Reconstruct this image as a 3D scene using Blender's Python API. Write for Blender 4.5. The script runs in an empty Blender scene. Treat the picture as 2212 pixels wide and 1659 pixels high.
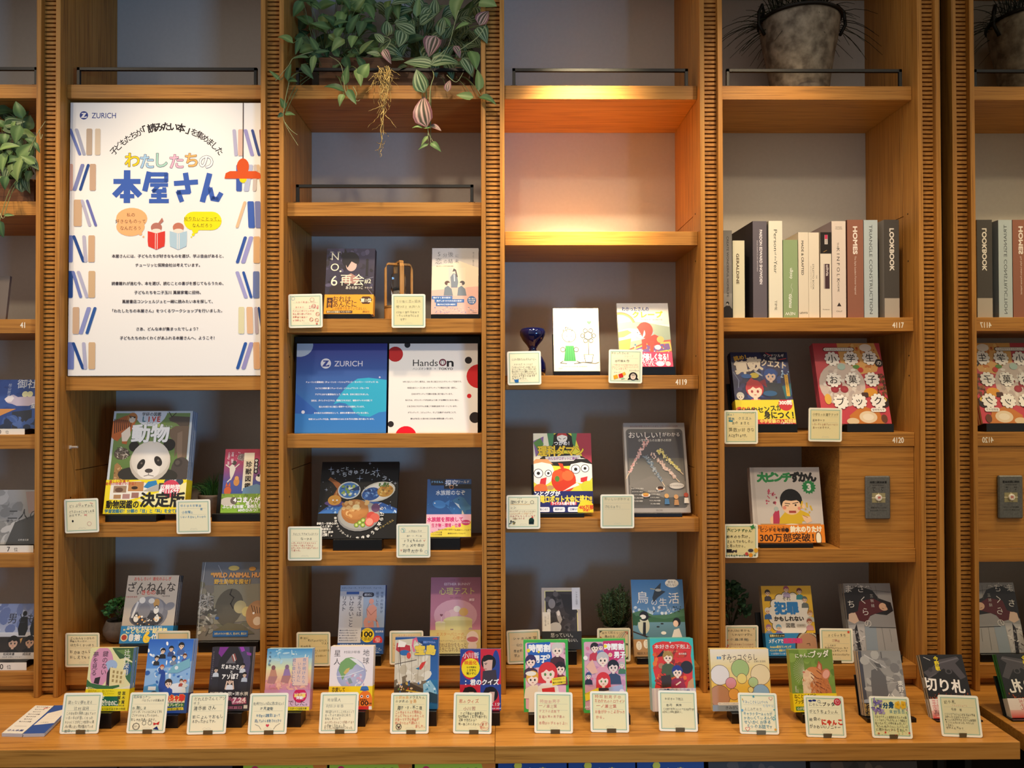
import bpy, bmesh, math, random
from mathutils import Vector, Matrix
C = bpy.context.scene.collection
SC = bpy.context.scene
R = math.radians
# ------------------------------------------------------------------ camera
F = 1661.0; CX, CY, EYE, DIST = 1106.0, 829.5, 1.5, 2.043
YAW, PIT, ROL = 0.0118, 0.0117, -0.0026
_f0 = Vector((math.sin(YAW), math.cos(YAW), 0)); _r0 = Vector((math.cos(YAW), -math.sin(YAW), 0)); _z = Vector((0, 0, 1))
FWD = _f0*math.cos(PIT)+_z*math.sin(PIT); _u0 = -_f0*math.sin(PIT)+_z*math.cos(PIT)
RGT = _r0*math.cos(ROL)+_u0*math.sin(ROL); UPV = _u0*math.cos(ROL)-_r0*math.sin(ROL)
CAMP = Vector((0, -DIST, EYE))
cd = bpy.data.cameras.new('camera'); cam = bpy.data.objects.new('camera', cd); C.objects.link(cam)
cd.sensor_width = 36; cd.lens = 36*F/2212; cd.clip_start = .05
mw = Matrix((RGT, UPV, -FWD)).transposed().to_4x4(); mw.translation = CAMP; cam.matrix_world = mw
SC.camera = cam
def U(px, py, Y):
    "point where the sight line through a photograph pixel meets the plane y = Y (used to measure sizes)"
    d = FWD+RGT*((px-CX)/F)-UPV*((py-CY)/F)
    return CAMP+d*((Y+DIST)/d.y)
def PX(p):
    d = Vector(p)-CAMP; w = d.dot(FWD)
    return CX+F*d.dot(RGT)/w, CY-F*d.dot(UPV)/w
# ------------------------------------------------------------------ view, world, lamps
SC.view_settings.view_transform = 'Standard'; SC.view_settings.look = 'None'
SC.view_settings.exposure = 0.2; SC.view_settings.gamma = 1.0; SC.view_settings.use_curve_mapping = False
w = bpy.data.worlds.new('world'); SC.world = w; w.use_nodes = True
w.node_tree.nodes['Background'].inputs[0].default_value = (1.0, .93, .86, 1)
w.node_tree.nodes['Background'].inputs[1].default_value = 0.34
# the room is open and brighter on the left, closed by the mirror wall on the right
_wt = w.node_tree; _tc0 = _wt.nodes.new('ShaderNodeTexCoord'); _sx = _wt.nodes.new('ShaderNodeSeparateXYZ'); _mr = _wt.nodes.new('ShaderNodeMapRange')
_wt.links.new(_tc0.outputs['Generated'], _sx.inputs[0]); _wt.links.new(_sx.outputs['X'], _mr.inputs['Value'])
for _k, _v in (('From Min', -1), ('From Max', 1), ('To Min', .66), ('To Max', .03)): _mr.inputs[_k].default_value = _v
_wt.links.new(_mr.outputs[0], _wt.nodes['Background'].inputs[1])
def spot(name, loc, target, energy, col, size=60, blend=.9, rad=.03):
    l = bpy.data.lights.new(name, 'SPOT'); l.energy = energy; l.color = col; l.spot_size = R(size); l.spot_blend = blend; l.shadow_soft_size = rad
    o = bpy.data.objects.new(name, l); C.objects.link(o); o.location = loc
    o.rotation_euler = (Vector(target)-Vector(loc)).to_track_quat('-Z', 'Y').to_euler(); return o
WARM = (1.0, .77, .50)
# ceiling downlights in a row just in front of the shelves, one to a bay
for X, e, s in ((-1.42, 24, 80), (-.85, 29, 80), (-.27, 28, 80), (.235, 32, 80), (.76, 30, 80)):
    spot('downlight', (X, -.38, 2.70), (X, .0, 1.3), e, WARM, s, 1.0, .025)
# two adjustable lamps turned onto the top shelf edge and the empty shelf of the fourth bay
spot('downlight', (.215, -.36, 2.74), (.205, .11, 1.97), 500, (1.0, .78, .46), 30, 1.0, .075)
spot('downlight', (.27, -.50, 2.80), (.25, .03, 2.325), 34, (1.0, .80, .46), 30, 1.0, .02)
spot('downlight', (.74, -.50, 2.80), (.70, .03, 2.325), 12, (1.0, .74, .42), 34, 1.0, .02)
# downlights further out in the room
for X in (-1.7, -.2, 1.0):
    spot('downlight', (X, -1.25, 2.95), (X*.7, .05, 1.0), 34, (1.0, .79, .54), 85, 1.0, .05)
# daylight from a shop window behind and to the right of the camera
wl = bpy.data.lights.new('window_daylight', 'AREA'); wl.energy = 74; wl.color = (.25, .56, 1.0); wl.shape = 'RECTANGLE'; wl.size = .9; wl.size_y = .9
wo = bpy.data.objects.new('window_daylight', wl); C.objects.link(wo); wo.location = (2.95, -4.3, .85)
wo.rotation_euler = (Vector((-.4, .3, 1.35))-wo.location).to_track_quat('-Z', 'Y').to_euler()
# ------------------------------------------------------------------ colours and materials
def lin(h):
    if isinstance(h, (tuple, list)): return tuple(h)[:3]
    h = h.lstrip('#')
    if len(h) == 3: h = ''.join(x*2 for x in h)
    o = []
    for i in (0, 2, 4):
        v = int(h[i:i+2], 16)/255; o.append(v/12.92 if v <= .04045 else ((v+.055)/1.055)**2.4)
    return tuple(o)
def mixc(a, b, t):
    a, b = lin(a), lin(b); return tuple(a[i]*(1-t)+b[i]*t for i in range(3))
def mat(name, col=(.5, .5, .5), rough=.5, metal=0, spec=.5, coat=0, trans=0, ior=1.45):
    m = bpy.data.materials.new(name); m.use_nodes = True; b = m.node_tree.nodes['Principled BSDF']
    b.inputs['Base Color'].default_value = (*lin(col), 1); b.inputs['Roughness'].default_value = rough; b.inputs['Metallic'].default_value = metal
    b.inputs['Specular IOR Level'].default_value = spec; b.inputs['Coat Weight'].default_value = coat; b.inputs['Coat Roughness'].default_value = .08
    b.inputs['Transmission Weight'].default_value = trans; b.inputs['IOR'].default_value = ior
    return m
def nd(m, t, **k):
    n = m.node_tree.nodes.new(t)
    for a, v in k.items(): setattr(n, a, v)
    return n
def wood(name, c0, c1, c2, scale, rough=.45, strength=.12):
    m = mat(name, c1, rough, spec=.35); T = m.node_tree; L = T.links; b = T.nodes['Principled BSDF']
    tc = nd(m, 'ShaderNodeTexCoord'); oi = nd(m, 'ShaderNodeObjectInfo'); mp = nd(m, 'ShaderNodeMapping')
    ad = nd(m, 'ShaderNodeVectorMath', operation='ADD'); ml = nd(m, 'ShaderNodeMath', operation='MULTIPLY'); ml.inputs[1].default_value = 7.3
    L.new(oi.outputs['Random'], ml.inputs[0]); L.new(tc.outputs['Object'], ad.inputs[0]); L.new(ml.outputs[0], ad.inputs[1])
    L.new(ad.outputs[0], mp.inputs[0]); mp.inputs['Scale'].default_value = scale
    n1 = nd(m, 'ShaderNodeTexNoise'); n1.inputs['Scale'].default_value = 1.0; n1.inputs['Detail'].default_value = 5; n1.inputs['Roughness'].default_value = .62; n1.inputs['Distortion'].default_value = .6
    L.new(mp.outputs[0], n1.inputs['Vector'])
    mp2 = nd(m, 'ShaderNodeMapping'); mp2.inputs['Scale'].default_value = tuple(x*4.2 if x > 10 else x*2.6 for x in scale); L.new(ad.outputs[0], mp2.inputs[0])
    n2 = nd(m, 'ShaderNodeTexNoise'); n2.inputs['Scale'].default_value = 1.0; n2.inputs['Detail'].default_value = 3; L.new(mp2.outputs[0], n2.inputs['Vector'])
    cr = nd(m, 'ShaderNodeValToRGB'); e = cr.color_ramp.elements
    e[0].position = .3; e[0].color = (*lin(c0), 1); e[1].position = .72; e[1].color = (*lin(c2), 1); k = e.new(.5); k.color = (*lin(c1), 1)
    mx = nd(m, 'ShaderNodeMath', operation='MULTIPLY_ADD'); mx.inputs[1].default_value = .45; L.new(n2.outputs['Fac'], mx.inputs[0])
    m3 = nd(m, 'ShaderNodeMath', operation='MULTIPLY'); m3.inputs[1].default_value = .55; L.new(n1.outputs['Fac'], m3.inputs[0]); L.new(m3.outputs[0], mx.inputs[2])
    L.new(mx.outputs[0], cr.inputs[0])
    pr = nd(m, 'ShaderNodeMapRange'); pr.inputs['From Min'].default_value = .30; pr.inputs['From Max'].default_value = .47; pr.inputs['To Min'].default_value = .72; L.new(n2.outputs['Fac'], pr.inputs['Value'])
    mc = nd(m, 'ShaderNodeMix', data_type='RGBA', blend_type='MULTIPLY'); mc.inputs[0].default_value = 1.0; L.new(cr.outputs[0], mc.inputs[6]); L.new(pr.outputs[0], mc.inputs[7]); L.new(mc.outputs[2], b.inputs['Base Color'])
    bp = nd(m, 'ShaderNodeBump'); bp.inputs['Strength'].default_value = strength; bp.inputs['Distance'].default_value = .002; L.new(n2.outputs['Fac'], bp.inputs['Height']); L.new(bp.outputs[0], b.inputs['Normal'])
    return m
OAKC = ('#96622a', '#b17935', '#c28c45')
OAKH = wood('oak_horizontal_grain', *OAKC, (2.5, 45, 60))
OAKV = wood('oak_vertical_grain', *OAKC, (60, 45, 2.0))
OAKT = wood('oak_counter_grain', '#aa702c', '#c2853a', '#d2984a', (2.0, 38, 45), .36, .06)
SLAT = wood('oak_slat', *OAKC, (14, 40, 30), .5)
def noisy(name, c0, c1, sc, rough=.6, metal=0, bump=0, spec=.5):
    m = mat(name, c0, rough, metal, spec); T = m.node_tree; L = T.links; b = T.nodes['Principled BSDF']
    tc = nd(m, 'ShaderNodeTexCoord'); n = nd(m, 'ShaderNodeTexNoise'); n.inputs['Scale'].default_value = sc; n.inputs['Detail'].default_value = 6; L.new(tc.outputs['Object'], n.inputs['Vector'])
    cr = nd(m, 'ShaderNodeValToRGB'); cr.color_ramp.elements[0].position = .35; cr.color_ramp.elements[1].position = .65
    cr.color_ramp.elements[0].color = (*lin(c0), 1); cr.color_ramp.elements[1].color = (*lin(c1), 1)
    L.new(n.outputs['Fac'], cr.inputs[0]); L.new(cr.outputs[0], b.inputs['Base Color'])
    if bump:
        bp = nd(m, 'ShaderNodeBump'); bp.inputs['Strength'].default_value = bump; bp.inputs['Distance'].default_value = .004; L.new(n.outputs['Fac'], bp.inputs['Height']); L.new(bp.outputs[0], b.inputs['Normal'])
    return m
GREY = noisy('grey_back_panel', '#b7b3ac', '#bab6af', 90, .7)
BLACKM = mat('black_metal', '#0b0b0c', .42); BLACKP = mat('black_acrylic', '#0a0b0d', .30)
DARK = mat('dark_recess', '#17110b', .8)
def printed(name, rough, coat, spec=.5):
    m = mat(name, (.8, .8, .8), rough, spec=spec, coat=coat); a = nd(m, 'ShaderNodeAttribute'); a.attribute_name = 'print'
    m.node_tree.links.new(a.outputs['Color'], m.node_tree.nodes['Principled BSDF'].inputs['Base Color']); return m
PGLOSS = printed('printed_gloss', .40, .14); PMATT = printed('printed_matt', .6, 0, .3); PAPER = printed('plain_paper', .8, 0, .2); LEAF = printed('leaf', .45, .0, .4)
# ------------------------------------------------------------------ mesh building
class MB:
    def __init__(s): s.v = []; s.f = []; s.m = []; s.c = []
    def add(s, vs, fs, col=(.8, .8, .8), m=0):
        b = len(s.v); s.v += [tuple(v) for v in vs]
        per = isinstance(col, list)
        for k, f in enumerate(fs):
            s.f.append(tuple(b+i for i in f)); s.m.append(m)
            s.c.append([lin(col[i]) for i in f] if per else lin(col))
    def box(s, x0, x1, y0, y1, z0, z1, col=(.8, .8, .8), m=0):
        v = [(x, y, z) for x in (x0, x1) for y in (y0, y1) for z in (z0, z1)]
        s.add(v, [(0, 1, 3, 2), (4, 6, 7, 5), (0, 4, 5, 1), (2, 3, 7, 6), (0, 2, 6, 4), (1, 5, 7, 3)], col, m)
    def prism(s, prof, x0, x1, col=(.8, .8, .8), m=0):
        "profile in (y,z) swept along x"
        n = len(prof); s.add([(x0, y, z) for y, z in prof]+[(x1, y, z) for y, z in prof],
            [tuple(range(n)), tuple(reversed(range(n, 2*n)))]+[(i, i+n, (i+1) % n+n, (i+1) % n) for i in range(n)], col, m)
    def slab(s, pts, y0, y1, col=(.8, .8, .8), m=0):
        "outline in (x,z) given depth along y"
        n = len(pts); s.add([(x, y0, z) for x, z in pts]+[(x, y1, z) for x, z in pts],
            [tuple(range(n)), tuple(reversed(range(n, 2*n)))]+[(i, i+n, (i+1) % n+n, (i+1) % n) for i in range(n)], col, m)
    def lathe(s, prof, n=28, col=(.8, .8, .8), m=0, c=(0, 0, 0), capb=True, capt=False):
        vs = []; k = len(prof)
        for r, z in prof:
            for i in range(n): a = 2*math.pi*i/n; vs.append((c[0]+r*math.cos(a), c[1]+r*math.sin(a), c[2]+z))
        fs = [(j*n+i, j*n+(i+1) % n, (j+1)*n+(i+1) % n, (j+1)*n+i) for j in range(k-1) for i in range(n)]
        if capb: fs.append(tuple(reversed(range(n))))
        if capt: fs.append(tuple(range((k-1)*n, k*n)))
        s.add(vs, fs, col, m)
    def stem(s, pts, r, col, taper=.5):
        "a tube along a smoothed path"
        P = [Vector(p) for p in pts]; o = []
        for i in range(len(P)-1):
            a, b, c, d = P[max(i-1, 0)], P[i], P[i+1], P[min(i+2, len(P)-1)]
            for k in range(5): t = k/5; o.append(.5*((2*b)+(c-a)*t+(2*a-5*b+4*c-d)*t*t+(3*b-a-3*c+d)*t**3))
        s.tube(o+[P[-1]], r, 5, col, taper=taper)
    def tube(s, pts, r, n=6, col=(.8, .8, .8), m=0, caps=True, taper=None):
        pts = [Vector(p) for p in pts]; vs = []; k = len(pts)
        for i, p in enumerate(pts):
            t = (pts[min(i+1, k-1)]-pts[max(i-1, 0)]).normalized()
            a = t.cross(Vector((0.3, .9, .2))); a = a.normalized() if a.length > 1e-4 else Vector((1, 0, 0)); b = t.cross(a)
            rr = r*(1-(1-taper)*i/(k-1)) if taper is not None else r
            for j in range(n): q = 2*math.pi*j/n; vs.append(p+a*(rr*math.cos(q))+b*(rr*math.sin(q)))
        fs = [(i*n+j, i*n+(j+1) % n, (i+1)*n+(j+1) % n, (i+1)*n+j) for i in range(k-1) for j in range(n)]
        if caps: fs += [tuple(reversed(range(n))), tuple(range((k-1)*n, k*n))]
        s.add(vs, fs, col, m)
    def build(s, name, mats, parent=None, bevel=0, smooth=False, loc=None, fix=True):
        me = bpy.data.meshes.new(name); me.from_pydata(s.v, [], s.f)
        mats = mats if isinstance(mats, (list, tuple)) else [mats]
        for q in mats: me.materials.append(q)
        me.polygons.foreach_set('material_index', s.m)
        at = me.color_attributes.new('print', 'FLOAT_COLOR', 'CORNER'); buf = []
        for f, c in zip(s.f, s.c):
            if isinstance(c, list):
                for q in c: buf += [*q, 1.0]
            else: buf += [*c, 1.0]*len(f)
        at.data.foreach_set('color', buf)
        if bevel or fix:
            bm = bmesh.new(); bm.from_mesh(me)
            if fix: bmesh.ops.recalc_face_normals(bm, faces=bm.faces)
            if bevel: bmesh.ops.bevel(bm, geom=[e for e in bm.edges if len(e.link_faces) == 2 and e.calc_face_angle(0) > .5], offset=bevel, segments=1, affect='EDGES')
            bm.to_mesh(me); bm.free()
        if smooth: me.polygons.foreach_set('use_smooth', [True]*len(me.polygons))
        me.update()
        o = bpy.data.objects.new(name, me); C.objects.link(o)
        if parent is not None: o.parent = parent
        if loc is not None: o.location = loc
        return o
def tag(o, label, cat, group=None, kind=None):
    if label: o['label'] = label
    if cat: o['category'] = cat
    if group: o['group'] = group
    if kind: o['kind'] = kind
    return o
def thing(name, label, cat, loc=(0, 0, 0), group=None, rot=(0, 0, 0)):
    o = bpy.data.objects.new(name, None); C.objects.link(o); o.location = loc; o.rotation_euler = rot; o.empty_display_size = .05
    return tag(o, label, cat, group)
def dup(root):
    r = root.copy(); C.objects.link(r)
    for ch in list(root.children):
        c = ch.copy(); C.objects.link(c); c.parent = r
        for g in list(ch.children):
            d = g.copy(); C.objects.link(d); d.parent = c
    return r
# ------------------------------------------------------------------ lettering and printed artwork
_tc = bpy.data.curves.new('lettering', 'FONT'); _to = bpy.data.objects.new('lettering', _tc); C.objects.link(_to); _tc.fill_mode = 'FRONT'
_cache = {}
def glyph(s, res=2):
    k = (s, res)
    if k not in _cache:
        _tc.body = s; _tc.resolution_u = res
        bpy.context.view_layer.update(); dg = bpy.context.evaluated_depsgraph_get(); e = _to.evaluated_get(dg); me = e.to_mesh()
        v = [(p.co.x, p.co.y) for p in me.vertices]; f = [tuple(p.vertices) for p in me.polygons]; e.to_mesh_clear()
        _cache[k] = (v, f)
    return _cache[k]
def clip(poly, w, h):
    for ax, lim, sg in ((0, 0, 1), (0, w, -1), (1, 0, 1), (1, h, -1)):
        out = []
        for i in range(len(poly)):
            a, b = poly[i-1], poly[i]; da, db = (a[ax]-lim)*sg, (b[ax]-lim)*sg
            if (da < 0) != (db < 0):
                t = da/(da-db); out.append(tuple(a[j]+(b[j]-a[j])*t for j in range(len(a))))
            if db >= 0: out.append(b)
        poly = out
        if len(poly) < 3: return []
    return poly
class Art:
    """flat printed artwork on a w x h sheet; u runs 0..100 across, v runs 0..100 down, sizes are percent of the width"""
    def __init__(s, mb, w, h, y0=0.0, m=0, ox=None, oz=0.0, step=.000008):
        s.mb, s.w, s.h, s.y, s.m, s.ox, s.oz, s.step = mb, w, h, y0, m, -w/2 if ox is None else ox, oz, step
    def P(s, u, v): return (u*s.w/100, s.h*(1-v/100))
    def put(s, poly, col, cols=None):
        pts = [(*p, *(lin(cols[i]) if cols else ())) for i, p in enumerate(poly)]
        if any(p[0] < 0 or p[0] > s.w or p[1] < 0 or p[1] > s.h for p in pts): pts = clip(pts, s.w, s.h)
        if len(pts) < 3: return
        s.mb.add([(s.ox+p[0], s.y, s.oz+p[1]) for p in pts], [tuple(range(len(pts)))], [p[2:5] for p in pts] if cols else col, s.m)
    def nx(s): s.y -= s.step
    def r(s, a, b, c, d, col): s.nx(); s.put([s.P(a, b), s.P(a, d), s.P(c, d), s.P(c, b)], col)
    def g(s, a, b, c, d, top, bot): s.nx(); s.put([s.P(a, b), s.P(a, d), s.P(c, d), s.P(c, b)], None, [top, bot, bot, top])
    def p(s, pts, col): s.nx(); s.put([s.P(*q) for q in pts], col)
    def e(s, u, v, ru, col, rv=None, rot=0, c2=None, n=22, a0=0, a1=360):
        s.nx(); x, y = s.P(u, v); ru *= s.w/100; rv = ru if rv is None else rv*s.w/100; q = R(rot); o = []
        full = abs(a1-a0) >= 360
        for i in range(n if full else n+1):
            a = R(a0+(a1-a0)*i/n); X, Y = ru*math.cos(a), rv*math.sin(a); o.append((x+X*math.cos(q)-Y*math.sin(q), y+X*math.sin(q)+Y*math.cos(q)))
        if c2 is None: s.put(o, col)
        else:
            for i in range(n): s.put([(x, y), o[i], o[(i+1) % n]], None, [col, c2, c2])
    def l(s, pts, wd, col):
        s.nx(); q = [Vector(s.P(*p)) for p in pts]; wd *= s.w/200
        for a, b in zip(q, q[1:]):
            d = (b-a)
            if d.length < 1e-7: continue
            d.normalize(); n = Vector((-d.y, d.x))*wd; e = d*wd*.6
            s.put([tuple(a-e+n), tuple(a-e-n), tuple(b+e-n), tuple(b+e+n)], col)
    def ring(s, u, v, r, wd, col, n=20, rv=None, a0=0, a1=360):
        s.l([(u+r*math.cos(R(a0+(a1-a0)*i/n)), v+(r if rv is None else rv)*math.sin(R(a0+(a1-a0)*i/n))*s.w/s.h) for i in range(n+1)], wd, col)
    def rr(s, a, b, c, d, rad, col):
        k = s.w/s.h; rv = rad*k; o = []
        for cx, cy, st in ((c-rad, b+rv, 270), (c-rad, d-rv, 0), (a+rad, d-rv, 90), (a+rad, b+rv, 180)):
            for i in range(6): t = R(st+i*18); o.append((cx+rad*math.cos(t), cy+rv*math.sin(t)))
        s.p(o, col)
    def star(s, u, v, r, n, col, inner=.5, rot=0):
        k = s.w/s.h; s.p([(u+r*(1 if i % 2 == 0 else inner)*math.sin(R(rot)+math.pi*i/n), v-k*r*(1 if i % 2 == 0 else inner)*math.cos(R(rot)+math.pi*i/n)) for i in range(2*n)], col)
    def heart(s, u, v, r, col):
        k = s.w/s.h; s.p([(u+r*.0625*16*math.sin(t)**3, v-k*r*.0625*(13*math.cos(t)-5*math.cos(2*t)-2*math.cos(3*t)-math.cos(4*t))) for t in [2*math.pi*i/20 for i in range(20)]], col)
    def raw(s, gl, x, y, sz, rot, col, sx=1.0, sk=0.0, b=0.0):
        v, f = gl; c, n = math.cos(rot), math.sin(rot); b = max(0, b)
        for i in range(1 if b < .003 else 4 if b < .016 else 6 if b < .03 else 10):
            dx, dy = (b*sz*math.cos(.78+i*6.2832/(4 if b < .016 else 6 if b < .03 else 10)), b*sz*math.sin(.78+i*6.2832/(4 if b < .016 else 6 if b < .03 else 10))) if b >= .003 else (0, 0)
            s.y -= s.step*.25; o = []
            for p, q in v: X, Y = (p*sx+q*sk)*sz, q*sz; o.append((x+dx+X*c-Y*n, y+dy+X*n+Y*c))
            if not o: return
            if min(p[0] for p in o) < 0 or max(p[0] for p in o) > s.w or min(p[1] for p in o) < 0 or max(p[1] for p in o) > s.h:
                for q in f: s.put([o[k] for k in q], col)
            else: s.mb.add([(s.ox+p[0], s.y, s.oz+p[1]) for p in o], f, col, s.m)
    def t(s, txt, u, v, size, col, al='c', b=0.0, rot=0, sx=1.0, vert=False, out=None, ow=.05, jit=0, sp=1.0, res=2, fit=None, sk=0.0):
        """text centred (or left/right set) on u,v; size = em height; fit = width it must fill"""
        if out is not None: s.t(txt, u, v, size, out, al, b+ow, rot, sx, vert, None, 0, 0, sp, res, fit, sk)
        s.nx(); sz = size*s.w/100; x, y = s.P(u, v); q = R(rot); rnd = random.Random(txt)
        if vert:
            for i, ch in enumerate(txt):
                gl = glyph(ch, res)
                if not gl[0]: continue
                cx = (min(p[0] for p in gl[0])+max(p[0] for p in gl[0]))/2
                if ch in 'ー〜…': s.raw(gl, x-.36*sz, y-i*sz*sp, sz, -math.pi/2, col, b=b)
                else: s.raw(gl, x-cx*sz, y-(i+.86)*sz*sp, sz, q, col, sx, b=b)
            return
        if jit:
            adv = [(.55 if ord(c) < 256 else 1.0)*sp for c in txt]; tot = sum(adv)*sz*sx
            if fit: k = fit*s.w/100/tot; sx *= k; tot *= k
            px = x-(tot/2 if al == 'c' else 0 if al == 'l' else tot)
            for ch, a in zip(txt, adv):
                if ch != ' ':
                    k = sz*(1+rnd.uniform(-.16, .12)*jit); s.raw(glyph(ch, res), px+rnd.uniform(-.04, .04)*sz*jit, y-.36*sz+rnd.uniform(-.09, .09)*sz*jit+math.tan(q)*(px-x), k, q+rnd.uniform(-.12, .12)*jit, col, sx*.94, sk, b)
                px += a*sz*sx
            return
        gl = glyph(txt, res)
        if not gl[0]: return
        x0 = min(p[0] for p in gl[0]); x1 = max(p[0] for p in gl[0]); wd = (x1-x0)*sz*sx
        if fit: sx *= fit*s.w/100/wd; wd = fit*s.w/100
        dx = -wd/2-x0*sz*sx if al == 'c' else -x0*sz*sx if al == 'l' else -wd-x0*sz*sx
        c, n = math.cos(q), math.sin(q); dy = -.36*sz
        s.raw(gl, x+dx*c-dy*n, y+dx*n+dy*c, sz, q, col, sx, sk, b)
    def arc(s, txt, u, v, rad, size, col, a0, a1, b=0.0, flip=False):
        "letters along an arc round (u,v); angles in degrees from straight up, clockwise"
        s.nx(); n = len(txt); sz = size*s.w/100; x, y = s.P(u, v); r = rad*s.w/100
        for i, ch in enumerate(txt):
            a = R(a0+(a1-a0)*(i/(n-1) if n > 1 else .5)); gl = glyph(ch, 2)
            if not gl[0]: continue
            cx = (min(p[0] for p in gl[0])+max(p[0] for p in gl[0]))/2*sz; q = -a+(math.pi if flip else 0)
            s.raw(gl, x+r*math.sin(a)-cx*math.cos(q)+.36*sz*math.sin(q), y+r*math.cos(a)-cx*math.sin(q)-.36*sz*math.cos(q), sz, q, col, b=b)
    def dabs(s, a, b, c, d, n, cols, lo, hi, seed=1, el=1.0):
        rnd = random.Random(seed)
        for i in range(n): s.e(rnd.uniform(a, c), rnd.uniform(b, d), rnd.uniform(lo, hi), rnd.choice(cols), rv=rnd.uniform(lo, hi)*el, rot=rnd.uniform(0, 180), n=9)
    def face(s, u, v, r, skin='#f3d2bb', hair='#2b2430', cloth=None, look=0, eye='#333', style=0, mouth='#b5564e'):
        "a plain drawn head and shoulders"
        k = s.w/s.h
        if cloth: s.p([(u-r*1.5, v+k*r*3.2), (u-r*1.3, v+k*r*1.7), (u-r*.4, v+k*r*1.15), (u+r*.4, v+k*r*1.15), (u+r*1.3, v+k*r*1.7), (u+r*1.5, v+k*r*3.2)], cloth)
        if style: s.e(u, v-k*r*.05, r*1.25, hair, rv=r*1.3); s.p([(u-r*1.25, v), (u-r*1.3, v+k*r*1.3), (u+r*1.3, v+k*r*1.3), (u+r*1.25, v)], hair)
        else: s.e(u, v-k*r*.15, r*1.12, hair, rv=r*1.15)
        s.p([(u-r*.25, v+k*r*.6), (u-r*.25, v+k*r*1.3), (u+r*.25, v+k*r*1.3), (u+r*.25, v+k*r*.6)], skin)
        s.e(u, v+k*r*.1, r*.88, skin, rv=r*.98)
        s.p([(u-r*.98, v+k*r*.05), (u-r*.8, v-k*r*.8), (u, v-k*r*1.15), (u+r*.8, v-k*r*.8), (u+r*.98, v+k*r*.05), (u+r*.6, v-k*r*.3), (u+r*.15, v-k*r*.15), (u-r*.2, v-k*r*.4), (u-r*.55, v-k*r*.1)], hair)
        for q in (-.36, .36): s.e(u+r*(q+look), v+k*r*.22, r*.15, eye, rv=r*.19)
        s.l([(u+r*(look-.12), v+k*r*.66), (u+r*(look+.12), v+k*r*.66)], r*.1, mouth)
# ------------------------------------------------------------------ the room and the wall unit
def struct(o): o['kind'] = 'structure'; return o
q = MB(); q.box(-4, 1.26, -5.2, .6, -.05, 0); struct(q.build('floor', noisy('dark_floor', '#3a2a1d', '#4a3626', 6, .5)))
q = MB(); q.box(-4, 1.26, .335, .40, 0, 3.3); struct(q.build('wall_back', mat('plaster', '#b9b2a6', .8)))
SF, BK, TH, TOP = .03, .30, .0375, 3.0       # shelf front, back panel, shelf thickness, top of the unit
LEFT = [78, 563, 1039, 1512, 1983]; RIGHT = [130, 613, 1089.6, 1561, 2032]
XL = [U(p, 240, 0).x for p in LEFT]; XR = [U(p, 240, 0).x for p in RIGHT]
XL.insert(0, XL[0]-.60); XR.insert(0, XR[0]-.60)
CZ = .7027                                    # counter top
MIR = U(2044.3, 240, 0).x
def zat(px, py, Y=SF): return U(px, py, Y).z
POST = ['oak post with horizontal slats beyond the left edge', 'leftmost slatted oak post, left of the tall white poster', 'slatted oak post between the white poster and the hanging plants',
        'slatted oak post between the hanging plants and the brightly lit empty shelf', 'slatted oak post between the lit empty shelf and the metal bucket', 'slatted oak post beside the mirror']
for k, (a, b) in enumerate(zip(XL, XR)):
    zb = CZ-.0005+.001; st = .0125
    t = thing('slatted_post', POST[k], 'post', (a, 0, zb), 'slatted posts of the bookcase'); H = TOP-zb
    for x0 in (0, b-a-st):
        q = MB(); q.box(x0, x0+st, 0, .0795, 0, H); q.build('stile', OAKV, t, bevel=.0008)
    q = MB(); n = int(H/.01178)
    for i in range(n):
        z = .012+i*.01178; q.prism([(.0155, z), (.0155, z+.0074), (.021, z+.0084), (.026, z+.0084), (.026, z)], st+.0003, b-a-st-.0003)
    q.build('slats', SLAT, t)
    q = MB(); q.box(st+.0003, b-a-st-.0003, .0262, .034, .002, H); q.build('backing', OAKV, t)
rows = {'A': zat(825, 184), 'C': zat(825, 688.5), 'D': zat(825, 937), 'E': zat(825, 1191.5)}
zTop = zat(1200, -111)+TH; LED = zat(825, 1443)
BAYS = [[rows['A'], zat(40, 435), rows['C'], rows['D'], rows['E'], zat(40, 1451)],
        [rows['A'], zat(350, 813), zat(350, 1129.5), zat(350, 1415.5)],
        [rows['A'], zat(825, 437), rows['C'], rows['D'], rows['E'], LED],
        [rows['A'], zat(1300, 500), zat(1300, 811), zat(1300, 1119.5), zat(1300, 1441)],
        [rows['A'], zat(1770, 686), zat(1770, 934.7), zat(1770, 1185.5), zat(1770, 1437.5)]]
BL = ['oak bookcase bay at the left edge with ranked novels', 'oak bookcase bay holding the tall white poster', 'oak bookcase bay with hanging plants on its top shelf',
      'oak bookcase bay with the brightly lit empty shelf', 'oak bookcase bay with the metal bucket on its top shelf']
NUM = {(0, 2): ('41', 49, 702), (3, 2): ('4119', 1471.5, 825), (4, 1): ('4117', 1940, 702), (4, 2): ('4120', 1940, 950.5)}
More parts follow.
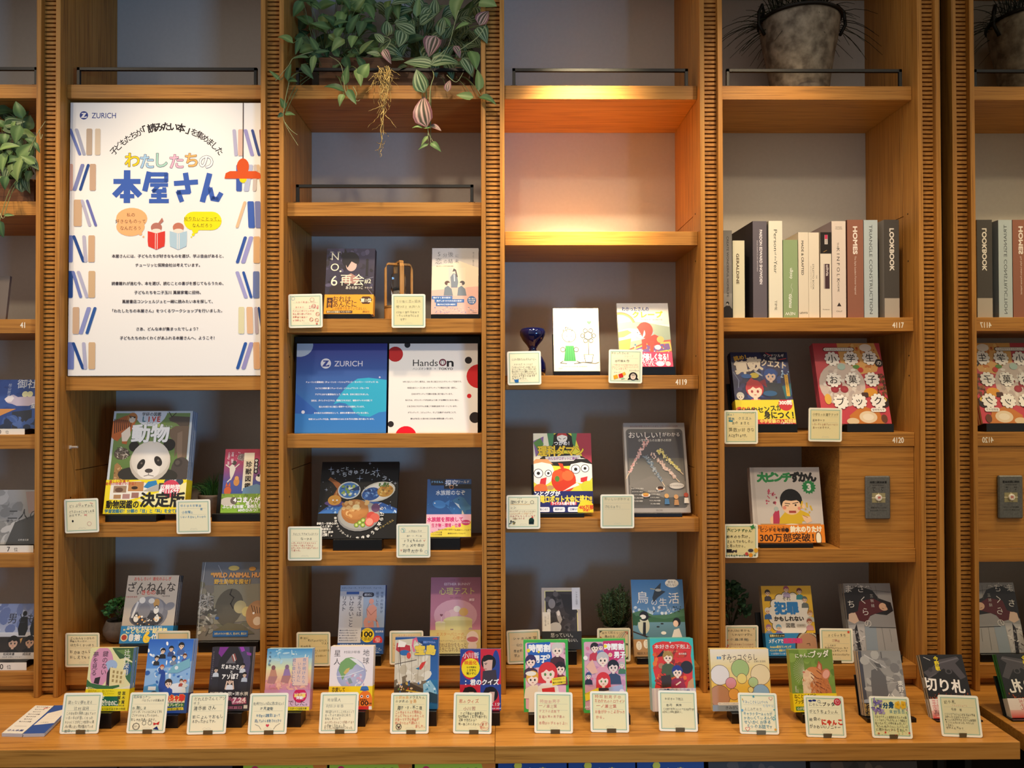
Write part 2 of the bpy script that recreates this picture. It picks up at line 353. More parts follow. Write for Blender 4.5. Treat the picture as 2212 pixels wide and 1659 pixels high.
for k, zs in enumerate(BAYS):
    x0, x1 = XR[k], XL[k+1]; t = thing('bookcase_bay', BL[k], 'bookcase', (x0, 0, 0), 'bays of the oak bookcase'); W = x1-x0
    sm = [zat(1700, 468, .08), zat(1700, 1010, .08)]     # joints in the side linings
    for s, xa in ((1, 0), (-1, W)):
        q = MB(); e = .0125*s
        zz = [CZ+.001]+sorted(sm)+[TOP]
        for i in range(3):
            q.box(min(xa-e, xa), max(xa-e, xa), .0805, BK, zz[i]+.0009, zz[i+1]-.0009)
        q.build('side_panel', OAKV, t, bevel=.0004)
    q = MB(); q.box(-.012, W+.012, BK+.0005, BK+.02, CZ, TOP); q.build('back_panel', GREY, t)
    q = MB()
    for xa in (0.0003, W-.0003):
        for zz in (1.99, 1.86, 1.60, 1.545, 1.22, 1.165):
            q.lathe([(.0022, 0), (.0022, .0006)], 8, c=(0, 0, 0)); m = len(q.v)-16
            for i in range(m, len(q.v)): v = q.v[i]; q.v[i] = (xa+(v[2]-.0003), .056+v[0], zz+v[1])
    q.build('pin_holes', DARK, t)
    for j, z in enumerate([zTop]+zs):
        last = j == len(zs)
        q = MB(); q.box(.0006, W-.0006, SF, BK-.0005, z-TH, z); s_ = q.build('shelf', OAKH, t, bevel=.0008)
        if last:
            q = MB(); q.box(.0006, W-.0006, SF+.006, BK-.001, CZ+.0012+.018, z-TH-.0006); q.build('plinth_board', OAKH, t, bevel=.0006)
            q = MB(); q.box(.0006, W-.0006, SF+.024, BK-.001, CZ+.0012, CZ+.019); q.build('plinth_recess', OAKH, t)
        if (k, j-1) in NUM:
            s, px, py = NUM[(k, j-1)]; p = U(px, py, SF); q = MB(); a = Art(q, .06, .03, SF-.0002, ox=p.x-x0-.03, oz=p.z-.015)
            a.t(s, 50, 50, 35, '#f3ead8', b=.02, sx=.74, res=4); q.build('shelf_number', PMATT, s_)
        if not last and (j == 1 or (k == 2 and j == 2)):
            pa, pb = {0: (-.42, W-.02)}.get(k, (.022, W-.022)); y = SF+.012; h = .0505; r = .0042; q = MB()
            pa = max(pa, .022)
            q.box(pa, pb, y-r, y+r, z+h-2*r, z+h)
            for xx in (pa, pb-2*r): q.box(xx, xx+2*r, y-r, y+r, z, z+h)
            for xx in (pa+r, pb-r): q.box(xx-.009, xx+.009, y-.008, y+.010, z, z+.0025)
            q.build('guard_rail', BLACKM, t, bevel=.0006)
# steel shelf pin left in the side of the poster bay
p = U(165, 965.5, .055); q = MB(); q.tube([(0, 0, 0), (.020, 0, 0)], .0032, 10); q.box(-.001, .002, -.0045, .0045, -.0045, .0045)
tag(q.build('shelf_pin', mat('nickel', '#efe6d8', .35, .5), loc=(XR[1]+.001, .052, p.z)), 'small metal shelf pin sticking out of the side panel left of the panda book', 'pin')
# strip coloured dark for the shade in the gap, then mirror, right end
q = MB(); q.box(XR[5]+.0005, MIR-.001, .05, .33, CZ, TOP); tag(q.build('gap_shade_strip', mat('gap_shade', '#1c1208', .8)), 'narrow dark filler strip between the last post and the mirror', 'trim', None, 'structure')
q = MB(); q.box(0, .012, -1.3, .33, .02, 3.0)
MIRM = mat('mirror_glass', (.80, .80, .72), 0.0, 1.0)
tag(q.build('mirror', MIRM, loc=(MIR, 0, 0)), 'tall mirror at the right end reflecting the bookcase', 'mirror')
# counter
YC = -.297; XS = U(1070, 1560, -.2).x; XE = U(2204, 1606.5, YC).x
t = thing('counter', 'long oak display counter running along the foot of the bookcase', 'counter', (0, 0, 0))
for xa, xb in ((-1.9, XS-.0004), (XS+.0004, XE)):
    q = MB(); q.box(xa, xb, YC, .30, CZ-.0395, CZ); q.build('worktop', OAKT, t, bevel=.0008)
q = MB(); q.box(-1.9, XE-.01, -.02, .30, .30, CZ-.0398); q.build('apron', mat('dark_interior', '#20160e', .7), t)
for xx in (U(2027, 1650, -.2).x, U(2086, 1650, -.2).x, U(560, 1650, -.2).x):
    q = MB(); q.box(xx-.008, xx+.008, -.21, -.19, .30, CZ-.0398); q.build('support_post', BLACKM, t)
q = MB(); q.box(-1.9, XE-.01, -.40, .30, 0, .2995); tag(q.build('base_cabinet', OAKH, bevel=.001), 'low oak base cabinet beneath the counter', 'cabinet')
# small box cabinet and the grey release switch in the right bay
xa = U(1814, 1080, SF+.004).x; z0 = BAYS[4][3]; z1 = BAYS[4][2]-TH
q = MB(); q.box(xa, XL[5]-.0012, SF+.004, BK-.001, z0+.0006, z1-.0006)
tag(q.build('box_cabinet', OAKH, bevel=.0006), 'closed oak box filling the right end of a shelf under number 4120', 'cabinet')
pa, pb = U(1868, 1028, SF), U(1922, 1121, SF); w_, h_ = pb.x-pa.x, pa.z-pb.z
t = thing('release_switch', 'grey wall switch plate with a round button on the oak box', 'switch', ((pa.x+pb.x)/2, SF+.0039, pb.z))
q = MB(); q.box(-w_/2, w_/2, -.010, 0, 0, h_, '#6d6c68'); q.build('plate', noisy('brushed_grey', '#5f5e5b', '#6c6b67', 200, .4, .3), t, bevel=.003)
q = MB(); a = Art(q, w_, h_, -.0103)
a.t('排煙口開放装置', 50, 14.5, 10, '#1b1b1b', b=.02); a.t('SMOKE EXHAUST', 50, 21, 6, '#333')
for u, s in ((32, '電源'), (66, '作動')): a.t(s, u, 27, 6, '#222'); a.e(u, 31, 3, '#101010'); a.e(u+.7, 30.6, 1, '#ddd'); a.t('ON', u, 35.3, 4, '#333')
a.r(24, 39, 78, 61.5, '#8f8664'); a.r(25.5, 40, 76.5, 60.5, '#9a916c'); a.l([(24, 50), (78, 50)], 3, '#d9cfb2'); a.l([(51, 39), (51, 61)], 2, '#d9cfb2')
a.t('排煙口をひらくときは', 50, 73, 6.2, '#222'); a.t('カバーを押してください', 50, 79.5, 6.2, '#222'); q.build('lettering', PMATT, t)
q = MB(); q.lathe([(.0088, 0), (.0088, .003), (.0075, .0042)], 24, '#e5ddd0', capt=True)
for i, v in enumerate(q.v): q.v[i] = (v[0], -.0104-v[2], h_*.502+v[1])
a = Art(q, .012, .012, -.0148, oz=h_*.502-.006); a.t('押', 50, 50, 70, '#c2453a', b=.02); q.build('button', PMATT, t)
# ------------------------------------------------------------------ builders for books, stands and cards
ORD = ('second', 'third', 'fourth', 'fifth')
def book(label, short, face, Yb, tilt, t, art, cover='#ffffff', spine=None, side='L', obi=None, n=1, gloss=True, cat='book', pages='#e6d9bd', stand=None, zs=None, hard=False, yaw=0, Hs=.62, sl=None, gap=.0012):
    """face = (left, right, bottom, top) of the front cover as measured in the photograph; obi = (fraction of height, colour, artwork)"""
    xl, xr, yb, yt = face; p0, p1 = U(xl, yb, Yb), U(xr, yb, Yb); w = p1.x-p0.x; c = (p0+p1)/2; a = R(tilt); h = .2
    for _ in range(12):
        y = PX(c+Vector((0, h*math.sin(a), h*math.cos(a))))[1]; h *= (yb-yt)/(yb-y)
    root = thing('book', label, cat, c, 'copies of the '+short if n > 1 else None, (-a, 0, R(yaw)))
    P = PGLOSS if gloss else PMATT; sp = spine or cover; k = .002 if hard else .0006; s = -1 if side == 'L' else 1; ins = .003 if hard else .0004
    q = MB(); q.box(-w/2, w/2, 0, k, 0, h, cover); q.box(-w/2, w/2, t-k, t, 0, h, cover)
    xs = (-w/2, -w/2+k) if s < 0 else (w/2-k, w/2); q.box(*xs, k, t-k, 0, h, sp)
    if sl: q.box(*((xs[0]-.0001, xs[0]) if s < 0 else (xs[1], xs[1]+.0001)), t*.3, t*.7, h*sl[0], h*sl[1], sl[2])
    A = Art(q, w, h); art(A); q.build('cover', P, root)
    q = MB(); xa, xb = (-w/2+k+.0001, w/2-ins) if s < 0 else (-w/2+ins, w/2-k-.0001); q.box(xa, xb, k+.0001, t-k-.0001, ins, h-ins, pages); q.build('pages', PAPER, root)
    if obi:
        f, col, oa = obi; oh = h*f; e = .0004; yo = A.y-.0002; q = MB(); q.box(-w/2-e, w/2+e, yo, yo+.0001, .0002, oh, col); q.box(-w/2-e, w/2+e, t+.0002, t+.0003, .0002, oh, col)
        xs = (-w/2-e, -w/2-e+.0002) if s < 0 else (w/2+e-.0002, w/2+e); q.box(*xs, yo, t+.0003, .0002, oh, col)
        oa(Art(q, w, oh, yo, oz=.0002)); q.build('paper_band', P, root)
    dv = Vector((0, math.cos(a), -math.sin(a)))
    for i in range(1, n):
        r = dup(root); rnd = random.Random(i*7+int(xl)); r.location = c+dv*(i*(t+gap+(.0010 if obi else 0)))+Vector((rnd.uniform(-.001, .001), 0, 0)); r['label'] = ORD[i-1]+' copy behind the front '+short
    if stand:
        x0, x1, sy = stand; D = n*(t+gap+.001)+.002; X0, X1 = U(x0, sy, Yb-.013).x, U(x1, sy, Yb-.013).x; b = zs+.0003
        rest = c.z-.0008; Cy, Cz = c.y+D*math.cos(a), max(rest-D*math.sin(a), zs+.0015); H = h*Hs; sn, cs = math.sin(a), math.cos(a)
        pr = [(c.y-.013, b), (c.y-.013, rest+.013*math.tan(a)*.2), (c.y-.002, rest), (Cy, Cz), (Cy+H*sn, Cz+H*cs), (Cy+H*sn+.004*cs, Cz+H*cs-.004*sn), (Cy+.004*cs, Cz-.001), (Cy+.004*cs, b)]
        xm = (X0+X1)/2; q = MB(); q.prism([(y-c.y, z-zs) for y, z in pr], X0-xm, X1-xm)
        tag(q.build('book_stand', BLACKP, loc=(xm, c.y, zs), bevel=.0006), 'black sloping stand carrying the '+short, 'book stand', 'black book stands')
    return root
CREAM = '#f8f1cd'; TEAL = '#8fb9a6'; INK = '#4a4a46'; RED = '#d0553f'; BLU = '#2f6fae'; PEN = '#8a8878'
def card(label, cx, cy, lines, Y=.019, size=.0905, rot=0, deco=None, tilt=0, bottom=None, clip=None, paper=CREAM, yaw=0, cw=None, rule=(26, 44)):
    if bottom is not None: p = U(cx, bottom, Y); z0 = p.z
    else: p = U(cx, cy, Y); z0 = p.z-size/2
    g = 'handwritten recommendation cards on the counter' if clip == 2 else 'handwritten recommendation cards on the shelves'
    q = MB(); w = size; rad = w*.055; o = []
    for ux, uz, st in ((w/2-rad, w-rad, 0), (-w/2+rad, w-rad, 90), (-w/2+rad, rad, 180), (w/2-rad, rad, 270)):
        for i in range(5): t_ = R(st+i*22.5); o.append((ux+rad*math.cos(t_), uz+rad*math.sin(t_)))
    q.slab(o, 0, .0007, '#faf6e2'); A = Art(q, w, w, -.00002)
    A.rr(5.5, 5.5, 94.5, 94.5, 1, '#86b5a2'); A.rr(7.2, 7.2, 92.8, 92.8, 1, paper); A.rr(8.4, 8.4, 91.6, 91.6, 1, '#bcd0b8'); A.rr(9, 9, 91, 91, 1, paper)
    for v in rule: A.l([(13, v), (87, v)], .5, '#b9bba6')
    A.l([(40, 87), (44, 84.5), (50, 86), (56, 84.5), (61, 87)], .5, '#c3c2ae'); A.l([(40, 88.5), (61, 88.5)], .4, '#c9c8b4')
    for L in lines:
        s, u, v, sz, col = L[:5]; kw = L[5] if len(L) > 5 else {}
        A.t(s, u, v, sz, col, jit=kw.pop('jit', 1.0), res=1, b=kw.pop('b', .006), **kw)
    if deco: deco(A)
    o_ = q.build('message_card', PAPER, loc=(p.x, p.y, z0), fix=True); o_.rotation_euler = (-R(tilt), R(rot), R(yaw)); tag(o_, label, 'card', g)
    if clip:
        q = MB(); X = cw if cw else 0; th = R(tilt); 
        q.prism([(-.0012, .0001), (-.0012+.0085*math.sin(th), .0095), (-.0004+.0085*math.sin(th), .0095), (-.0002, .0010), (.0022, .0010), (.0022+.010*math.sin(th), .012), (.003+.010*math.sin(th), .012), (.003, .0008), (.022, .0008), (.022, .0001)], -.0108, .0108)
        zb = CZ if clip == 2 else clip
        tag(q.build('card_clip', CLIP, loc=(p.x+X, p.y, zb)), 'metal clip under the '+' '.join(label.split()[:12]), 'clip', 'metal card clips')
    return o_
CLIP = mat('bronze_clip', '#6d5a3c', .35, .7)
# ------------------------------------------------------------------ posters and boards
def board(name, label, xl, xr, yb, yt, Y, tilt, t, art, base, cat, gl=False):
    p0, p1 = U(xl, yb, Y), U(xr, yb, Y); w = p1.x-p0.x; c = (p0+p1)/2; a = R(tilt); h = .3
    for _ in range(12):
        y = PX(c+Vector((0, h*math.sin(a), h*math.cos(a))))[1]; h *= (yb-yt)/(yb-y)
    q = MB(); q.box(-w/2, w/2, 0, t, 0, h, base); art(Art(q, w, h, -.00005, step=.000006))
    o = q.build(name, PMATT, loc=c); o.rotation_euler = (-a, 0, 0); return tag(o, label, cat)
def zlogo(a, u, v, r, col, bg):
    a.e(u, v, r, col); k = a.w/a.h
    a.p([(u-.55*r, v-k*.6*r), (u+.62*r, v-k*.6*r), (u-.05*r, v+k*.42*r), (u+.75*r, v+k*.2*r), (u+.62*r, v+k*.6*r), (u-.75*r, v+k*.6*r), (u-.05*r, v-k*.38*r), (u-.5*r, v-k*.3*r)], bg)
NAVY, DB, PB, LB, TAN, LT = '#3a4780', '#234a90', '#6f7fc0', '#b4b4d0', '#cba987', '#d6c4ae'
def poster(a):
    zlogo(a, 7, 4.7, 2.2, '#2b3f8c', '#f0eef0'); a.t('ZURICH', 17.4, 4.7, 4.1, '#2b3f8c', b=.005, sx=1.0, fit=12.6, res=4)
    a.e(50, 35, 0.1, '#fff')
    a.arc('子どもたちが', 50.4, 34.2, 36.2, 4.2, '#221c22', -49.5, -23.5, b=.012); a.arc('「読みたい本」', 50.4, 34.2, 36.4, 4.9, '#1c161c', -18.5, 17.5, b=.028); a.arc('を集めました', 50.4, 34.2, 36.2, 4.2, '#221c22', 23, 49.5, b=.012)
    for i, (ch, c) in enumerate(zip('わたしたちの', ('#f4d21e', '#a7cdec', '#a9d3c6', '#f6b4cc', '#f8b469', '#f6f2f4'))):
        a.t(ch, 32.4+i*7.7, 21.4+(.3 if i % 2 else -.2), 8.4, c, b=.02, out='#2e3a5c', ow=.022, res=3)
    B = '#3a5fb4'; k = a.w/a.h
    def S(*q, wd=3.1): a.l(list(q), wd, B)
    S((23.5, 29.0), (36, 29.0), wd=2.6); S((29.8, 25.6), (29.8, 36.2), wd=3.4); S((29.5, 29.6), (23.8, 33.8)); S((30.2, 29.6), (36, 33.8)); S((26.8, 34.4), (33, 34.4), wd=2.2)
    S((41, 26.4), (50.2, 26.4), (50.2, 28.7), (41, 28.7), wd=2.2); S((41.2, 26.0), (39.2, 32), wd=2.8); S((42.4, 30.3), (50.6, 30.3), wd=1.9); S((46, 30.6), (43.6, 32.5), (49.8, 32.5), wd=2); S((49.2, 31.6), (49.2, 32.7), wd=2); S((43, 34.2), (50, 34.2), wd=2); S((46.5, 32.5), (46.5, 36), wd=2.4); S((42, 36.2), (51, 36.2), wd=2.2)
    S((55, 29.7), (66, 29.2), wd=2.6); S((60.3, 26.4), (61.8, 32.8), wd=2.8); S((62, 32.8), (56.6, 33.0), (58.2, 36), wd=2.5)
    S((72.6, 26.6), (69.3, 36), wd=2.9); S((69.8, 34.2), (73.2, 31.8), (74.4, 35.3), (77, 35.6), (78.6, 33.6), wd=2.5)
    a.e(32.4, 42.6, 8.1, '#f9b57c', rv=5.6); a.e(31.8, 45.6, 7.4, '#f9b57c', rv=5); a.e(37, 48.2, .9, '#f9b57c'); a.e(38.6, 49.3, .5, '#f9b57c')
    for s, v in (('私の', 41.3), ('好きなものって', 43.7), ('なんだろう', 46.2)): a.t(s, 32, v, 2.3, '#4b2c1e', jit=.5)
    a.rr(59.5, 40.1, 79.2, 46.9, 5, '#fbe613'); a.e(65.5, 47, 1.6, '#fbe613'); a.e(64.5, 48.5, .8, '#fbe613'); a.e(63.5, 49.4, .4, '#fbe613')
    a.t('知りたいことって、', 69.5, 42.8, 2.2, '#3a3416', jit=.5); a.t('なんだろう', 69.3, 45.2, 2.2, '#3a3416', jit=.5)
    for u, c, hc in ((45.3, '#dc3a30', '#b8776a'), (56.7, '#b3cfe0', '#c77a63')):
        a.e(u, 45.9, 2.9, hc, rv=2.5); a.e(u, 47.2, 2.6, '#fbe3d6', rv=1.2)
        a.p([(u-4.5, 47.2), (u, 48.1), (u+4.5, 47.2), (u+4.5, 51), (u+4.2, 52.8), (u, 54.1), (u-4.2, 52.8), (u-4.5, 51)], c); a.l([(u-.5, 48.2), (u-.5, 53.8)], .3, '#f6ece6'); a.l([(u+.5, 48.2), (u+.5, 53.8)], .3, '#f6ece6')
    a.p([(46.2, 44.3), (48.2, 42.3), (49, 43.6), (47.2, 44.8)], '#b8776a')
    tx = (('本屋さんには、子どもたちが好きなものを選び、学ぶ自由があると、', 56.4, 58), ('チューリッヒ保険会社は考えています。', 59.7, 33.5), ('読書離れが進む今、本を選び、読むことの喜びを感じてもらうため、', 66.4, 58), ('子どもたちを二子玉川 蔦屋家電に招待。', 69.7, 34.5),
          ('蔦屋書店コンシェルジュと一緒に読みたい本を探して、', 73.0, 47), ('「わたしたちの本屋さん」をつくるワークショップを行いました。', 76.4, 57), ('さあ、どんな本が集まったでしょう？', 83, 32), ('子どもたちのわくわくがあふれる本屋さんへ、ようこそ！', 86.3, 49))
    for s, v, f in tx: a.t(s, 51.3, v, 1.95, '#3b2f33', b=.018, fit=f)
    rowsL = [(9.6, [(-1.5, 1, 1, DB, 0), (2.6, 1.6, 5, PB, 1), (5.3, 1.8, 4, '#a9adc4', 1), (10, 3, 0, '#bda894', 0), (14.4, 2.8, 0, LT, 0)]), (22.6, [(0, 3.4, 0, '#d7ada0', 0), (4.6, 2, -4, '#7d86bb', 1), (7.6, 1.5, -4, DB, 1), (12, 3.2, 0, '#c4a48c', 0)]),
             (35.7, [(-.5, 1.6, 0, '#d8d4c8', 0), (4.4, 4.2, 0, '#c9a98a', 0), (8.6, 1.7, 4, '#b5b3cc', 1), (11.5, 1.5, 4.5, '#6a70b4', 1)]), (48.8, [(0, 4, 0, PB, 0), (5, 1.7, 5, DB, 1), (8.2, 1.8, 1, '#b9b6cc', 0), (11.7, 3.4, 0, '#cda988', 0)]),
             (61.8, [(0, 4.4, 0, DB, 0), (4.3, 1.7, 4, PB, 1), (7.3, 1.8, 4.5, LB, 1), (12, 3.5, 0, '#d0b08a', 0)]), (75, [(4, 3.4, 0, '#cbac90', 0), (8.6, 2.2, -4, '#8d95cc', 1), (11.8, 1.7, -4, '#2e5aa0', 1)]), (87.8, [(1, 4.3, 0, PB, 0), (5.3, 1.7, 5, DB, 1), (8.6, 1.8, 1, LB, 0), (12.4, 3.5, 0, '#d3b28c', 0)])]
    for v, it in rowsL:
        for u, wd, sl, c, _ in it: a.p([(u-wd/2-sl/2+.4, v), (u+wd/2-sl/2-.4, v), (u+wd/2-sl/2, v+.4), (u+wd/2+sl/2, v+9.4), (u+wd/2+sl/2-.4, v+9.8), (u-wd/2+sl/2+.4, v+9.8), (u-wd/2+sl/2, v+9.4), (u-wd/2-sl/2, v+.4)], c)
    rowsR = [(9.8, [(86, 1.8, 1, '#b6b3cf', 0), (89, 2.8, 0, '#dcb9a8', 0), (93.2, 2, 3.5, '#9d98cc', 0), (96.8, 1.5, 3.5, '#3a4e90', 0), (99.6, 1, 1, '#a06a60', 0)]), (22.8, [(88.2, 3, 0, '#3d5cae', 0), (93, 2.8, -2, '#b5bcd6', 0), (96.5, 2, -.5, '#cfc3bc', 0), (99.4, 1.8, 2.5, '#d8bd9c', 0)]),
             (36.3, [(89.3, 1.6, -4, '#e0bd96', 0), (94.6, 3.4, .6, '#3d60b2', 0), (98.2, 3, .5, '#7a84bd', 0)]), (49.2, [(89.6, 1.7, -4, '#3458a6', 0), (92.6, 2.3, -4, '#9c9bd0', 0), (97.6, 3.4, 0, '#e1b583', 0)]), (62, [(89.8, 2, 4.5, '#a3a2d4', 0), (92.8, 1.5, 4, '#2d57a4', 0), (97.4, 3.3, 0, '#6f80b4', 0)]),
             (75, [(89.8, 3, 0, '#e0d9b0', 0), (94.2, 3.2, .4, '#e2b892', 0), (97.6, 1.8, .5, '#bdb0bb', 0), (99.8, 1.2, 2, '#2c4a86', 0)]), (87.9, [(90, 1.7, -4, '#2c5aa6', 0), (93, 2.2, -4, '#9a95c8', 0), (97.8, 3.3, .4, '#e3b286', 0)])]
    for v, it in rowsR:
        for u, wd, sl, c, _ in it: a.p([(u-wd/2-sl/2+.4, v), (u+wd/2-sl/2-.4, v), (u+wd/2-sl/2, v+.4), (u+wd/2+sl/2, v+9.4), (u+wd/2+sl/2-.4, v+9.8), (u-wd/2+sl/2+.4, v+9.8), (u-wd/2+sl/2, v+9.4), (u-wd/2-sl/2, v+.4)], c)
    a.l([(90.2, 0), (90.2, 22)], .45, '#3f2c28'); a.e(90.3, 28.2, 1.9, '#f5d714'); a.e(90.2, 23.6, 3.2, '#d8541a', rv=4.4)
    a.p([(80.6, 28), (81.2, 26), (83.5, 25.2), (97, 25.2), (99.2, 26), (100, 28)], '#d8541a')
board('poster_board', 'tall white poster board with a printed notice, blue heading and orange lamp', 146.5, 563.5, 811.5, 222, .028, .6, .006, poster, '#f2f0ee', 'poster')
def blueb(a):
    a.g(0, 0, 100, 100, '#3c3f88', '#3f86cc'); a.p([(0, 55), (30, 80), (0, 100)], '#3563b4'); a.p([(0, 78), (18, 79), (40, 70), (60, 78), (100, 76), (100, 100), (0, 100)], '#3b80c8')
    a.p([(42, 68), (50, 56), (58, 46), (68, 39.5), (80, 38.5), (100, 41), (100, 76), (92, 77), (82, 82), (72, 81), (65, 77), (61, 71), (55, 67), (48, 66)], '#36aed0'); a.e(3, 2, 15, '#aebfd4', rv=13)
    zlogo(a, 32.5, 22.5, 5.7, '#dcdde8', '#3d4a92'); a.t('ZURICH', 57.5, 22.5, 8.6, '#d8d8e6', b=.008, fit=31, res=4)
    a.e(92.3, 38, 1, '#c9c0e6'); a.e(8.8, 76.5, 1.9, '#e3e6f2')
    for i, (s, f) in enumerate((('チューリッヒ保険会社（チューリッヒ・インシュアランス・カンパニー・リミテッド）は、', 80), ('スイスに本拠を置くチューリッヒ・インシュアランス・グループの', 59), ('アジアにおける重要拠点として、1986 年、日本に設立されました。', 59), ('当社は、ダイレクトビジネス、提携ビジネスなど、複数のチャネルを通じて', 67), ('個人のお客さまに幅広い保険サービスを提供しています。', 50), ('また私たちは保険会社として、誠実な影響力を持っていると信じ、', 60), ('地域コミュニティや社会、地球環境のためにさまざまな活動に取り組んでいます。', 72))):
        a.t(s, 51, 43.3+i*6.85, 2.2, '#eef2fa', b=.02, fit=f)
board('notice_board', 'square blue printed board standing on a shelf, left of a white one', 636, 833.5, 936, 742, .052, 6, .005, blueb, '#3a5fae', 'sign')
def whiteb(a):
    a.r(0, 0, 100, 100, '#f4efe8')
    for u, v, r, c in ((7, 12, 8.7, '#b92b2c'), (20.5, 1.5, 3.4, '#2b2b2d'), (89.5, 19, 4, '#2b2426'), (101, 37, 13.6, '#c9252b'), (90.5, 59, 2.5, '#d8252c'), (97, 83, 6.2, '#2a2224'), (3, 90, 3.4, '#2a2224'), (20, 104, 12, '#e3122a')): a.e(u, v, r, c)
    a.t('Hands', 41, 21.6, 10.6, '#2d2a2c', fit=28, res=4, b=-.006); a.ring(60.5, 21.4, 3.4, 1.4, '#8d3a4e'); a.l([(59, 24.5), (59.4, 20), (60.4, 18.6), (61.6, 20), (62, 24.5)], .6, '#7a6a70'); a.t('n', 69, 21.2, 13, '#242326', b=.03, fit=7, res=4)
    a.t('ハンズオン東京', 37.5, 28.5, 3.1, '#3a3436', fit=21); a.e(52, 28.5, .5, '#3a3436'); a.t('TOKYO', 64, 28.5, 3.6, '#2d2a2c', b=.02, fit=16)
    for i, (s, f) in enumerate((('NPO 法人ハンズオン東京は、2006 年に設立されたボランティア団体です。', 66), ('地域社会のニーズに合ったボランティアの機会を企画・提供し、', 56), ('日本のボランティア活動の促進に取り組んでいます。', 46), ('私たちは、ボランティアが社会をより良くする原動力になると信じ、', 60), ('さまざまなプログラムを通じて地域社会をサポートしています。', 56), ('ボランティア、コミュニティ、そして企業がつながることで、', 54), ('誰もがお互いに助け合える社会の実現を願っています。', 48))):
        a.t(s, 49, 43+i*6.85, 2.05, '#3a3234', b=.014, fit=f)
board('notice_board', 'square white printed board with red and black dots, right of a blue one', 838, 1031.7, 935.5, 742, .053, 6, .005, whiteb, '#f4efe8', 'sign')
z0 = rows['D']; xa, xb = U(637, 900, .098).x, U(1037, 900, .098).x
q = MB(); q.box(xa, xb, 0, .006, 0, rows['C']-TH-z0-.006); tag(q.build('backing_board', mat('black_board', '#060607', .6), loc=(0, .098, z0+.0003)), 'plain black board behind the blue and white notice boards', 'board')
# ------------------------------------------------------------------ books on the shelves
Z = {1: BAYS[1][2], 15: BAYS[1][3], 2: rows['C'], 25: rows['E'], 26: LED, 3: BAYS[3][2], 34: BAYS[3][3], 35: BAYS[3][4], 42: BAYS[4][1], 43: BAYS[4][2], 44: BAYS[4][3], 45: BAYS[4][4]}
def f(a):
    a.r(0, 0, 100, 100, '#c9d3da'); a.g(3, 2, 97, 68, '#7d9657', '#56763a'); a.dabs(28, 12, 75, 60, 26, ['#9db760', '#7f9a4a', '#c2cf6e', '#5e7a3c'], 1.5, 4, 3)
    a.e(47, -1, 21, '#dfe4ea'); a.t('学研の図鑑', 48, 3.2, 5, '#333', fit=24, b=.02)
    for i, (c, k) in enumerate(zip('LIVE', ('#3d7a86', '#c8472f', '#d8342c', '#d83a30'))): a.t(c, 39+i*6.2, 8, 9.5, k, b=.03, sx=.9)
    a.t('ライブ', 47, 12.3, 3, '#444', b=.01)
    a.p([(0, 10), (14, 5), (24, 3), (30, 9), (26, 16), (22, 24), (20, 33), (14, 32), (13, 25), (8, 30), (3, 28), (0, 26)], '#b8622e'); a.e(24, 7, 6.5, '#c27a3d', rv=7)
    for i in range(9): a.l([(2+i*2.6, 8+i*.2), (3.5+i*2.4, 22-i*.8)], 1.1, '#33211a')
    a.p([(12, 22), (22, 15), (24, 24), (20, 30), (14, 30)], '#e9dccb'); a.e(24, 8.5, 4, '#ead9c0'); a.l([(20, 5), (28, 6)], 1, '#33211a'); a.e(22, 6.5, .9, '#222'); a.e(26.5, 6.5, .9, '#222')
    a.p([(70, 7), (76, 5), (97, 6), (97, 14), (90, 18), (80, 12), (72, 10)], '#5d5045'); a.l([(70, 1), (74, 6), (79, 2)], .9, '#3a3028'); a.l([(86, 12), (87, 20)], 1.5, '#5d5045')
    a.p([(72, 19), (80, 15), (97, 15), (97, 45), (90, 50), (86, 36), (82, 46), (80, 30), (74, 26)], '#75614f'); a.p([(83, 22), (89, 20), (91, 44), (87, 52), (84, 40)], '#8a7461')
    a.e(15, 42, 9.5, '#5b5044', rv=7.5); a.dabs(8, 36, 24, 46, 40, ['#cfc3b4', '#4a4038', '#8c8072'], .4, .9, 5, 4)
    a.p([(8, 53), (11, 51), (16, 54), (20, 68), (8, 68)], '#a07a4c'); a.dabs(9, 55, 19, 68, 26, ['#54371f', '#caa676'], .5, 1.2, 6)
    a.e(91, 58, 12, '#4c4440', rv=16); a.e(87, 51, 5.5, '#3f3835'); a.e(86.5, 51, 3, '#58504b')
    a.e(33, 62, 20, '#33302a', rv=9); a.e(70, 64, 18, '#33302a', rv=9); a.e(30, 35, 6.5, '#1e1b1a'); a.e(74, 33.5, 7.5, '#1e1b1a')
    a.e(52, 50, 25.5, '#c8bfb4', rv=25.5); a.e(52, 47.5, 24, '#f0ece7', rv=23, c2='#d9d2c8'); a.e(51, 58, 14, '#efe9e2', rv=11)
    a.e(41, 52.5, 4, '#2e2927', rv=7, rot=-28); a.e(62, 49.5, 4.3, '#2e2927', rv=7, rot=32); a.e(41.5, 51.5, 1.3, '#6e655e'); a.e(62, 48.8, 1.3, '#6e655e'); a.e(51.5, 58.8, 5, '#4a4343', rv=2.7); a.l([(51.5, 60.5), (51.5, 63), (46, 64)], .8, '#6b6260'); a.l([(51.5, 63), (58, 64)], .8, '#6b6260')
    a.t('動物', 49, 22.5, 24, '#f2f4f6', b=.035, out='#55646a', ow=.012, fit=46, res=4); a.t('どうぶつ', 70, 15.5, 3, '#eee')
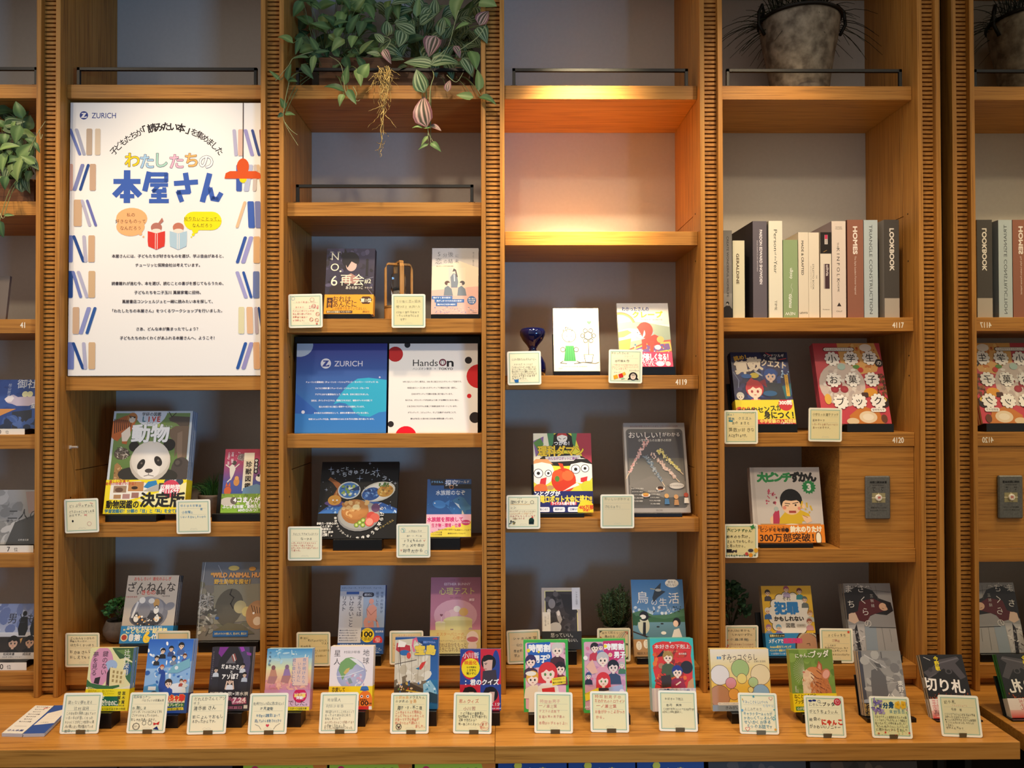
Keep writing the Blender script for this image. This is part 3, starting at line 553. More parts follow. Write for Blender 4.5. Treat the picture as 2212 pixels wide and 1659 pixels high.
def ob(a):
    a.r(0, 0, 100, 100, '#f7e329'); a.p([(6, 10), (42, 4), (60, 18), (50, 46), (30, 60), (6, 58)], '#f4f1e6'); a.p([(40, 60), (100, 8), (100, 78), (60, 80)], '#f6efb0')
    for u, v, w_, h_, c in ((10, 18, 16, 20, '#a4886e'), (28, 6, 19, 28, '#c58a52'), (11, 44, 9, 12, '#b58a5e'), (22, 42, 9, 14, '#b98c86'), (33, 38, 9, 16, '#a5766a')): a.r(u, v, u+w_, v+h_, c)
    a.e(36, 24, 4, '#3b2c22', rv=2); a.e(17, 30, 5, '#6d4f3c', rv=3); a.p([(47, 22), (52, 6), (62, 2), (64, 14), (52, 26)], '#2f86c2'); a.p([(46, 34), (64, 14), (76, 8), (78, 30), (60, 36)], '#b9b5ae'); a.r(66, 10, 72, 32, '#4b443e')
    a.t('美しい写真で', 16, 5, 4.2, '#c0392b', b=.02); a.t('動物の特徴がわかる！', 18, 12, 4, '#c0392b', b=.02); a.e(84, 6, 12, '#38475c', rv=6); a.t('LIVE', 83, 4, 4.5, '#fff', b=.02)
    a.e(81, 27, 11.5, '#d9455f', rv=11); a.t('収録時間', 80, 22, 6.2, '#fff', b=.03); a.t('約116分', 79, 34, 7, '#fff', b=.04)
    a.t('動物図鑑の', 23, 73, 10.5, '#20201e', fit=40, b=.03); a.t('決定版', 72, 60, 19, '#20201e', fit=54, b=.04, res=4); a.t('学習図鑑初！分類の「目」と「科」を全て網羅', 50, 92, 5, '#2f7d9c', b=.03, fit=96)
book('large animal picture book with a panda face and yellow band, front copy', 'panda-face animal book', (222.5, 397.5, 1110, 888), .058, 12, .0105, f, '#c9d3da', '#9eb0c8', 'R', (.325, '#f7e329', ob), n=3, stand=(227, 337, 1127), zs=Z[1])
def f(a):
    a.g(0, 0, 100, 78, '#b83a4e', '#3d4a86'); a.g(0, 20, 100, 50, '#a8455f', '#5a4f90'); a.dabs(2, 4, 98, 66, 26, ['#fff', '#e9c9d9'], .5, 1.1, 4); a.g(0, 50, 100, 80, '#4f58a0', '#39508c')
    a.e(38, 13, 10, '#85706f', rv=8); a.dabs(30, 8, 46, 18, 24, ['#a59390', '#5f5452'], .7, 1.5, 2); a.r(43, 6, 66, 66, '#efe6d2'); a.r(44.5, 7.5, 64.5, 65, '#e9dfc8'); a.r(44, 6, 65, 17, '#f4ecd9')
    for i, ch in enumerate('珍獣図鑑'): a.t(ch, 55, 24.5+i*11.3, 14, '#2a2320', b=.03, res=4)
    for i, ch in enumerate('ゆるゆる'): a.e(71, 18.5+i*5.6, 5, '#1e1c1c'); a.t(ch, 71, 18.5+i*5.6, 7, '#fff', b=.02)
    a.p([(12, 28), (20, 22), (26, 32), (22, 42), (17, 50), (14, 40)], '#d9d2c6'); a.e(22, 22, 5, '#4a423e'); a.l([(14, 30), (4, 25)], 2.4, '#d9d2c6'); a.l([(24, 30), (33, 24)], 2.4, '#d9d2c6'); a.l([(18, 46), (10, 52)], 2.6, '#d9d2c6')
    a.e(30, 52, 6.5, '#c98a4a', rv=9); a.e(30, 46, 4.5, '#d89a58'); a.e(12, 66, 8, '#c75f36', rv=10); a.p([(6, 60), (8, 52), (12, 58)], '#c75f36'); a.p([(12, 58), (16, 52), (18, 60)], '#c75f36'); a.e(86, 30, 9, '#5a4a4a'); a.e(82, 46, 10, '#f1ece4', rv=8); a.e(78, 42, 3, '#222'); a.e(88, 42, 3, '#222'); a.p([(45, 62), (75, 55), (100, 62), (100, 72), (45, 72)], '#6b8fae')
    a.t('宮崎 編著', 17, 5.5, 6, '#f0dfe4', vert=True, sp=.8); a.t('小宮輝之 監修', 9, 5, 5, '#f0dfe4', vert=True, sp=.85)
def ob(a):
    a.g(0, 0, 100, 100, '#7f9c3f', '#8fbf3a'); a.dabs(0, 0, 100, 100, 60, ['#6d8c34', '#98c148', '#7aa338', '#b6d55c'], 1, 3.4, 3); a.e(16, 42, 18, '#cfc7ba', rv=10); a.e(28, 36, 8, '#6a5f58')
    a.t('4コまんがで', 62, 32, 13, '#fff', b=.04, out='#3d5a1c', ow=.02); a.t('楽しいよ', 72, 52, 9, '#fff', b=.03); a.t('ふしぎな珍獣・動物たちの', 50, 68, 8, '#fff', b=.03, fit=92); a.t('60のひみつ！', 60, 86, 8, '#fff', b=.03)
book('small red and blue paperback of odd animals behind the right post', 'odd animals paperback', (476, 574.5, 1108, 970), .058, 13, .014, f, '#a8455f', None, 'L', (.295, '#86ac3c', ob), stand=(457, 561.5, 1126), zs=Z[1])
def f(a):
    a.r(0, 0, 100, 100, '#c2b7ab'); a.t('おもしろい！進化のふしぎ', 49, 5.2, 7.4, '#c0473a', b=.02, fit=72); a.t('ざんねんな', 49, 17.5, 20, '#332b2b', b=.01, fit=92, res=4)
    for i, ch in enumerate('いきもの事典'): a.t(ch, 25+i*9.4, 25.5, 10, '#c9473b' if i in (1, 2, 3) else '#3a302c', b=.02)
    a.t('今泉忠明 監修', 12, 32, 3.6, '#b5463c'); a.t('下間文恵 絵', 78, 31, 3.2, '#5a4c44')
    a.e(50, 56, 36, '#7c7d88', rv=31); a.e(48, 50, 29, '#92939c', rv=24); a.e(46, 64, 33, '#5a5b66', rv=16); a.e(88, 46, 10, '#85868f', rv=7, rot=25); a.e(47, 65, 30, '#3f3f48', rv=13)
    a.e(40, 52, 12, '#84858e', rv=14); a.l([(44, 55), (48, 66), (42, 70)], 4, '#84858e'); a.e(62, 41, 6, '#c79a5c', rv=8); a.e(34, 37, 6, '#e9e6e2'); a.e(52, 38, 6, '#deddda', rv=5); a.l([(18, 62), (26, 40)], 4, '#dcdde0')
    for u, v in ((26, 64), (63, 52), (66, 64)): a.e(u, v, 5, '#efeeea', rv=6.5); a.e(u, v-5, 3.4, '#2b2a2c'); a.e(u, v-4.6, 2.2, '#efeeea')
    a.dabs(26, 60, 72, 74, 22, ['#efeeea', '#222', '#d4a34c', '#e9b06c', '#fff'], 1, 2.2, 8)
def ob(a):
    a.r(0, 0, 100, 100, '#2f86c4'); a.t('日本中の小学生がえらんだ！', 45, 11, 5.4, '#fff', b=.02); a.t('“こどもの本”総選挙', 47, 29, 10.5, '#fff4b0', b=.03, fit=84); a.e(8, 66, 7, '#e8dcae'); a.e(8, 66, 5, '#b44032'); a.rr(17, 46, 26, 88, 4, '#dfe6ee'); a.t('第', 33, 68, 13, '#fff', b=.03); a.t('6', 51, 64, 26, '#ffd93a', b=.05, out='#7a4c14', ow=.012, res=4); a.t('位', 66, 68, 13, '#fff', b=.03); a.dabs(30, 46, 98, 88, 16, ['#ffe36a'], .8, 1.4, 2)
book('grey animal encyclopedia with a basin of animals and blue band, front copy', 'basin-of-animals encyclopedia', (257.5, 370.5, 1390, 1243), .058, 16, .0085, f, '#c2b7ab', '#241d24', 'R', (.255, '#2f86c4', ob), n=3, stand=(258, 362, 1410), zs=Z[15], sl=(.3, .9, '#8e8688'))
def f(a):
    a.r(0, 0, 100, 100, '#7a746c'); a.g(0, 0, 100, 30, '#6b7078', '#75767a'); a.dabs(0, 28, 100, 88, 90, ['#6e6c58', '#80796a', '#8c8674', '#5f5d50', '#94897a'], 1.5, 5, 4)
    a.p([(20, 30), (92, 28), (92, 74), (24, 80)], '#8a8572'); a.e(44, 58, 20, '#5d584c', rv=26, rot=-12); a.l([(46, 36), (44, 42), (50, 46), (46, 54), (50, 60)], 1.6, '#312d28'); a.e(60, 58, 9, '#b7aa7c'); a.e(70, 64, 7, '#d1bd76')
    a.e(86, 68, 17, '#b08358', rv=20); 
    for i in range(6): a.l([(76+i*4, 56+i), (80+i*3, 66)], 1, '#4e3626')
    a.e(80, 66, 1.6, '#eee'); a.e(92, 66, 1.6, '#eee'); a.e(86, 76, 6, '#d9c3a8'); a.dabs(0, 60, 26, 92, 40, ['#8d8c84', '#c2c0b6', '#4c4a44'], .8, 3, 9, 2); a.dabs(2, 42, 20, 62, 40, ['#b4afa6', '#55524a', '#9a9790'], .4, 1.2, 7, 5)
    a.e(28, 72, 3, '#3d5a8a', rv=2); a.p([(24, 88), (44, 78), (64, 80), (84, 92), (24, 94)], '#68634f'); a.r(14, 14, 28, 17, '#d9a24a'); a.e(47, 8, 8, '#d8bd68', rv=3.5); a.e(74, 9, 5, '#d89a3a', rv=3)
    a.t('WILD ANIMAL HUNT', 57, 16.8, 9.4, '#e4a35e', b=.05, out='#5b3a2a', ow=.015, fit=80); a.r(20, 22, 40, 27, '#5a7fb0'); a.t('野生動物を探せ！', 46, 25.5, 7.4, '#dfb04c', b=.04, out='#6b4524', ow=.02, fit=52); a.r(24, 88, 74, 95.5, '#2e64a4'); a.t('スポットライトで探して、見つけて、数えろ！', 49, 91.8, 3.6, '#e8cf7a', b=.02, fit=46)
    a.l([(5, 0), (2, 50), (3, 100)], .6, '#d0d0d0'); a.l([(24, 4), (40, 30)], .5, '#c9ccd2')
book('large grey wild-animal search book in plastic wrap behind the right post', 'wrapped wild-animal book', (422.5, 574, 1383, 1214), .062, 13, .016, f, '#7a746c', None, 'R', None, stand=(428, 558, 1411), zs=Z[15], hard=True)
def f(a):
    a.g(0, 0, 100, 100, '#3a3550', '#2a2430'); a.dabs(0, 0, 100, 70, 60, ['#4a4662', '#2c2838', '#5a5470', '#3a3448', '#241f2c'], 2, 7, 6); a.p([(0, 90), (10, 60), (40, 50), (70, 50), (100, 66), (100, 100), (0, 100)], '#2b2228'); a.e(50, 18, 18, '#191620', rv=18); a.p([(32, 4), (40, 14), (30, 14)], '#191620'); a.p([(38, 0), (46, 12), (34, 10)], '#191620')
    a.e(52, 26, 11, '#d8b8ac', rv=13); a.p([(38, 20), (50, 12), (66, 16), (62, 24), (52, 20), (44, 30)], '#191620'); a.p([(32, 46), (52, 38), (70, 46), (66, 54), (40, 54)], '#b08478'); a.r(82, 20, 87, 42, '#1b1822'); a.e(84.5, 18, 3, '#1b1822'); a.l([(80, 48), (98, 44)], 1, '#9090a4'); a.l([(86, 60), (99, 72)], 1, '#8a7690')
    a.t('N', 18, 12, 23, '#f2ecd0', b=-.008, res=4); a.t('O', 18, 28.5, 23, '#f2ecd0', b=-.008, res=4); [a.r(u-3, v-.35, u+3, v+.35, '#f2ecd0') for u, v in ((10.6, 5.6), (25.4, 5.6), (10.6, 16.2))]; a.e(30, 35, 2, '#f2ecd0'); a.t('6', 18, 49, 31, '#f2ecd0', b=-.005, res=4); a.t('再会', 55, 48.5, 27, '#f5eed2', b=0, fit=49, res=4); a.t('#2', 87, 50, 13, '#f5eed2', b=.01); a.t('あさのあつこ', 60, 60, 7.4, '#f0e9d6', b=.015, fit=35); a.t('絵 影山徹', 89, 60, 3.6, '#e0d6c8')
def ob(a):
    a.r(0, 0, 100, 100, '#f3a62a'); a.r(5, 16, 17, 68, '#4b2612'); a.t('十四年', 11, 22, 7, '#f3a62a', vert=True, b=.02, sp=1.1); a.t('おれは、', 38, 24, 14.5, '#4a2614', b=.01, fit=42); a.t('あんたに', 42, 50, 14.5, '#4a2614', b=.01, fit=48); a.t('この世界で生きていてほしい。', 52, 72, 6.6, '#4a2614', fit=70)
    a.p([(72, 26), (78, 10), (92, 10), (98, 26), (92, 48), (78, 48)], '#4a2614'); a.t('第1位', 85, 30, 9, '#fff1cf', b=.03); a.r(5, 82, 58, 95, '#4a2614'); a.t('累計230万部超えベストセラー', 31, 88.5, 4.6, '#fbe4b0', b=.02, fit=50); a.t('講談社', 86, 88, 5, '#4a2614')
book('dark novel with a black-haired youth and an orange band, front copy', 'black-haired youth novel', (699.4, 805.5, 679, 537), .058, 12, .011, f, '#2e2838', '#332a3c', 'R', (.295, '#f3a62a', ob), n=2, stand=(699, 800, 687), zs=Z[2])
def f(a):
    a.g(0, 0, 100, 60, '#b4b4ba', '#ead9c0'); a.g(0, 22, 100, 62, '#cfc6c0', '#efe0c4'); a.p([(0, 28), (60, 20), (100, 30), (100, 66), (0, 64)], '#ecdcc0'); a.r(36, 30, 44, 60, '#e7cfc4'); a.r(60, 30, 72, 60, '#eee2c4'); a.p([(0, 64), (100, 58), (100, 100), (0, 100)], '#e9b9ac'); a.p([(40, 58), (75, 60), (72, 72), (38, 72)], '#f0c6b4')
    a.p([(40, 44), (46, 38), (54, 40), (57, 52), (55, 60), (42, 60)], '#7b8794'); a.e(48, 36, 4, '#f0d4c4'); a.p([(44, 36), (47, 31), (52, 33), (56, 44), (53, 44), (50, 35)], '#4c4048'); a.l([(48, 40), (49, 50)], 2, '#e9e6e6')
    for u, fl in ((35, 1), (64, -1)): a.p([(u-9, 72), (u-7, 60), (u, 57), (u+8, 62), (u+11, 72)], '#76838f'); a.e(u, 54, 5, '#f0d4c4'); a.e(u-1.5*fl, 53, 5.6, '#5c4138' if fl > 0 else '#4a4048', rv=5); a.e(u+2.2*fl, 55, 3.6, '#f0d4c4')
    for s, u, v, z in (('5', 15, 9, 14), ('分', 28, 11, 10), ('後', 40, 9.5, 12.5), ('に', 54, 12, 8), ('恋', 14, 20, 15), ('の', 29, 20.5, 9), ('結', 40, 20, 11), ('末', 53, 20, 10)): a.t(s, u, v, z, '#66686e', b=-.012)
    a.t('橘つばさ・桃戸ハル', 89, 6, 3.6, '#6d6e74', vert=True); a.t('誰もがちょっと恋する結末の物語', 28, 27.5, 3, '#7a7670', fit=36)
    for s, v, u0, u1 in (('胸がすく恋の結末！', 75, 1, 45), ('胸がしめつけられる恋の結末！', 79.7, 7, 70), ('胸がおどる恋の結末！', 85, 10, 55)): a.r(u0, v-2.5, u1, v+2.5, '#2f6db2'); a.t(s, (u0+u1)/2, v, 4, '#fff', b=.02, fit=(u1-u0)*.86)
    a.e(86, 79, 9.5, '#2f6db2'); a.t('青い鳥の', 86, 76.5, 3.6, '#fff', b=.02); a.t('恋の文庫', 86, 79.5, 3.6, '#fff', b=.02); a.t('大人気', 86, 82.4, 3.6, '#fff', b=.02); a.dabs(4, 88, 98, 98, 50, ['#b7a7ba', '#e6c7c0', '#9a9cb8', '#f2d9d0'], .8, 1.8, 4); a.t('Gakken', 93, 97, 3, '#5a4a50')
book('pale paperback with three seated schoolgirls and a blue caption', 'three schoolgirls paperback', (931, 1033, 679.5, 536), .058, 12, .013, f, '#dccfc4', '#c9bcb4', 'L', None, n=2, stand=(931, 1036, 687), zs=Z[2])
def f(a):
    a.r(0, 0, 100, 100, '#08080a'); a.dabs(2, 2, 98, 62, 34, ['#cfd4e4', '#8f98b4', '#fff'], .15, .5, 3)
    for u, v, r in ((12, 10, 4), (72, 12, 4), (62, 2.5, 2.4), (50, 22.5, 4.5), (96, 29, 2.6), (8, 37, 2.6), (24, 17, 1.6), (66, 24, 1.4)): a.star(u, v, r, 4, '#c9d2e6', .12)
    for i, ch in enumerate('まるごと'): a.t(ch, 15+i*6, 15-[0, 2.4, 4.6, 6][i], 5.2, '#d8d8d6', b=.01)
    for i, ch in enumerate('ちきゅうレストラン'): a.t(ch, 30+i*7.4, [17.6, 15, 14, 13.6, 14.2, 16, 19, 23, 27][i]-.5, 7.4, '#dcdcda', b=.012, rot=-i*3)
    a.p([(0, 68), (10, 60), (30, 54), (55, 51), (80, 54), (100, 62), (100, 68)], '#2f5fa8'); a.p([(0, 68), (14, 62), (40, 57), (62, 56), (84, 60), (100, 68)], '#3a74bd'); a.dabs(2, 58, 98, 67, 46, ['#dfeaf4', '#9fc0e0', '#274f8c', '#bcd4ec'], .6, 2.4, 5, .5)
    a.p([(14, 26), (18, 24), (24, 28), (30, 33), (40, 26), (52, 36), (48, 46), (36, 50), (18, 44), (22, 36)], '#a9622f'); a.l([(12, 23), (24, 31)], 4.4, '#a9622f'); a.e(37.5, 38, 14.5, '#cfd6d0', rv=11.5); a.e(37.5, 38, 12.8, '#3f74b4', rv=10); a.dabs(29, 32, 46, 44, 34, ['#4e83c0', '#7d9c4a', '#a4b85c', '#dfe6da', '#27508c'], 1, 2.6, 6); a.p([(37, 38), (50, 32), (51, 38)], '#18335e')
    a.e(75, 40, 22, '#d3cebb', rv=12.5, rot=14); a.e(75, 40, 20, '#e6e2d4', rv=10.8, rot=14); a.e(66, 43, 12, '#2c5596', rv=8.4, rot=14); a.dabs(58, 37, 74, 48, 30, ['#244a88', '#4677b8', '#1a3668', '#7fa5d4'], .8, 2.2, 7); a.e(84, 39, 10.5, '#c9933c', rv=7.8, rot=14); a.dabs(77, 34, 92, 44, 26, ['#dba84e', '#b9782c', '#e6c06a', '#8f6a2a'], .8, 2, 8); a.dabs(76, 29, 88, 33, 20, ['#4a6a34', '#6b8a44'], .8, 1.6, 9)
    a.e(20, 55, 12.5, '#5c4a84', rv=3.6); a.e(20, 51, 8.6, '#d99a3f', rv=6.6); a.e(18, 51, 1, '#fff'); a.e(23, 51, 1, '#fff'); a.ring(20.5, 52.6, 2, .6, '#7a3a20', 8, a0=20, a1=160); a.l([(21, 45), (22, 40)], .8, '#d9b26a')
    a.e(52, 71, 27, '#8d8c8a', rv=20); a.e(52, 70, 25.4, '#b9b8b2', rv=18.4, c2='#a3a29c'); a.e(47, 66, 17.5, '#a96d35', rv=15.5); a.e(47, 63, 17, '#c98f4f', rv=13, c2='#b9783a'); a.dabs(32, 53, 62, 72, 26, ['#d8a562', '#b87a3c', '#e2b878'], 1.4, 3.4, 11); a.e(48, 60, 4.5, '#efd9a0', rv=3.4)
    a.e(73, 61, 5.6, '#6a4468'); a.e(68, 72, 6, '#c9483c'); a.e(72.5, 74, 6, '#d5604f'); a.e(66, 79, 6, '#d8584a'); a.e(66, 79, 4.6, '#ef9a86')
    for u, v in ((50, 83), (54, 80), (58, 77), (58, 83)): a.e(u, v, 3.2, '#5f7a2a'); a.e(u, v, 2.4, '#a8bf4e'); a.e(u, v, .8, '#f0efc8')
    a.arc('ちきゅうを平らげろ！', 51.5, 70, 30, 5.4, '#efece4', 178, 62, b=.03, flip=True); a.arc('暴食ブラックホール！', 51.5, 70, 29, 3.4, '#e8e5dc', 262, 196, b=.02, flip=True)
    for i, s in enumerate(('想像力・好奇心が', 'ぐんと育つ', '新感覚の', '食べ物？絵本', '第2弾！。')): a.t(s, 12, 81+i*3.6, 3.2 if i < 4 else 4.4, '#efece4', b=.03)
    a.t('チョーヒカル', 88, 82, 3.4, '#c8b46a', rot=32)
book('square black picture book of planet dishes among stars', 'planet dishes picture book', (682, 854.5, 1163.5, 997.5), .056, 21, .012, f, '#08080a', None, 'L', None, stand=(719, 825, 1186), zs=Z[25], hard=True)
def f(a):
    a.g(0, 0, 100, 100, '#274a80', '#2f6fae'); a.dabs(2, 22, 98, 62, 40, ['#3a74b4', '#2a5a98', '#4d88c4'], .6, 2, 5); a.p([(6, 0), (42, 0), (38, 11), (9, 11)], '#131722'); a.r(38, 9, 100, 17, '#10131c'); a.t('探究', 55, 7, 15, '#dfe2ea', b=.01, fit=28); a.ring(55, 14, 4, 1.6, '#c98a5c'); a.t('ワールド', 82, 5, 8, '#d5d8e2', fit=26, b=.01); a.t('ドラえもん', 23, 5, 5.4, '#6fa8dc', b=.03, fit=26); a.t('水族館のなぞ', 53, 24, 12, '#dbe2ea', b=.012, fit=66, res=4)
    a.p([(0, 50), (20, 46), (48, 50), (60, 62), (0, 62)], '#24508c'); a.e(28, 44, 15, '#3f7cbc', rv=9, rot=-10); a.p([(40, 42), (52, 36), (50, 48)], '#3f7cbc'); a.e(18, 42, 1.4, '#fff')
    a.p([(56, 38), (64, 34), (74, 30), (84, 33), (92, 42), (100, 48), (98, 54), (90, 54), (86, 62), (80, 70), (78, 58), (72, 48), (64, 42)], '#3d6f96'); a.p([(62, 41), (72, 44), (76, 52), (70, 48)], '#c9d6de'); a.p([(80, 54), (84, 60), (82, 68), (79, 60)], '#d9cdb4'); a.e(72, 36, 1.2, '#10202c')
def ob(a):
    a.r(0, 0, 100, 100, '#f2dc4a'); a.p([(0, 0), (100, 0), (100, 30), (60, 50), (0, 90)], '#f0b8cc'); a.t('水族館を探検して', 42, 23, 11.5, '#d8447c', b=.06, out='#ffffff', ow=.03, fit=80); a.t('生き物・環境・仕事', 45, 49, 9.5, '#d8447c', b=.05, out='#fff', ow=.03, fit=66); a.e(89, 37, 10, '#c8376c', rv=6); a.t('がわかる', 89, 37, 4.2, '#fff')
    for i, (u, v, s) in enumerate(((46, 68, '海の生き物の秘密から'), (24, 80, 'サンゴの仕事'), (82, 70, '水族館のしごとまで'), (68, 85, '裏側をのぞいてみよう'), (24, 90, 'イルカの知恵'))): a.t(s, u, v, 4, '#7a5a2a', b=.01)
book('small blue aquarium book with a dolphin and a yellow-pink band', 'dolphin aquarium book', (920, 1017, 1160, 1035), .058, 17, .016, f, '#2a5a98', None, 'L', (.385, '#f2dc4a', ob), stand=(921, 994, 1180), zs=Z[25])
def f(a):
    a.r(0, 0, 100, 100, '#a4b7d2'); a.r(0, 9, 52, 84, '#cdcdd2'); a.t('スタンフォード、ケンブリッジ、イェール…', 49, 4.2, 4.6, '#3c4c74', b=.01, fit=92); a.r(14, 9.5, 42, 13.5, '#3c64ac'); a.l([(2, 8), (52, 9)], .5, '#8090b0')
    a.rr(50, 11, 75, 17.5, 4, '#262a40'); a.t('絶対に', 62.5, 14.2, 6, '#e8eaf2', b=.02)
    for s, u in (('考えては', 44), ('いけないこと', 26.5), ('リスト', 10)): a.t(s, u, 15.5, 11.4, '#2c3048', b=.006, vert=True, sp=.98)
    a.t('世界の科学が', 93, 9, 6.6, '#2f4470', vert=True, sp=1.2); a.t('証明した', 83, 9, 6.6, '#2f4470', vert=True, sp=1.2)
    S = '#e3a294'; a.e(70, 24, 5.4, S, rv=6); a.p([(66, 30), (74, 28), (82, 33), (83, 48), (78, 52), (62, 50), (60, 36)], S); a.p([(62, 50), (80, 48), (84, 58), (84, 62), (90, 62), (86, 54)], S); a.p([(58, 48), (76, 46), (72, 54), (64, 52), (66, 66), (60, 68), (54, 54)], S); a.p([(64, 56), (76, 52), (78, 62), (76, 68), (68, 68)], '#dc978a'); a.l([(66, 26), (60, 36), (62, 44)], .6, '#8a4c44'); a.l([(61, 36), (70, 44), (82, 36)], .7, '#8a4c44')
    a.p([(50, 62), (100, 62), (100, 84), (50, 84)], '#3b62a8')
    for i in range(5): a.t('あなたの思い込みはこの一冊で変わる'[:12-(i % 3)], 24, 66+i*3.6, 3.3, '#4a5068', b=.01); a.r(3, 65.2+i*3.6, 5, 66.6+i*3.6, '#4a5068')
    a.e(64, 73, 15, '#f2d21e', rv=15); a.t('世界累計', 63, 66, 4, '#3a3014'); a.t('100', 63, 71.5, 15, '#241e10', b=.05, fit=24, res=4); a.t('万部超！', 62, 78.5, 8, '#2c2410', b=.01); a.e(87, 81, 10.4, '#c9353a', rv=10.4)
    for i, s in enumerate(('脳科学', '神経科学', '心理学', 'がつきとめた')): a.t(s, 87, 77.6+i*2.4, 3, '#fff')
    a.t('堀田秀吾', 90, 68, 4.6, '#e8ecf4', b=.01); a.r(0, 84, 100, 100, '#27508e'); a.t('自問自答に教えてくれる', 32, 87, 5, '#cdd9ee'); a.t('絶対に考えてはいけないこと。', 60, 93, 6.8, '#e8eef8', fit=72); a.t('飛鳥新社', 86, 97.5, 3, '#cdd9ee')
book('pale blue book with a seated naked thinker and yellow disc', 'seated thinker book', (728, 827.5, 1413, 1264), .058, 15, .024, f, '#a4b7d2', '#27508e', 'R', None, stand=(733, 823, 1440), zs=Z[26], sl=(.2, .8, '#5d7fb4'))
def f(a):
    a.g(0, 0, 100, 100, '#a86a80', '#d48fa8'); a.e(50, 50, 43, '#d9a6b4', rv=30); a.t('ESTHER BUNNY', 53, 9, 6.6, '#e8c9d0', b=.03, fit=52); a.t('心理テスト', 52, 18.5, 15, '#e9d784', b=.015, fit=70, res=4); a.t('エスターバニーの', 52, 4, 3.4, '#7a4458'); a.heart(82, 30, 8.5, '#b07488'); a.t('練習', 82, 30, 5.4, '#f0d8e0', b=.02); a.t('監修 心理研究会', 50, 27, 3, '#8a5468')
    a.e(45, 48, 11, '#e9c3c4', rv=8); a.e(53, 42, 7, '#f2e3d4', rv=6); a.e(66, 46, 9, '#e2b66c', rv=8); a.e(34, 50, 6, '#e6b4bc', rv=8)
    a.e(55, 57, 29, '#e6dc9c', rv=8); a.p([(27, 57), (83, 57), (83, 72), (60, 74), (27, 71)], '#d9cd88'); a.e(20, 60, 10, '#ece2b4', rv=3); a.p([(10, 60), (30, 60), (29, 71), (11, 71)], '#ded29a'); a.l([(22, 60), (22, 52)], 1.6, '#e9c9d0'); a.heart(22, 50, 3, '#8a5060'); a.r(40, 68, 46, 73, '#9a7a78'); a.e(80, 69, 4, '#b89a98')
def ob(a):
    a.r(0, 0, 100, 100, '#d9c683'); a.t('エスターバニーの', 40, 18, 7, '#c9884a', b=.01); a.t('心理テスト', 62, 34, 7, '#c9884a', b=.01); a.t('世界のアイデアぜんぶここにあり！', 42, 47, 4, '#7a5a40', fit=56); a.t('読めば自分をもっと', 44, 64, 9.6, '#6a4a3a', fit=56); a.t('好きになれるかも！', 44, 83, 9.6, '#6a4a3a', fit=56); a.e(84, 34, 12, '#f0dcd0', rv=13); a.e(84, 40, 11, '#c9707c', rv=5); a.e(84, 70, 9, '#f0dcd0', rv=8)
book('pink psychology quiz book with a cream round table drawing', 'pink quiz book', (928, 1038, 1412, 1247), .058, 13, .014, f, '#c17a92', None, 'L', (.305, '#d9c683', ob), stand=(938, 1036, 1441), zs=Z[26])
def f(a):
    a.r(0, 0, 100, 100, '#e0d8c4'); a.t('自分を受け入れるスヌーピー', 66, 9.2, 5, '#4c4a46', b=.015, fit=54); a.t('いろいろなものを抱えて生きる私たちへ', 68, 13.4, 2.7, '#6a6862', fit=50); a.heart(79, 23, 5, '#55a868'); a.l([(62, 32), (68, 26), (74, 25)], .7, '#6b6a62')
    G = '#3f8f54'; L = '#4a4842'
    a.ring(34, 44, 15, 1.2, L); a.dabs(20, 30, 48, 37, 26, [L, '#6a6862', '#f4eedb'], .6, 1.6, 4); a.e(29, 45, .9, L); a.e(39, 45, .9, L); a.l([(32, 53), (36, 53)], 1.2, L)
    a.p([(26, 60), (44, 60), (48, 84), (22, 84)], G)
    for i in range(5): a.l([(26+i*4.4, 62), (24+i*5.4, 83)], .7, '#2c6a3e')
    a.ring(20, 66, 5, 1.2, L); a.ring(49, 66, 5, 1.2, L); a.l([(20, 84), (14, 87), (28, 88)], 1.3, L); a.l([(50, 84), (58, 87), (44, 88)], 1.3, L)
    a.l([(76, 84), (76, 52)], 1.3, L); a.ring(76, 44, 9, 1.2, L, rv=9); [a.ring(76+12*math.cos(R(i*60)), 44+9*math.sin(R(i*60)), 4.6, 1.2, L, 12) for i in range(6)]; a.p([(66, 74), (86, 74), (83, 86), (69, 86)], '#efe9d4'); a.l([(66, 74), (86, 74), (83, 86), (69, 86), (66, 74)], 1.2, L); a.l([(52, 87), (64, 86), (90, 88), (98, 86)], 1.2, L)
    a.t('チャールズ・M・シュルツ 絵　谷川俊太郎 訳', 44, 92.6, 2.8, '#6a6862', fit=56); a.t('光文社', 14, 95.6, 2.6, '#6a6862')
book('cream book with a line drawing of a child in green', 'cream line-drawing book', (1197, 1296.6, 802, 666), .058, 13, .014, f, '#e0d8c4', None, 'L', None, stand=(1196, 1296, 809), zs=Z[3])
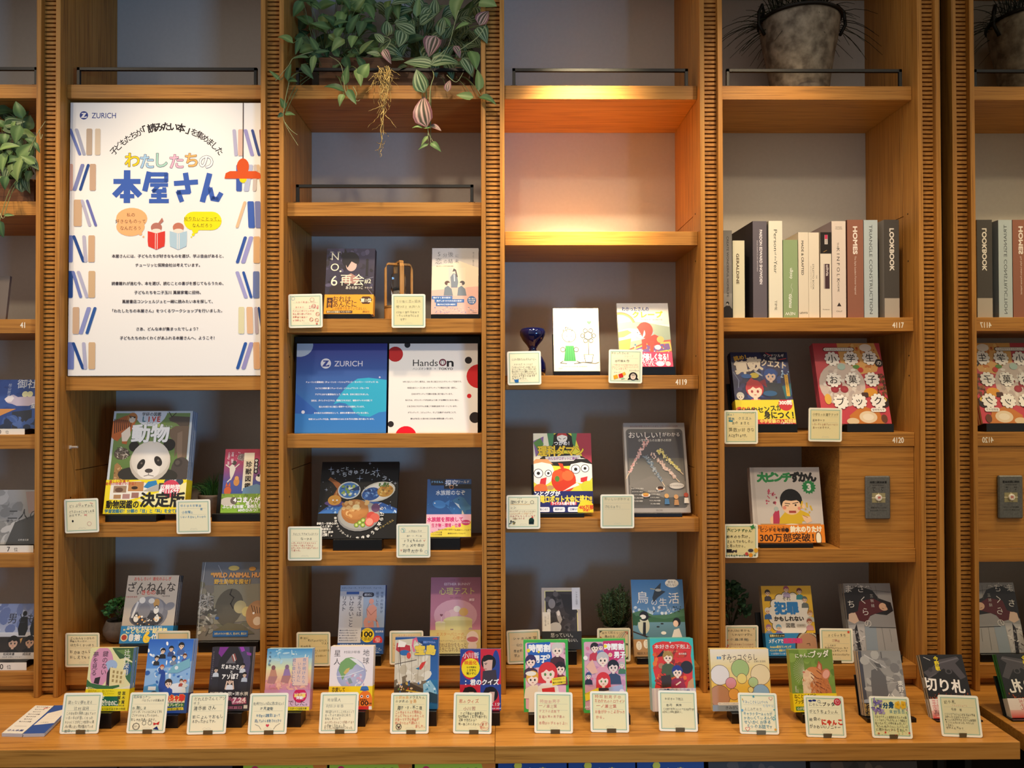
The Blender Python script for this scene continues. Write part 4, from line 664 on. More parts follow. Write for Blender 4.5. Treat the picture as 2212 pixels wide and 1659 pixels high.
def f(a):
    a.g(0, 0, 100, 34, '#d9d4cf', '#c4c6bf'); a.t('わかったさんの', 36, 9.5, 10, '#263a7c', b=.03, fit=52, out='#f4f4f4', ow=.02); a.t('クレープ', 59, 18.6, 15, '#ecb62a', b=.05, out='#fff6dc', ow=.02, fit=58, res=4); a.t('寺村輝夫 作　永井郁子 絵', 66, 26.6, 3.6, '#4a4a44', fit=42)
    a.p([(0, 32), (30, 29), (60, 32), (100, 38), (100, 70), (0, 76)], '#8d9c8a'); a.p([(0, 44), (20, 40), (48, 42), (70, 46), (60, 56), (30, 60), (0, 66)], '#8aa3b4'); a.p([(0, 60), (24, 56), (20, 74), (0, 82)], '#9db24a'); a.p([(0, 46), (18, 43), (26, 47), (10, 54), (0, 55)], '#8a9f58')
    for i, c in enumerate(('#b46a58', '#c9a24c', '#7f9a5c', '#6c8aa8')): a.ring(6, 36, 28-i*1.8, 1.8, c, 14, a0=255, a1=345)
    a.p([(6, 77), (50, 62), (100, 58), (104, 78), (40, 86)], '#a84a3a'); a.p([(12, 77), (52, 64), (98, 61), (101, 75), (42, 83)], '#d8b64a'); a.p([(18, 77), (52, 66), (96, 64), (98, 73), (42, 81)], '#6c4a8c'); a.dabs(22, 66, 94, 80, 40, ['#e8c94c', '#3c6a8c', '#c4483c', '#f0e4d0', '#7a3a78'], .8, 2, 5)
    C_ = '#b3302a'; a.e(52, 43, 15, C_, rv=17); a.e(42, 48, 10, '#f0ded0', rv=11); a.p([(36, 38), (48, 33), (50, 44), (46, 54)], C_); a.e(37, 47, 1.1, '#222'); a.e(42, 50, 1.1, '#222'); a.p([(50, 56), (70, 50), (84, 56), (78, 66), (56, 68)], C_); a.p([(44, 58), (54, 56), (52, 72), (44, 74)], C_); a.p([(60, 60), (68, 60), (64, 82), (58, 82)], '#c4392f'); a.e(80, 58, 7, '#c9a25c'); a.e(74, 70, 6, '#efe8e0', rv=5); a.e(40, 75, 5, '#f0ded0', rv=3)
def ob(a):
    a.r(0, 0, 100, 100, '#e2285c'); a.t('お菓子作りが楽しくなる！', 46, 34, 15, '#fff', b=.04, fit=92); a.t('手作りのコツが', 60, 68, 8, '#ffe9ef', b=.02); a.t('たくさん', 52, 86, 7, '#ffe9ef', b=.02); a.e(76, 80, 8, '#fff', rv=5); a.e(91, 80, 5, '#f6c7d0', rv=5)
book('picture book of a red-hooded child crawling on a carpet, pink band', 'red-hooded child picture book', (1340, 1454, 792.5, 655), .058, 20, .013, f, '#d9d4cf', '#c9c4bc', 'L', (.225, '#e2285c', ob), stand=(1345, 1459, 808), zs=Z[3], hard=True)
def f(a):
    a.r(0, 0, 100, 100, '#e9df46'); a.p([(0, 0), (30, 0), (36, 20), (20, 36), (0, 40)], '#f0ead0'); a.p([(70, 0), (100, 0), (100, 40), (84, 30)], '#a83a4c'); a.p([(0, 10), (18, 4), (16, 24), (4, 30)], '#8a6aa0'); a.p([(0, 12), (12, 6), (18, 14), (8, 22)], '#5d8f4a')
    a.p([(28, 6), (40, 0), (60, 0), (74, 8), (66, 22), (34, 22)], '#231f20'); a.p([(24, 0), (36, 0), (34, 14), (28, 20)], '#4a8a5c'); a.p([(66, 0), (76, 0), (72, 18), (68, 14)], '#4a8a5c'); a.e(50, 6, 9, '#f0ece6', rv=8); a.p([(40, 4), (44, -1), (56, -1), (60, 4), (50, 2)], '#b8383a'); a.l([(44, 6), (48, 7.5)], 1, '#222'); a.l([(56, 6), (52, 7.5)], 1, '#222')
    a.t('つかめ！', 49, 13, 8, '#fff', b=.03, out='#231f20', ow=.03); a.e(50, 34, 40, '#231f20', rv=11); a.t('理科ダマン', 47, 23, 19, '#f2cf3c', b=.04, out='#231f20', ow=.03, fit=78, res=4); a.p([(20, 30), (80, 28), (82, 35), (22, 37)], '#c9c9cc'); a.t('みんながロボットに夢中！', 51, 32.5, 5.6, '#7a2f8c', b=.02, fit=52)
    for u, s in ((14, 0), (82, 1)): a.e(u, 50 if not s else 48, 21, '#f2efec', rv=22); a.p([(u-20, 40), (u-10, 33), (u+10, 33), (u+20, 40), (u, 37)], '#e2a26c' if not s else '#231f20')
    for u, v, r in ((8, 51, 8), (25, 51, 6), (72, 46, 8), (88, 45, 7)): a.e(u, v, r, '#231f20'); a.e(u, v, r-1, '#fff'); a.e(u, v, r*.36, '#231f20')
    a.p([(12, 58), (22, 56), (20, 66), (10, 64)], '#d8343a'); a.p([(80, 57), (92, 55), (90, 63), (80, 62)], '#d8343a'); a.e(12, 70, 12, '#e4713a', rv=8); a.e(92, 68, 12, '#d9d83a', rv=10)
    a.e(51, 60, 21, '#d83d22', rv=21); a.e(42, 54, 11, '#ea5a2e', rv=10); a.e(58, 54, 10, '#f0703c', rv=9); a.p([(46, 44), (42, 38), (50, 39), (54, 50)], '#d2451f'); a.e(40, 58, 4, '#5a8a3a', rv=5); a.p([(48, 74), (78, 66), (74, 63), (80, 60)], '#f4f1ee'); a.e(28, 69, 6, '#c79a6a', rv=4)
def ob(a):
    a.r(0, 0, 100, 100, '#232a6c'); a.t('シンとググが', 18, 12, 9, '#fff', b=.05, out='#10143c', ow=.02); a.t('恐竜ロボット大会に挑む!!', 50, 38, 13, '#f6e04a', b=.04, fit=96); a.r(28, 51, 72, 65, '#d8324c'); a.t('ライバルも続々登場！', 50, 58, 6, '#fff', b=.03, fit=40)
    for u, s in ((16, '動くの？'), (42, '設計は？'), (67, '正解は？')): a.rr(u-10, 74, u+10, 97, 2, '#f4f4f8'); a.t(s, u, 85, 4, '#2c3a7c', b=.02)
    a.e(88, 92, 15, '#f3dc34', rv=18); a.t('400万部', 88, 76, 8, '#d8342c', b=.04, fit=24); a.t('突破！', 88, 90, 5, '#d8342c', b=.03)
book('yellow science comic with wide-eyed cartoon faces and a red robot', 'yellow science comic', (1154, 1282, 1107.5, 936), .056, 15, .014, f, '#e9df46', '#1c1a1c', 'L', (.265, '#232a6c', ob), stand=(1150, 1262, 1116), zs=Z[34])
def f(a):
    a.r(0, 0, 100, 100, '#aaa4a0'); a.rr(3.5, 7, 96, 95, 6, '#5e5c5c'); a.g(6, 12, 94, 40, '#4d4c50', '#55555a'); a.g(6, 40, 94, 75, '#686662', '#8a857e'); a.p([(5, 70), (40, 60), (95, 66), (95, 92), (5, 92)], '#85807a'); a.p([(8, 72), (60, 84), (94, 82), (94, 92), (6, 92)], '#5a5856')
    a.t('自分の味が感覚となるポイントまで、いろいろおかしな世界', 50, 4, 3, '#8a4a48', fit=78); a.t('おいしい！', 34, 14, 11.5, '#f2efea', b=-.004, fit=52, res=4); a.t('がわかる', 77, 13.4, 7.4, '#f2efea', fit=28); a.t('小学生からのお菓子の科学', 50, 20, 5, '#e0dcd6', fit=54)
    for p0, p1, c in (((38, 18), (6, 56), '#c98a84'), ((33, 36), (57, 66), '#3d5a70'), ((45, 36), (79, 62), '#c4a08e'), ((54, 30), (86, 54), '#c9b93a')):
        rnd = random.Random(p0[0])
        a.l([((p0[0]+p1[0])/2, (p0[1]+p1[1])/2), (p1[0]+(p1[0]-p0[0])*.18, p1[1]+(p1[1]-p0[1])*.18)], 1.6, '#d8c4a8')
        for i in range(90):
            t_ = rnd.random(); a.e(p0[0]+(p1[0]-p0[0])*t_+rnd.uniform(-4, 4)*(1-.55*t_), p0[1]+(p1[1]-p0[1])*t_+rnd.uniform(-2.4, 2.4)*(1-.55*t_), rnd.uniform(.8, 1.9), mixc(c, '#ffffff', rnd.uniform(0, .38)), n=6)
    for u, v, c in ((54, 74, '#3a2420'), (30, 81, '#d8a04a')): a.e(u, v, 7, '#e8e2da', rv=3.4); a.e(u, v-.8, 5, c, rv=2.4); a.e(u, v+1, 4.6, '#c9743a', rv=1)
    a.e(80, 71, 12, '#cfc9c2', rv=5); a.t('お菓子で科学がわかる！', 80, 71, 3, '#5a5450')
    for u, v, c, d in ((63, 86, '#4a78a4', '#d9a86c'), (78, 87, '#b98a5c', '#cf9c68'), (94, 85, '#eee6dc', '#b8503c')): a.e(u, v-4, 3.6, d); a.p([(u-4, v+5), (u-3, v-1), (u+3, v-1), (u+4, v+5)], c)
    for i in range(5):
        for u in (17, 44): a.t('わかりやすい味の実験'[i:i+8-(i % 3)], u, 74+i*3.4+(3 if u > 40 else 0), 2.5, '#e4dfd8', b=.01)
    a.t('理化学館', 50, 97.6, 2.6, '#5a5654')
book('grey confectionery book with coloured rock-candy sticks, front copy', 'rock-candy stick book', (1356, 1492.5, 1107.5, 913.5), .056, 17, .0085, f, '#aaa4a0', '#c9c2ba', 'L', None, n=3, stand=(1371, 1474, 1118), zs=Z[34], gap=.001)
def f(a):
    a.r(0, 0, 100, 100, '#b8aca4'); a.r(8, 5, 92, 75, '#e0d690'); a.r(10, 6, 90, 74, '#3c3638'); a.dabs(12, 8, 88, 72, 50, ['#4a4446', '#2a2628', '#5a5456', '#343032'], 3, 8, 4); a.e(26, 26, 9, '#8a8486', rv=12); a.e(18, 38, 5, '#cfcac6'); a.e(32, 66, 18, '#b9b6b6', rv=14, rot=20); a.p([(36, 40), (44, 36), (52, 52), (46, 60), (40, 52)], '#a59e9c'); a.e(43, 42, 4, '#d8d0cc', rv=6); a.p([(48, 10), (88, 12), (84, 50), (60, 40)], '#2a2628')
    a.r(78, 0, 98, 36, '#d6d5dc'); a.t('シャネル哲学', 90, 6, 6, '#55555c', vert=True, sp=.95); a.r(2, 40, 22, 76, '#e0dbd4'); a.t('ココのことば', 16, 44, 4, '#55504c', vert=True); a.t('山口路子著', 9, 46, 5, '#55504c', vert=True)
def ob(a): a.r(0, 0, 100, 100, '#2c2b2c'); a.t('怒っていい。', 50, 22, 12, '#d9d6d0', fit=56); a.t('泣いてもいい。', 66, 50, 10, '#d9d6d0', fit=48)
book('small grey book with a dark monochrome photograph and black band', 'monochrome photograph book', (1171.5, 1257, 1403, 1269.5), .060, 15, .014, f, '#b8aca4', None, 'L', (.29, '#2c2b2c', ob), stand=(1175, 1246, 1437), zs=Z[35])
def f(a):
    a.g(0, 0, 100, 45, '#3f74ae', '#6b98c6'); a.dabs(2, 36, 98, 52, 50, ['#dce6ee', '#b4cadc', '#94b4d2'], 2, 5, 3, .6); a.p([(0, 44), (20, 40), (40, 47), (70, 46), (100, 38), (100, 60), (0, 60)], '#4d7a5c'); a.p([(0, 50), (30, 48), (60, 52), (100, 48), (100, 58), (0, 58)], '#3d6a4a'); a.g(0, 56, 100, 78, '#6a96ac', '#5b8496')
    for s, u, v, z in (('鳥', 21, 24, 24), ('の', 43, 30, 13), ('生', 60, 30, 16), ('活', 81, 25, 22)): a.t(s, u, v, z, '#f2efe9', b=.006, res=4)
    a.p([(40, 24), (46, 12), (58, 4), (56, 14), (66, 16), (58, 20), (50, 24), (42, 30)], '#343e4a'); a.e(52, 14, 6, '#b4b8b4', rv=2.6); a.l([(46, 13), (37, 12)], 1, '#d8c47c'); a.e(79, 5, 13, '#efece2', rv=8); a.t('意外と', 79, 3.4, 5.6, '#4a4a44'); a.t('知らない', 79, 7.4, 5.6, '#4a4a44')
    a.e(21, 60, 11, '#c9ccb8', rv=16); a.e(22, 48, 9, '#22252c', rv=9); a.e(20, 49, 6, '#efefea', rv=4); a.p([(30, 48), (37, 49), (30, 50)], '#2a2c30'); a.p([(20, 56), (25, 56), (24, 74), (18, 74)], '#22252c'); a.l([(0, 68), (30, 76)], 2.4, '#3a2c28')
    a.e(84, 56, 7.5, '#1f2024', rv=8); a.e(82, 58, 5, '#f0cfb8', rv=6); a.p([(72, 78), (78, 66), (88, 64), (94, 78)], '#e9e6e0'); a.e(58, 70, 5, '#efefea', rv=3); a.e(48, 62, 3, '#2c3034', rv=1.4); a.e(56, 58, 3, '#2c3034', rv=1.4); a.dabs(78, 36, 94, 44, 20, ['#2c3a2c', '#3a4a3a'], .5, 1.2, 5); a.l([(40, 43), (43, 41)], 1.4, '#2c3034'); a.l([(67, 41), (70, 39.5)], 1.4, '#efefea'); a.dabs(0, 48, 12, 58, 10, ['#2f5a3c'], 2, 4, 8, 2)
    a.r(0, 78, 100, 100, '#b98d5c'); 
    for u, v in ((10, 86), (24, 84)): a.e(u, v, 5.4, '#efe6d2', rv=8); a.t('びっくり', u, v-4, 3, '#6a4a2c', vert=True)
    a.t('福田スルーカ', 22, 96, 5.6, '#3a2a1c', b=.01); a.t('くらしがわかる', 66, 86, 8, '#4a321c', b=.01)
book('blue bird-life book with a perched tit and a flying heron', 'blue bird book', (1370, 1484.5, 1418, 1252), .060, 15, .013, f, '#4f80b4', '#c9a478', 'L', None, stand=(1376, 1470, 1437), zs=Z[35])
def f(a):
    a.r(0, 0, 100, 100, '#1e2450'); a.dabs(0, 20, 100, 92, 80, ['#26306a', '#1b2048', '#324a8a', '#3a3a6c', '#25306c'], 3, 8, 5); a.t('挑め！', 16, 8, 9, '#e3b23c', b=.04, fit=22, rot=10); a.p([(52, 0), (96, 0), (98, 12), (56, 12)], '#161a38'); a.t('ケンドツルギ', 76, 5, 6.4, '#e6e2da', b=.01, fit=36); a.t('物語', 74, 9.5, 6, '#e6e2da', b=.01); a.l([(62, 1), (72, 5)], 1.2, '#c9353a'); a.l([(84, 11), (97, 9)], 1.2, '#c9353a')
    a.t('算', 17, 22, 25, '#f0e2cc', b=.05, out='#5a3420', ow=.02, rot=4, res=4); a.t('数', 41, 17, 26, '#f0e2cc', b=.05, out='#5a3420', ow=.02, rot=6, res=4); a.t('クエスト', 74, 17, 14, '#f0e2cc', b=.04, out='#5a3420', ow=.02, fit=42, rot=-8, res=4)
    a.face(66, 33, 10, '#f0d0bc', '#2f55a4', '#2c3444', eye='#3a5a8c'); a.p([(60, 44), (84, 44), (96, 60), (84, 70), (62, 66)], '#262f3c'); a.p([(84, 48), (100, 44), (98, 62), (88, 66)], '#2f6a74'); a.face(36, 53, 14, '#f4d4c2', '#b8323c', '#c4506c', eye='#a03a3c'); a.p([(22, 44), (32, 36), (40, 42)], '#b8323c'); a.p([(44, 42), (56, 38), (58, 50)], '#8c2a3c'); a.e(38, 33, 8, '#d8c24a', rv=5); a.e(24, 34, 9, '#2a62ae', rv=4); a.e(62, 58, 12, '#2a5a8a', rv=5); a.face(10, 62, 6, '#e6dcd2', '#c9c9c4', '#7a8494'); a.dabs(84, 26, 98, 36, 12, ['#cfe0f0', '#8fb2d8'], .8, 2, 8)
    a.r(90, 32, 96, 62, '#d8a83a'); a.t('たのしくよめておもしろい', 93, 33, 3.4, '#4a2a14', vert=True, sp=.8); a.e(45, 30, 9, '#c4c8d2', rv=1.6, rot=-35); a.l([(2, 28), (10, 40), (8, 50)], 1.4, '#8a94b4'); a.ring(50, 60, 26, 1.1, '#d8dce6', 14, a0=40, a1=140)
def ob(a):
    a.p([(0, 28), (40, 40), (96, 0), (100, 0), (100, 100), (0, 100)], '#e8d832'); a.t('10歳からの', 14, 38, 8, '#c9302c', b=.04); a.t('数学的センスが', 42, 42, 12, '#23201c', b=.03, fit=76, rot=7); a.t('身につく！', 72, 64, 14, '#23201c', b=.04, fit=50); a.e(86, 18, 12, '#c9303c', rv=12); a.t('300問', 86, 12, 9, '#fff', b=.04); a.p([(20, 82), (100, 80), (100, 100), (16, 100)], '#c22f36'); a.t('中学受験の入試問題', 70, 89, 7, '#f6e27a', b=.03); a.t('に勝てちゃう', 84, 97, 3.4, '#fff')
book('dark blue maths comic with red-haired and blue-haired children, front copy', 'dark blue maths comic', (1593, 1719.5, 916.5, 761), .056, 18, .009, f, '#1e2450', '#23203a', 'L', (.33, '#e8d832', ob), n=3, stand=(1590, 1723, 932), zs=Z[43], gap=.002)
def f(a):
    a.g(0, 0, 100, 100, '#b8434c', '#c9414e'); a.p([(36, 0), (92, 0), (98, 20), (90, 36), (60, 40), (38, 26)], '#d9a45e'); a.dabs(42, 2, 94, 34, 40, ['#c9783a', '#b8502c', '#e6bd78', '#8c3a24', '#d8b48a'], 1, 3.4, 4); a.e(36, 52, 34, '#c9b9b0', rv=34, rot=20); a.dabs(10, 34, 60, 66, 50, ['#d9cfc6', '#b9a9a4', '#e6e0da'], 2, 4, 5)
    for u, v in ((18, 50), (46, 48), (24, 58), (38, 58), (30, 52)): a.e(u, v, 6, '#a83340', rv=5.4, c2='#8c2632')
    a.e(78, 6, 9, '#efe6da', rv=6); a.e(76, 62, 10, '#d8942c', rv=7); a.dabs(86, 38, 100, 66, 50, ['#4a2c1e', '#6a4028', '#8a5a34'], 1, 2.6, 6); a.e(90, 74, 12, '#2c1c1c', rv=9); a.e(90, 71, 8, '#d8b44a', rv=5); a.p([(40, 90), (60, 78), (84, 86), (90, 100), (40, 100)], '#c9772e'); a.e(67, 92, 13, '#e6cfae', rv=9); a.e(67, 92, 8, '#f0e0c8', rv=5); a.e(44, 97, 9, '#e2c8a0', rv=5); a.e(12, 70, 5, '#e2b04a', rv=8); a.e(90, 94, 4.6, '#6a3a24', rv=6.4); a.e(38, 30, 6, '#a9c4bc', rv=5); a.e(66, 34, 4, '#c9342c'); a.e(60, 30, 5, '#5a8a3c', rv=3); a.rr(62, 62, 72, 68, 2, '#4a2c22')
    a.rr(14, 5.5, 61, 10.5, 3, '#2a1c1c'); a.rr(14.8, 6, 60.2, 10, 3, '#f2ede6'); a.t('ぜーんぶひとりでできちゃう！', 37.5, 8, 4, '#3a2c2c', fit=42)
    for (u, v), ch in zip(((26, 20), (54, 19.5), (82, 19), (24, 46.5), (52, 46), (80.5, 46), (30, 73.5), (57, 73), (84.5, 72.5)), '小学生お菓子ブック'): a.e(u, v, 10.6, '#2a2020'); [a.e(u+9*math.cos(R(i*36)), v+9*math.sin(R(i*36))*a.w/a.h, 2.6, '#f4efe8', n=8) for i in range(10)]; a.e(u, v, 9.7, '#f4efe8'); a.t(ch, u, v, 13.5, '#241c1c', b=.012, res=4)
    a.e(94.5, 25.5, 6, '#241c1c'); a.t('の', 94.5, 25.5, 8, '#f4efe8'); a.rr(72, 81, 94, 86, 3, '#f2ede6'); a.t('星野奈々子', 83, 83.5, 3.6, '#3a2c2c'); a.t('Gakken', 14, 96, 4, '#fff')
book('large red sweets book with nine white title circles, front copy', 'red sweets book', (1778, 1926.7, 915.5, 741.5), .056, 17, .008, f, '#bd434c', '#b8505a', 'L', None, n=3, stand=(1830, 1931, 931), zs=Z[43], gap=.0015)
def f(a):
    a.r(0, 0, 100, 100, '#cfc6c0'); a.p([(2, 0), (6, 0), (7, 100), (3, 100)], '#c2b8b2'); G = '#2f8a4c'
    for i, ch in enumerate('大ピンチずかん'): a.t(ch, 17+i*11.8, 13.5, 14.5, G if i < 4 else '#1d1b1b', b=.07, res=4, rot=(-4, 3, -3, 2, 4, -3, 4)[i])
    a.t('だい', 16, 7.6, 3, '#333'); a.star(83, 26.5, 10.5, 14, G, .78); a.t('3', 83, 26.5, 13, '#f3efe8', b=.06, res=4); a.dabs(20, 30, 38, 50, 22, ['#b8435c', '#c9546c', '#7a3a44'], .6, 2, 4)
    K = '#1b1718'; S = '#eec6a2'; a.p([(36, 70), (46, 60), (54, 56), (66, 56), (80, 62), (84, 72), (70, 72), (68, 80), (38, 80)], '#dcb52a'); a.e(56, 45, 16, K, rv=17); a.e(56, 52, 13.4, S, rv=12); a.p([(41, 48), (44, 40), (56, 37), (68, 40), (71, 48), (64, 44), (56, 45), (48, 44)], K); a.e(73, 52, 2.6, S, rv=3.6); a.l([(47, 48), (54, 49)], 1, K); a.l([(58, 48.6), (66, 47)], 1, K); a.e(62, 50.6, 1.4, K); a.l([(47, 51), (52, 51.6)], .8, K); a.p([(52, 58), (62, 58), (62, 61), (52, 61)], '#a8443c'); a.e(46, 54, 2.6, '#dd8a72'); a.e(67, 55, 2.4, '#dd8a72')
    a.e(30, 71, 6, S, rv=7); a.p([(29, 63), (34, 56), (38, 58), (38, 70), (36, 80), (28, 80)], '#b83a58'); a.e(34, 55.6, 3.4, '#aeb8b4'); a.p([(70, 64), (82, 66), (84, 72), (76, 75), (72, 70)], S); a.l([(71, 64), (78, 67)], .8, '#a06a4c')
    for x, y, q in ((72, 46, -8), (78, 48, 12), (83, 52, 26)): a.l([(x, y), (x+math.sin(R(q))*6-1, y+5)], 2.4, '#d8b43a'); a.e(x-2, y+8, 1.3, '#d8b43a')
    a.p([(10, 75), (96, 75), (94, 79), (14, 79)], '#c4935c'); a.p([(14, 79), (94, 79), (92, 90), (18, 90)], '#a9774a'); a.e(55, 78, 12, '#efe9df', rv=3)
def ob(a):
    a.r(0, 0, 100, 100, '#f08a22'); a.t('新感覚「うっかりメーター」で', 28, 15, 4, '#4a200c', b=.01); a.t('ピンチを考察', 27, 30, 6, '#2e1408', b=.03); a.e(47, 30, 3, '#2e1408'); a.t('鈴木のりたけ', 74, 26, 9.6, '#fff3d8', b=.06, out='#b84a0c', ow=.015, fit=44); a.t('300万部突破！', 46, 72, 12.5, '#2e1408', b=.02, fit=76, res=4); a.e(91, 56, 3.5, '#2e1408', rv=3); a.e(91, 76, 4, '#fff3d8', rv=8); a.ring(91, 76, 4, .8, '#2e1408', rv=9)
book('white picture book of a wincing boy in a yellow shirt, front copy', 'wincing boy picture book', (1630, 1782.8, 1172.5, 1009.5), .054, 11, .012, f, '#cfc6c0', '#d8cfc6', 'L', (.235, '#f08a22', ob), n=2, stand=(1642, 1757, 1181), zs=Z[44], hard=True)
def f(a):
    a.r(0, 0, 100, 100, '#e3b531'); [a.e(52+34*math.cos(R(i*24)), 42+27*math.sin(R(i*24)), 9.4, '#2a221c') for i in range(15)]; [a.e(52+33*math.cos(R(i*24)), 42+26.4*math.sin(R(i*24)), 9, '#f0e9dc') for i in range(15)]; a.e(52, 42, 34, '#f0e9dc', rv=36)
    for u, v, h, c in ((12, 10, '#3a2a28', '#4a4448'), (50, 5, '#9a4a6a', '#b4a4c4'), (76, 8, '#6a2c34', '#3a8a94'), (85, 20, '#5a6a6c', '#6a706c'), (9, 36, '#e0dcd4', '#3a6aa4'), (93, 40, '#b8844a', '#c4c4b4'), (8, 60, '#a87a9c', '#8a9ab4'), (28, 60, '#7ab0cc', '#8a6aa4'), (90, 52, '#a05a4a', '#cf9aa0')): a.face(u, v, 5, '#eec8a8', h, c)
    a.t('それ', 49, 18.5, 8.5, '#4a443e', b=.005); a.t('犯罪', 47, 32.5, 24, '#2f7fc4', b=.06, fit=46, res=4); a.t('かもしれない', 50, 47.5, 9.8, '#2a221c', b=.05, fit=58); a.t('図鑑', 52, 57, 9.4, '#3a322c', b=.005); a.rr(64, 55, 82, 59.5, 2, '#c9c0b0'); a.t('小島洋祐', 73, 57.2, 3, '#3a322c')
def ob(a):
    a.r(0, 0, 100, 100, '#2f84bc'); a.e(84, 62, 27, '#4a3020', rv=33); a.e(83, 68, 23, '#b98a68', rv=28); a.ring(84, 50, 22, 3, '#d8c4a0', 14, a0=200, a1=340); a.l([(80, 48), (86, 46), (86, 56)], 1, '#2a1c14'); a.p([(7, 5), (38, 3), (38, 18), (8, 20)], '#221c1c'); a.t('話題の大ヒット!!', 23, 11.5, 5, '#f0e6a0', b=.02, fit=28); a.t('メディアで', 20, 35, 9, '#fff', b=.02, fit=28); a.t('話題沸騰！', 53, 34, 10, '#d83c7c', b=.06, fit=36); a.t('Amazon総合ランキング', 28, 60, 5.4, '#fbe77a', b=.02, fit=42); a.t('ベストセラー書籍カテゴリー1位', 28, 76, 4.6, '#fbe77a', b=.02, fit=44); a.t('いま売れています', 24, 90, 4, '#fff')
book('yellow law picture guide ringed by cartoon people, front copy', 'yellow law guide', (1657, 1767, 1417, 1265.5), .058, 15, .011, f, '#e3b531', '#b4ab9c', 'L', (.32, '#2f84bc', ob), n=2, stand=(1650, 1770, 1434), zs=Z[45], gap=.002)
def f(a):
    a.r(0, 0, 100, 100, '#9c9a9a'); a.r(0, 0, 100, 14, '#8a8888'); a.dabs(10, 0, 62, 8, 24, ['#c9c5c0', '#4a4444', '#7a7474'], 1, 3, 3, .5); a.p([(0, 14), (30, 4), (60, 10), (72, 22), (96, 28), (99, 40), (84, 46), (60, 44), (40, 50), (0, 52)], '#1e1a20'); a.p([(30, 26), (60, 22), (76, 28), (80, 40), (50, 46), (40, 56), (12, 52), (6, 44), (24, 40)], '#5a1c24'); a.e(80, 34, 10, '#e0b494', rv=8, rot=-10); a.p([(72, 26), (84, 26), (96, 30), (97, 40), (88, 38), (84, 30)], '#1e1a20'); a.l([(76, 36), (80, 37)], .8, '#5a2c2a'); a.l([(84, 34), (88, 35)], .8, '#5a2c2a'); a.e(12, 48, 9, '#d9b49c', rv=8); a.p([(4, 44), (18, 42), (24, 54), (14, 58), (2, 54)], '#e2c2aa'); a.p([(0, 60), (34, 58), (30, 100), (0, 100)], '#b4b2b4'); a.p([(34, 62), (58, 62), (56, 100), (32, 100)], '#8b97a4'); a.p([(12, 66), (18, 58), (22, 100), (14, 100)], '#232028')
    a.l([(56, 10), (98, 13)], .8, '#4a4848'); a.l([(44, 63), (99, 64)], 1.4, '#2c2a2c'); a.l([(70, 64), (71, 96)], .6, '#5a5858'); a.l([(86, 66), (87, 84)], .6, '#5a5858'); a.l([(68, 4), (70, 24)], .6, '#5c5a5a'); a.dabs(2, 64, 30, 98, 30, ['#8a888c', '#d0ced0', '#5a585c'], .5, 1.6, 8, 4)
    for i, ch in enumerate('さくらの'): a.t(ch, 36+i*2, 8+i*16.5, 17, '#e6e1dc', b=-.01, res=4)
    for i, ch in enumerate('まち'): a.t(ch, 10+i*1.4, 8+i*22, 17, '#e6e1dc', b=-.01, res=4)
    a.t('三秋縋', 57, 14, 7.4, '#cfc9c4', vert=True, sp=1.35)
book('grey novel of a girl lying with long black hair, front copy', 'long black hair novel', (1840, 1943.5, 1412, 1260), .058, 16, .0092, f, '#8a8888', '#a49a8c', 'R', None, n=4, stand=(1850, 1950, 1434), zs=Z[45], gap=.0005, pages='#a39a8b')
# row of upright display books, spines outward
def spine(label, x0, x1, yt, col, art, Y=.045, depth=.205, rot=0, side=None, h2=None):
    zb = Z[42]; p0, p1 = U(x0, 684, Y), U(x1, 684, Y); w = p1.x-p0.x; h = U(x0, yt, Y).z-zb; xm = (p0.x+p1.x)/2
    t = thing('book', label, 'book', (xm, Y, zb+.0004), 'display books in a row on the shelf numbered 4117', (0, 0, R(rot)))
    q = MB(); sc = side or col; q.box(-w/2, w/2, 0, .0008, 0, h, col); q.box(-w/2, -w/2+.0015, .0009, depth, 0, h, sc); q.box(w/2-.0015, w/2, .0009, depth, 0, h, sc); art(Art(q, w, h, -.00003)); q.build('cover', PMATT, t)
    q = MB(); q.box(-w/2+.0016, w/2-.0016, .0012, depth-.002, .002, h-.002, '#e8dfca'); q.build('pages', PAPER, t)
def vt(s, v, size, col, b=0., u=50, fit=None, **k): return lambda a: a.t(s, u, v, size, col, rot=-90, b=b, fit=fit, res=3, **k)
def many(*fs): return lambda a: [g(a) for g in fs]
K = 100
def fitv(s, v0, v1, size, col, u=50, b=0.0, **k):
    def g(a): a.t(s, u, (v0+v1)/2, size, col, rot=-90, b=b, fit=(v1-v0)*a.h/a.w, res=3, **k)
    return g
spine('grey photographic display book at the left end of the row', 1563.5, 1582, 498, '#8a8784', many(lambda a: a.g(0, 0, 100, 40, '#777470', '#8e8b88'), lambda a: a.g(0, 72, 100, 100, '#a09d98', '#77746f'), fitv('CREATE WONDERFUL HOMELIFE', 7, 76, 34, '#3c3a3a', b=.01), lambda a: a.e(45, 83, 18, '#2a2828'), lambda a: a.e(42, 84, 10, '#bdb4aa'), lambda a: a.p([(0, 88), (30, 86), (70, 86), (100, 90), (100, 100), (0, 100)], '#2a2829')), side='#6c6a68')
spine('short cream display book lettered in brown, second from the left', 1583.5, 1609, 520, '#d8d3b8', many(fitv('GERALDINE', 17, 56, 32, '#4c3c2c', b=.03, u=42)), side='#8a938a', Y=.048)
spine('tall grey-violet display book with white lettering', 1627, 1657.5, 478, '#66606a', many(fitv('PARDON EDWARD SNOWDEN', 9, 65, 26, '#efeaf0', b=.03, u=58), fitv('ISSUE SNAPS & LIKE BROTHERS', 20, 52, 11, '#d0cad2', u=32)), side='#332e34', rot=2)
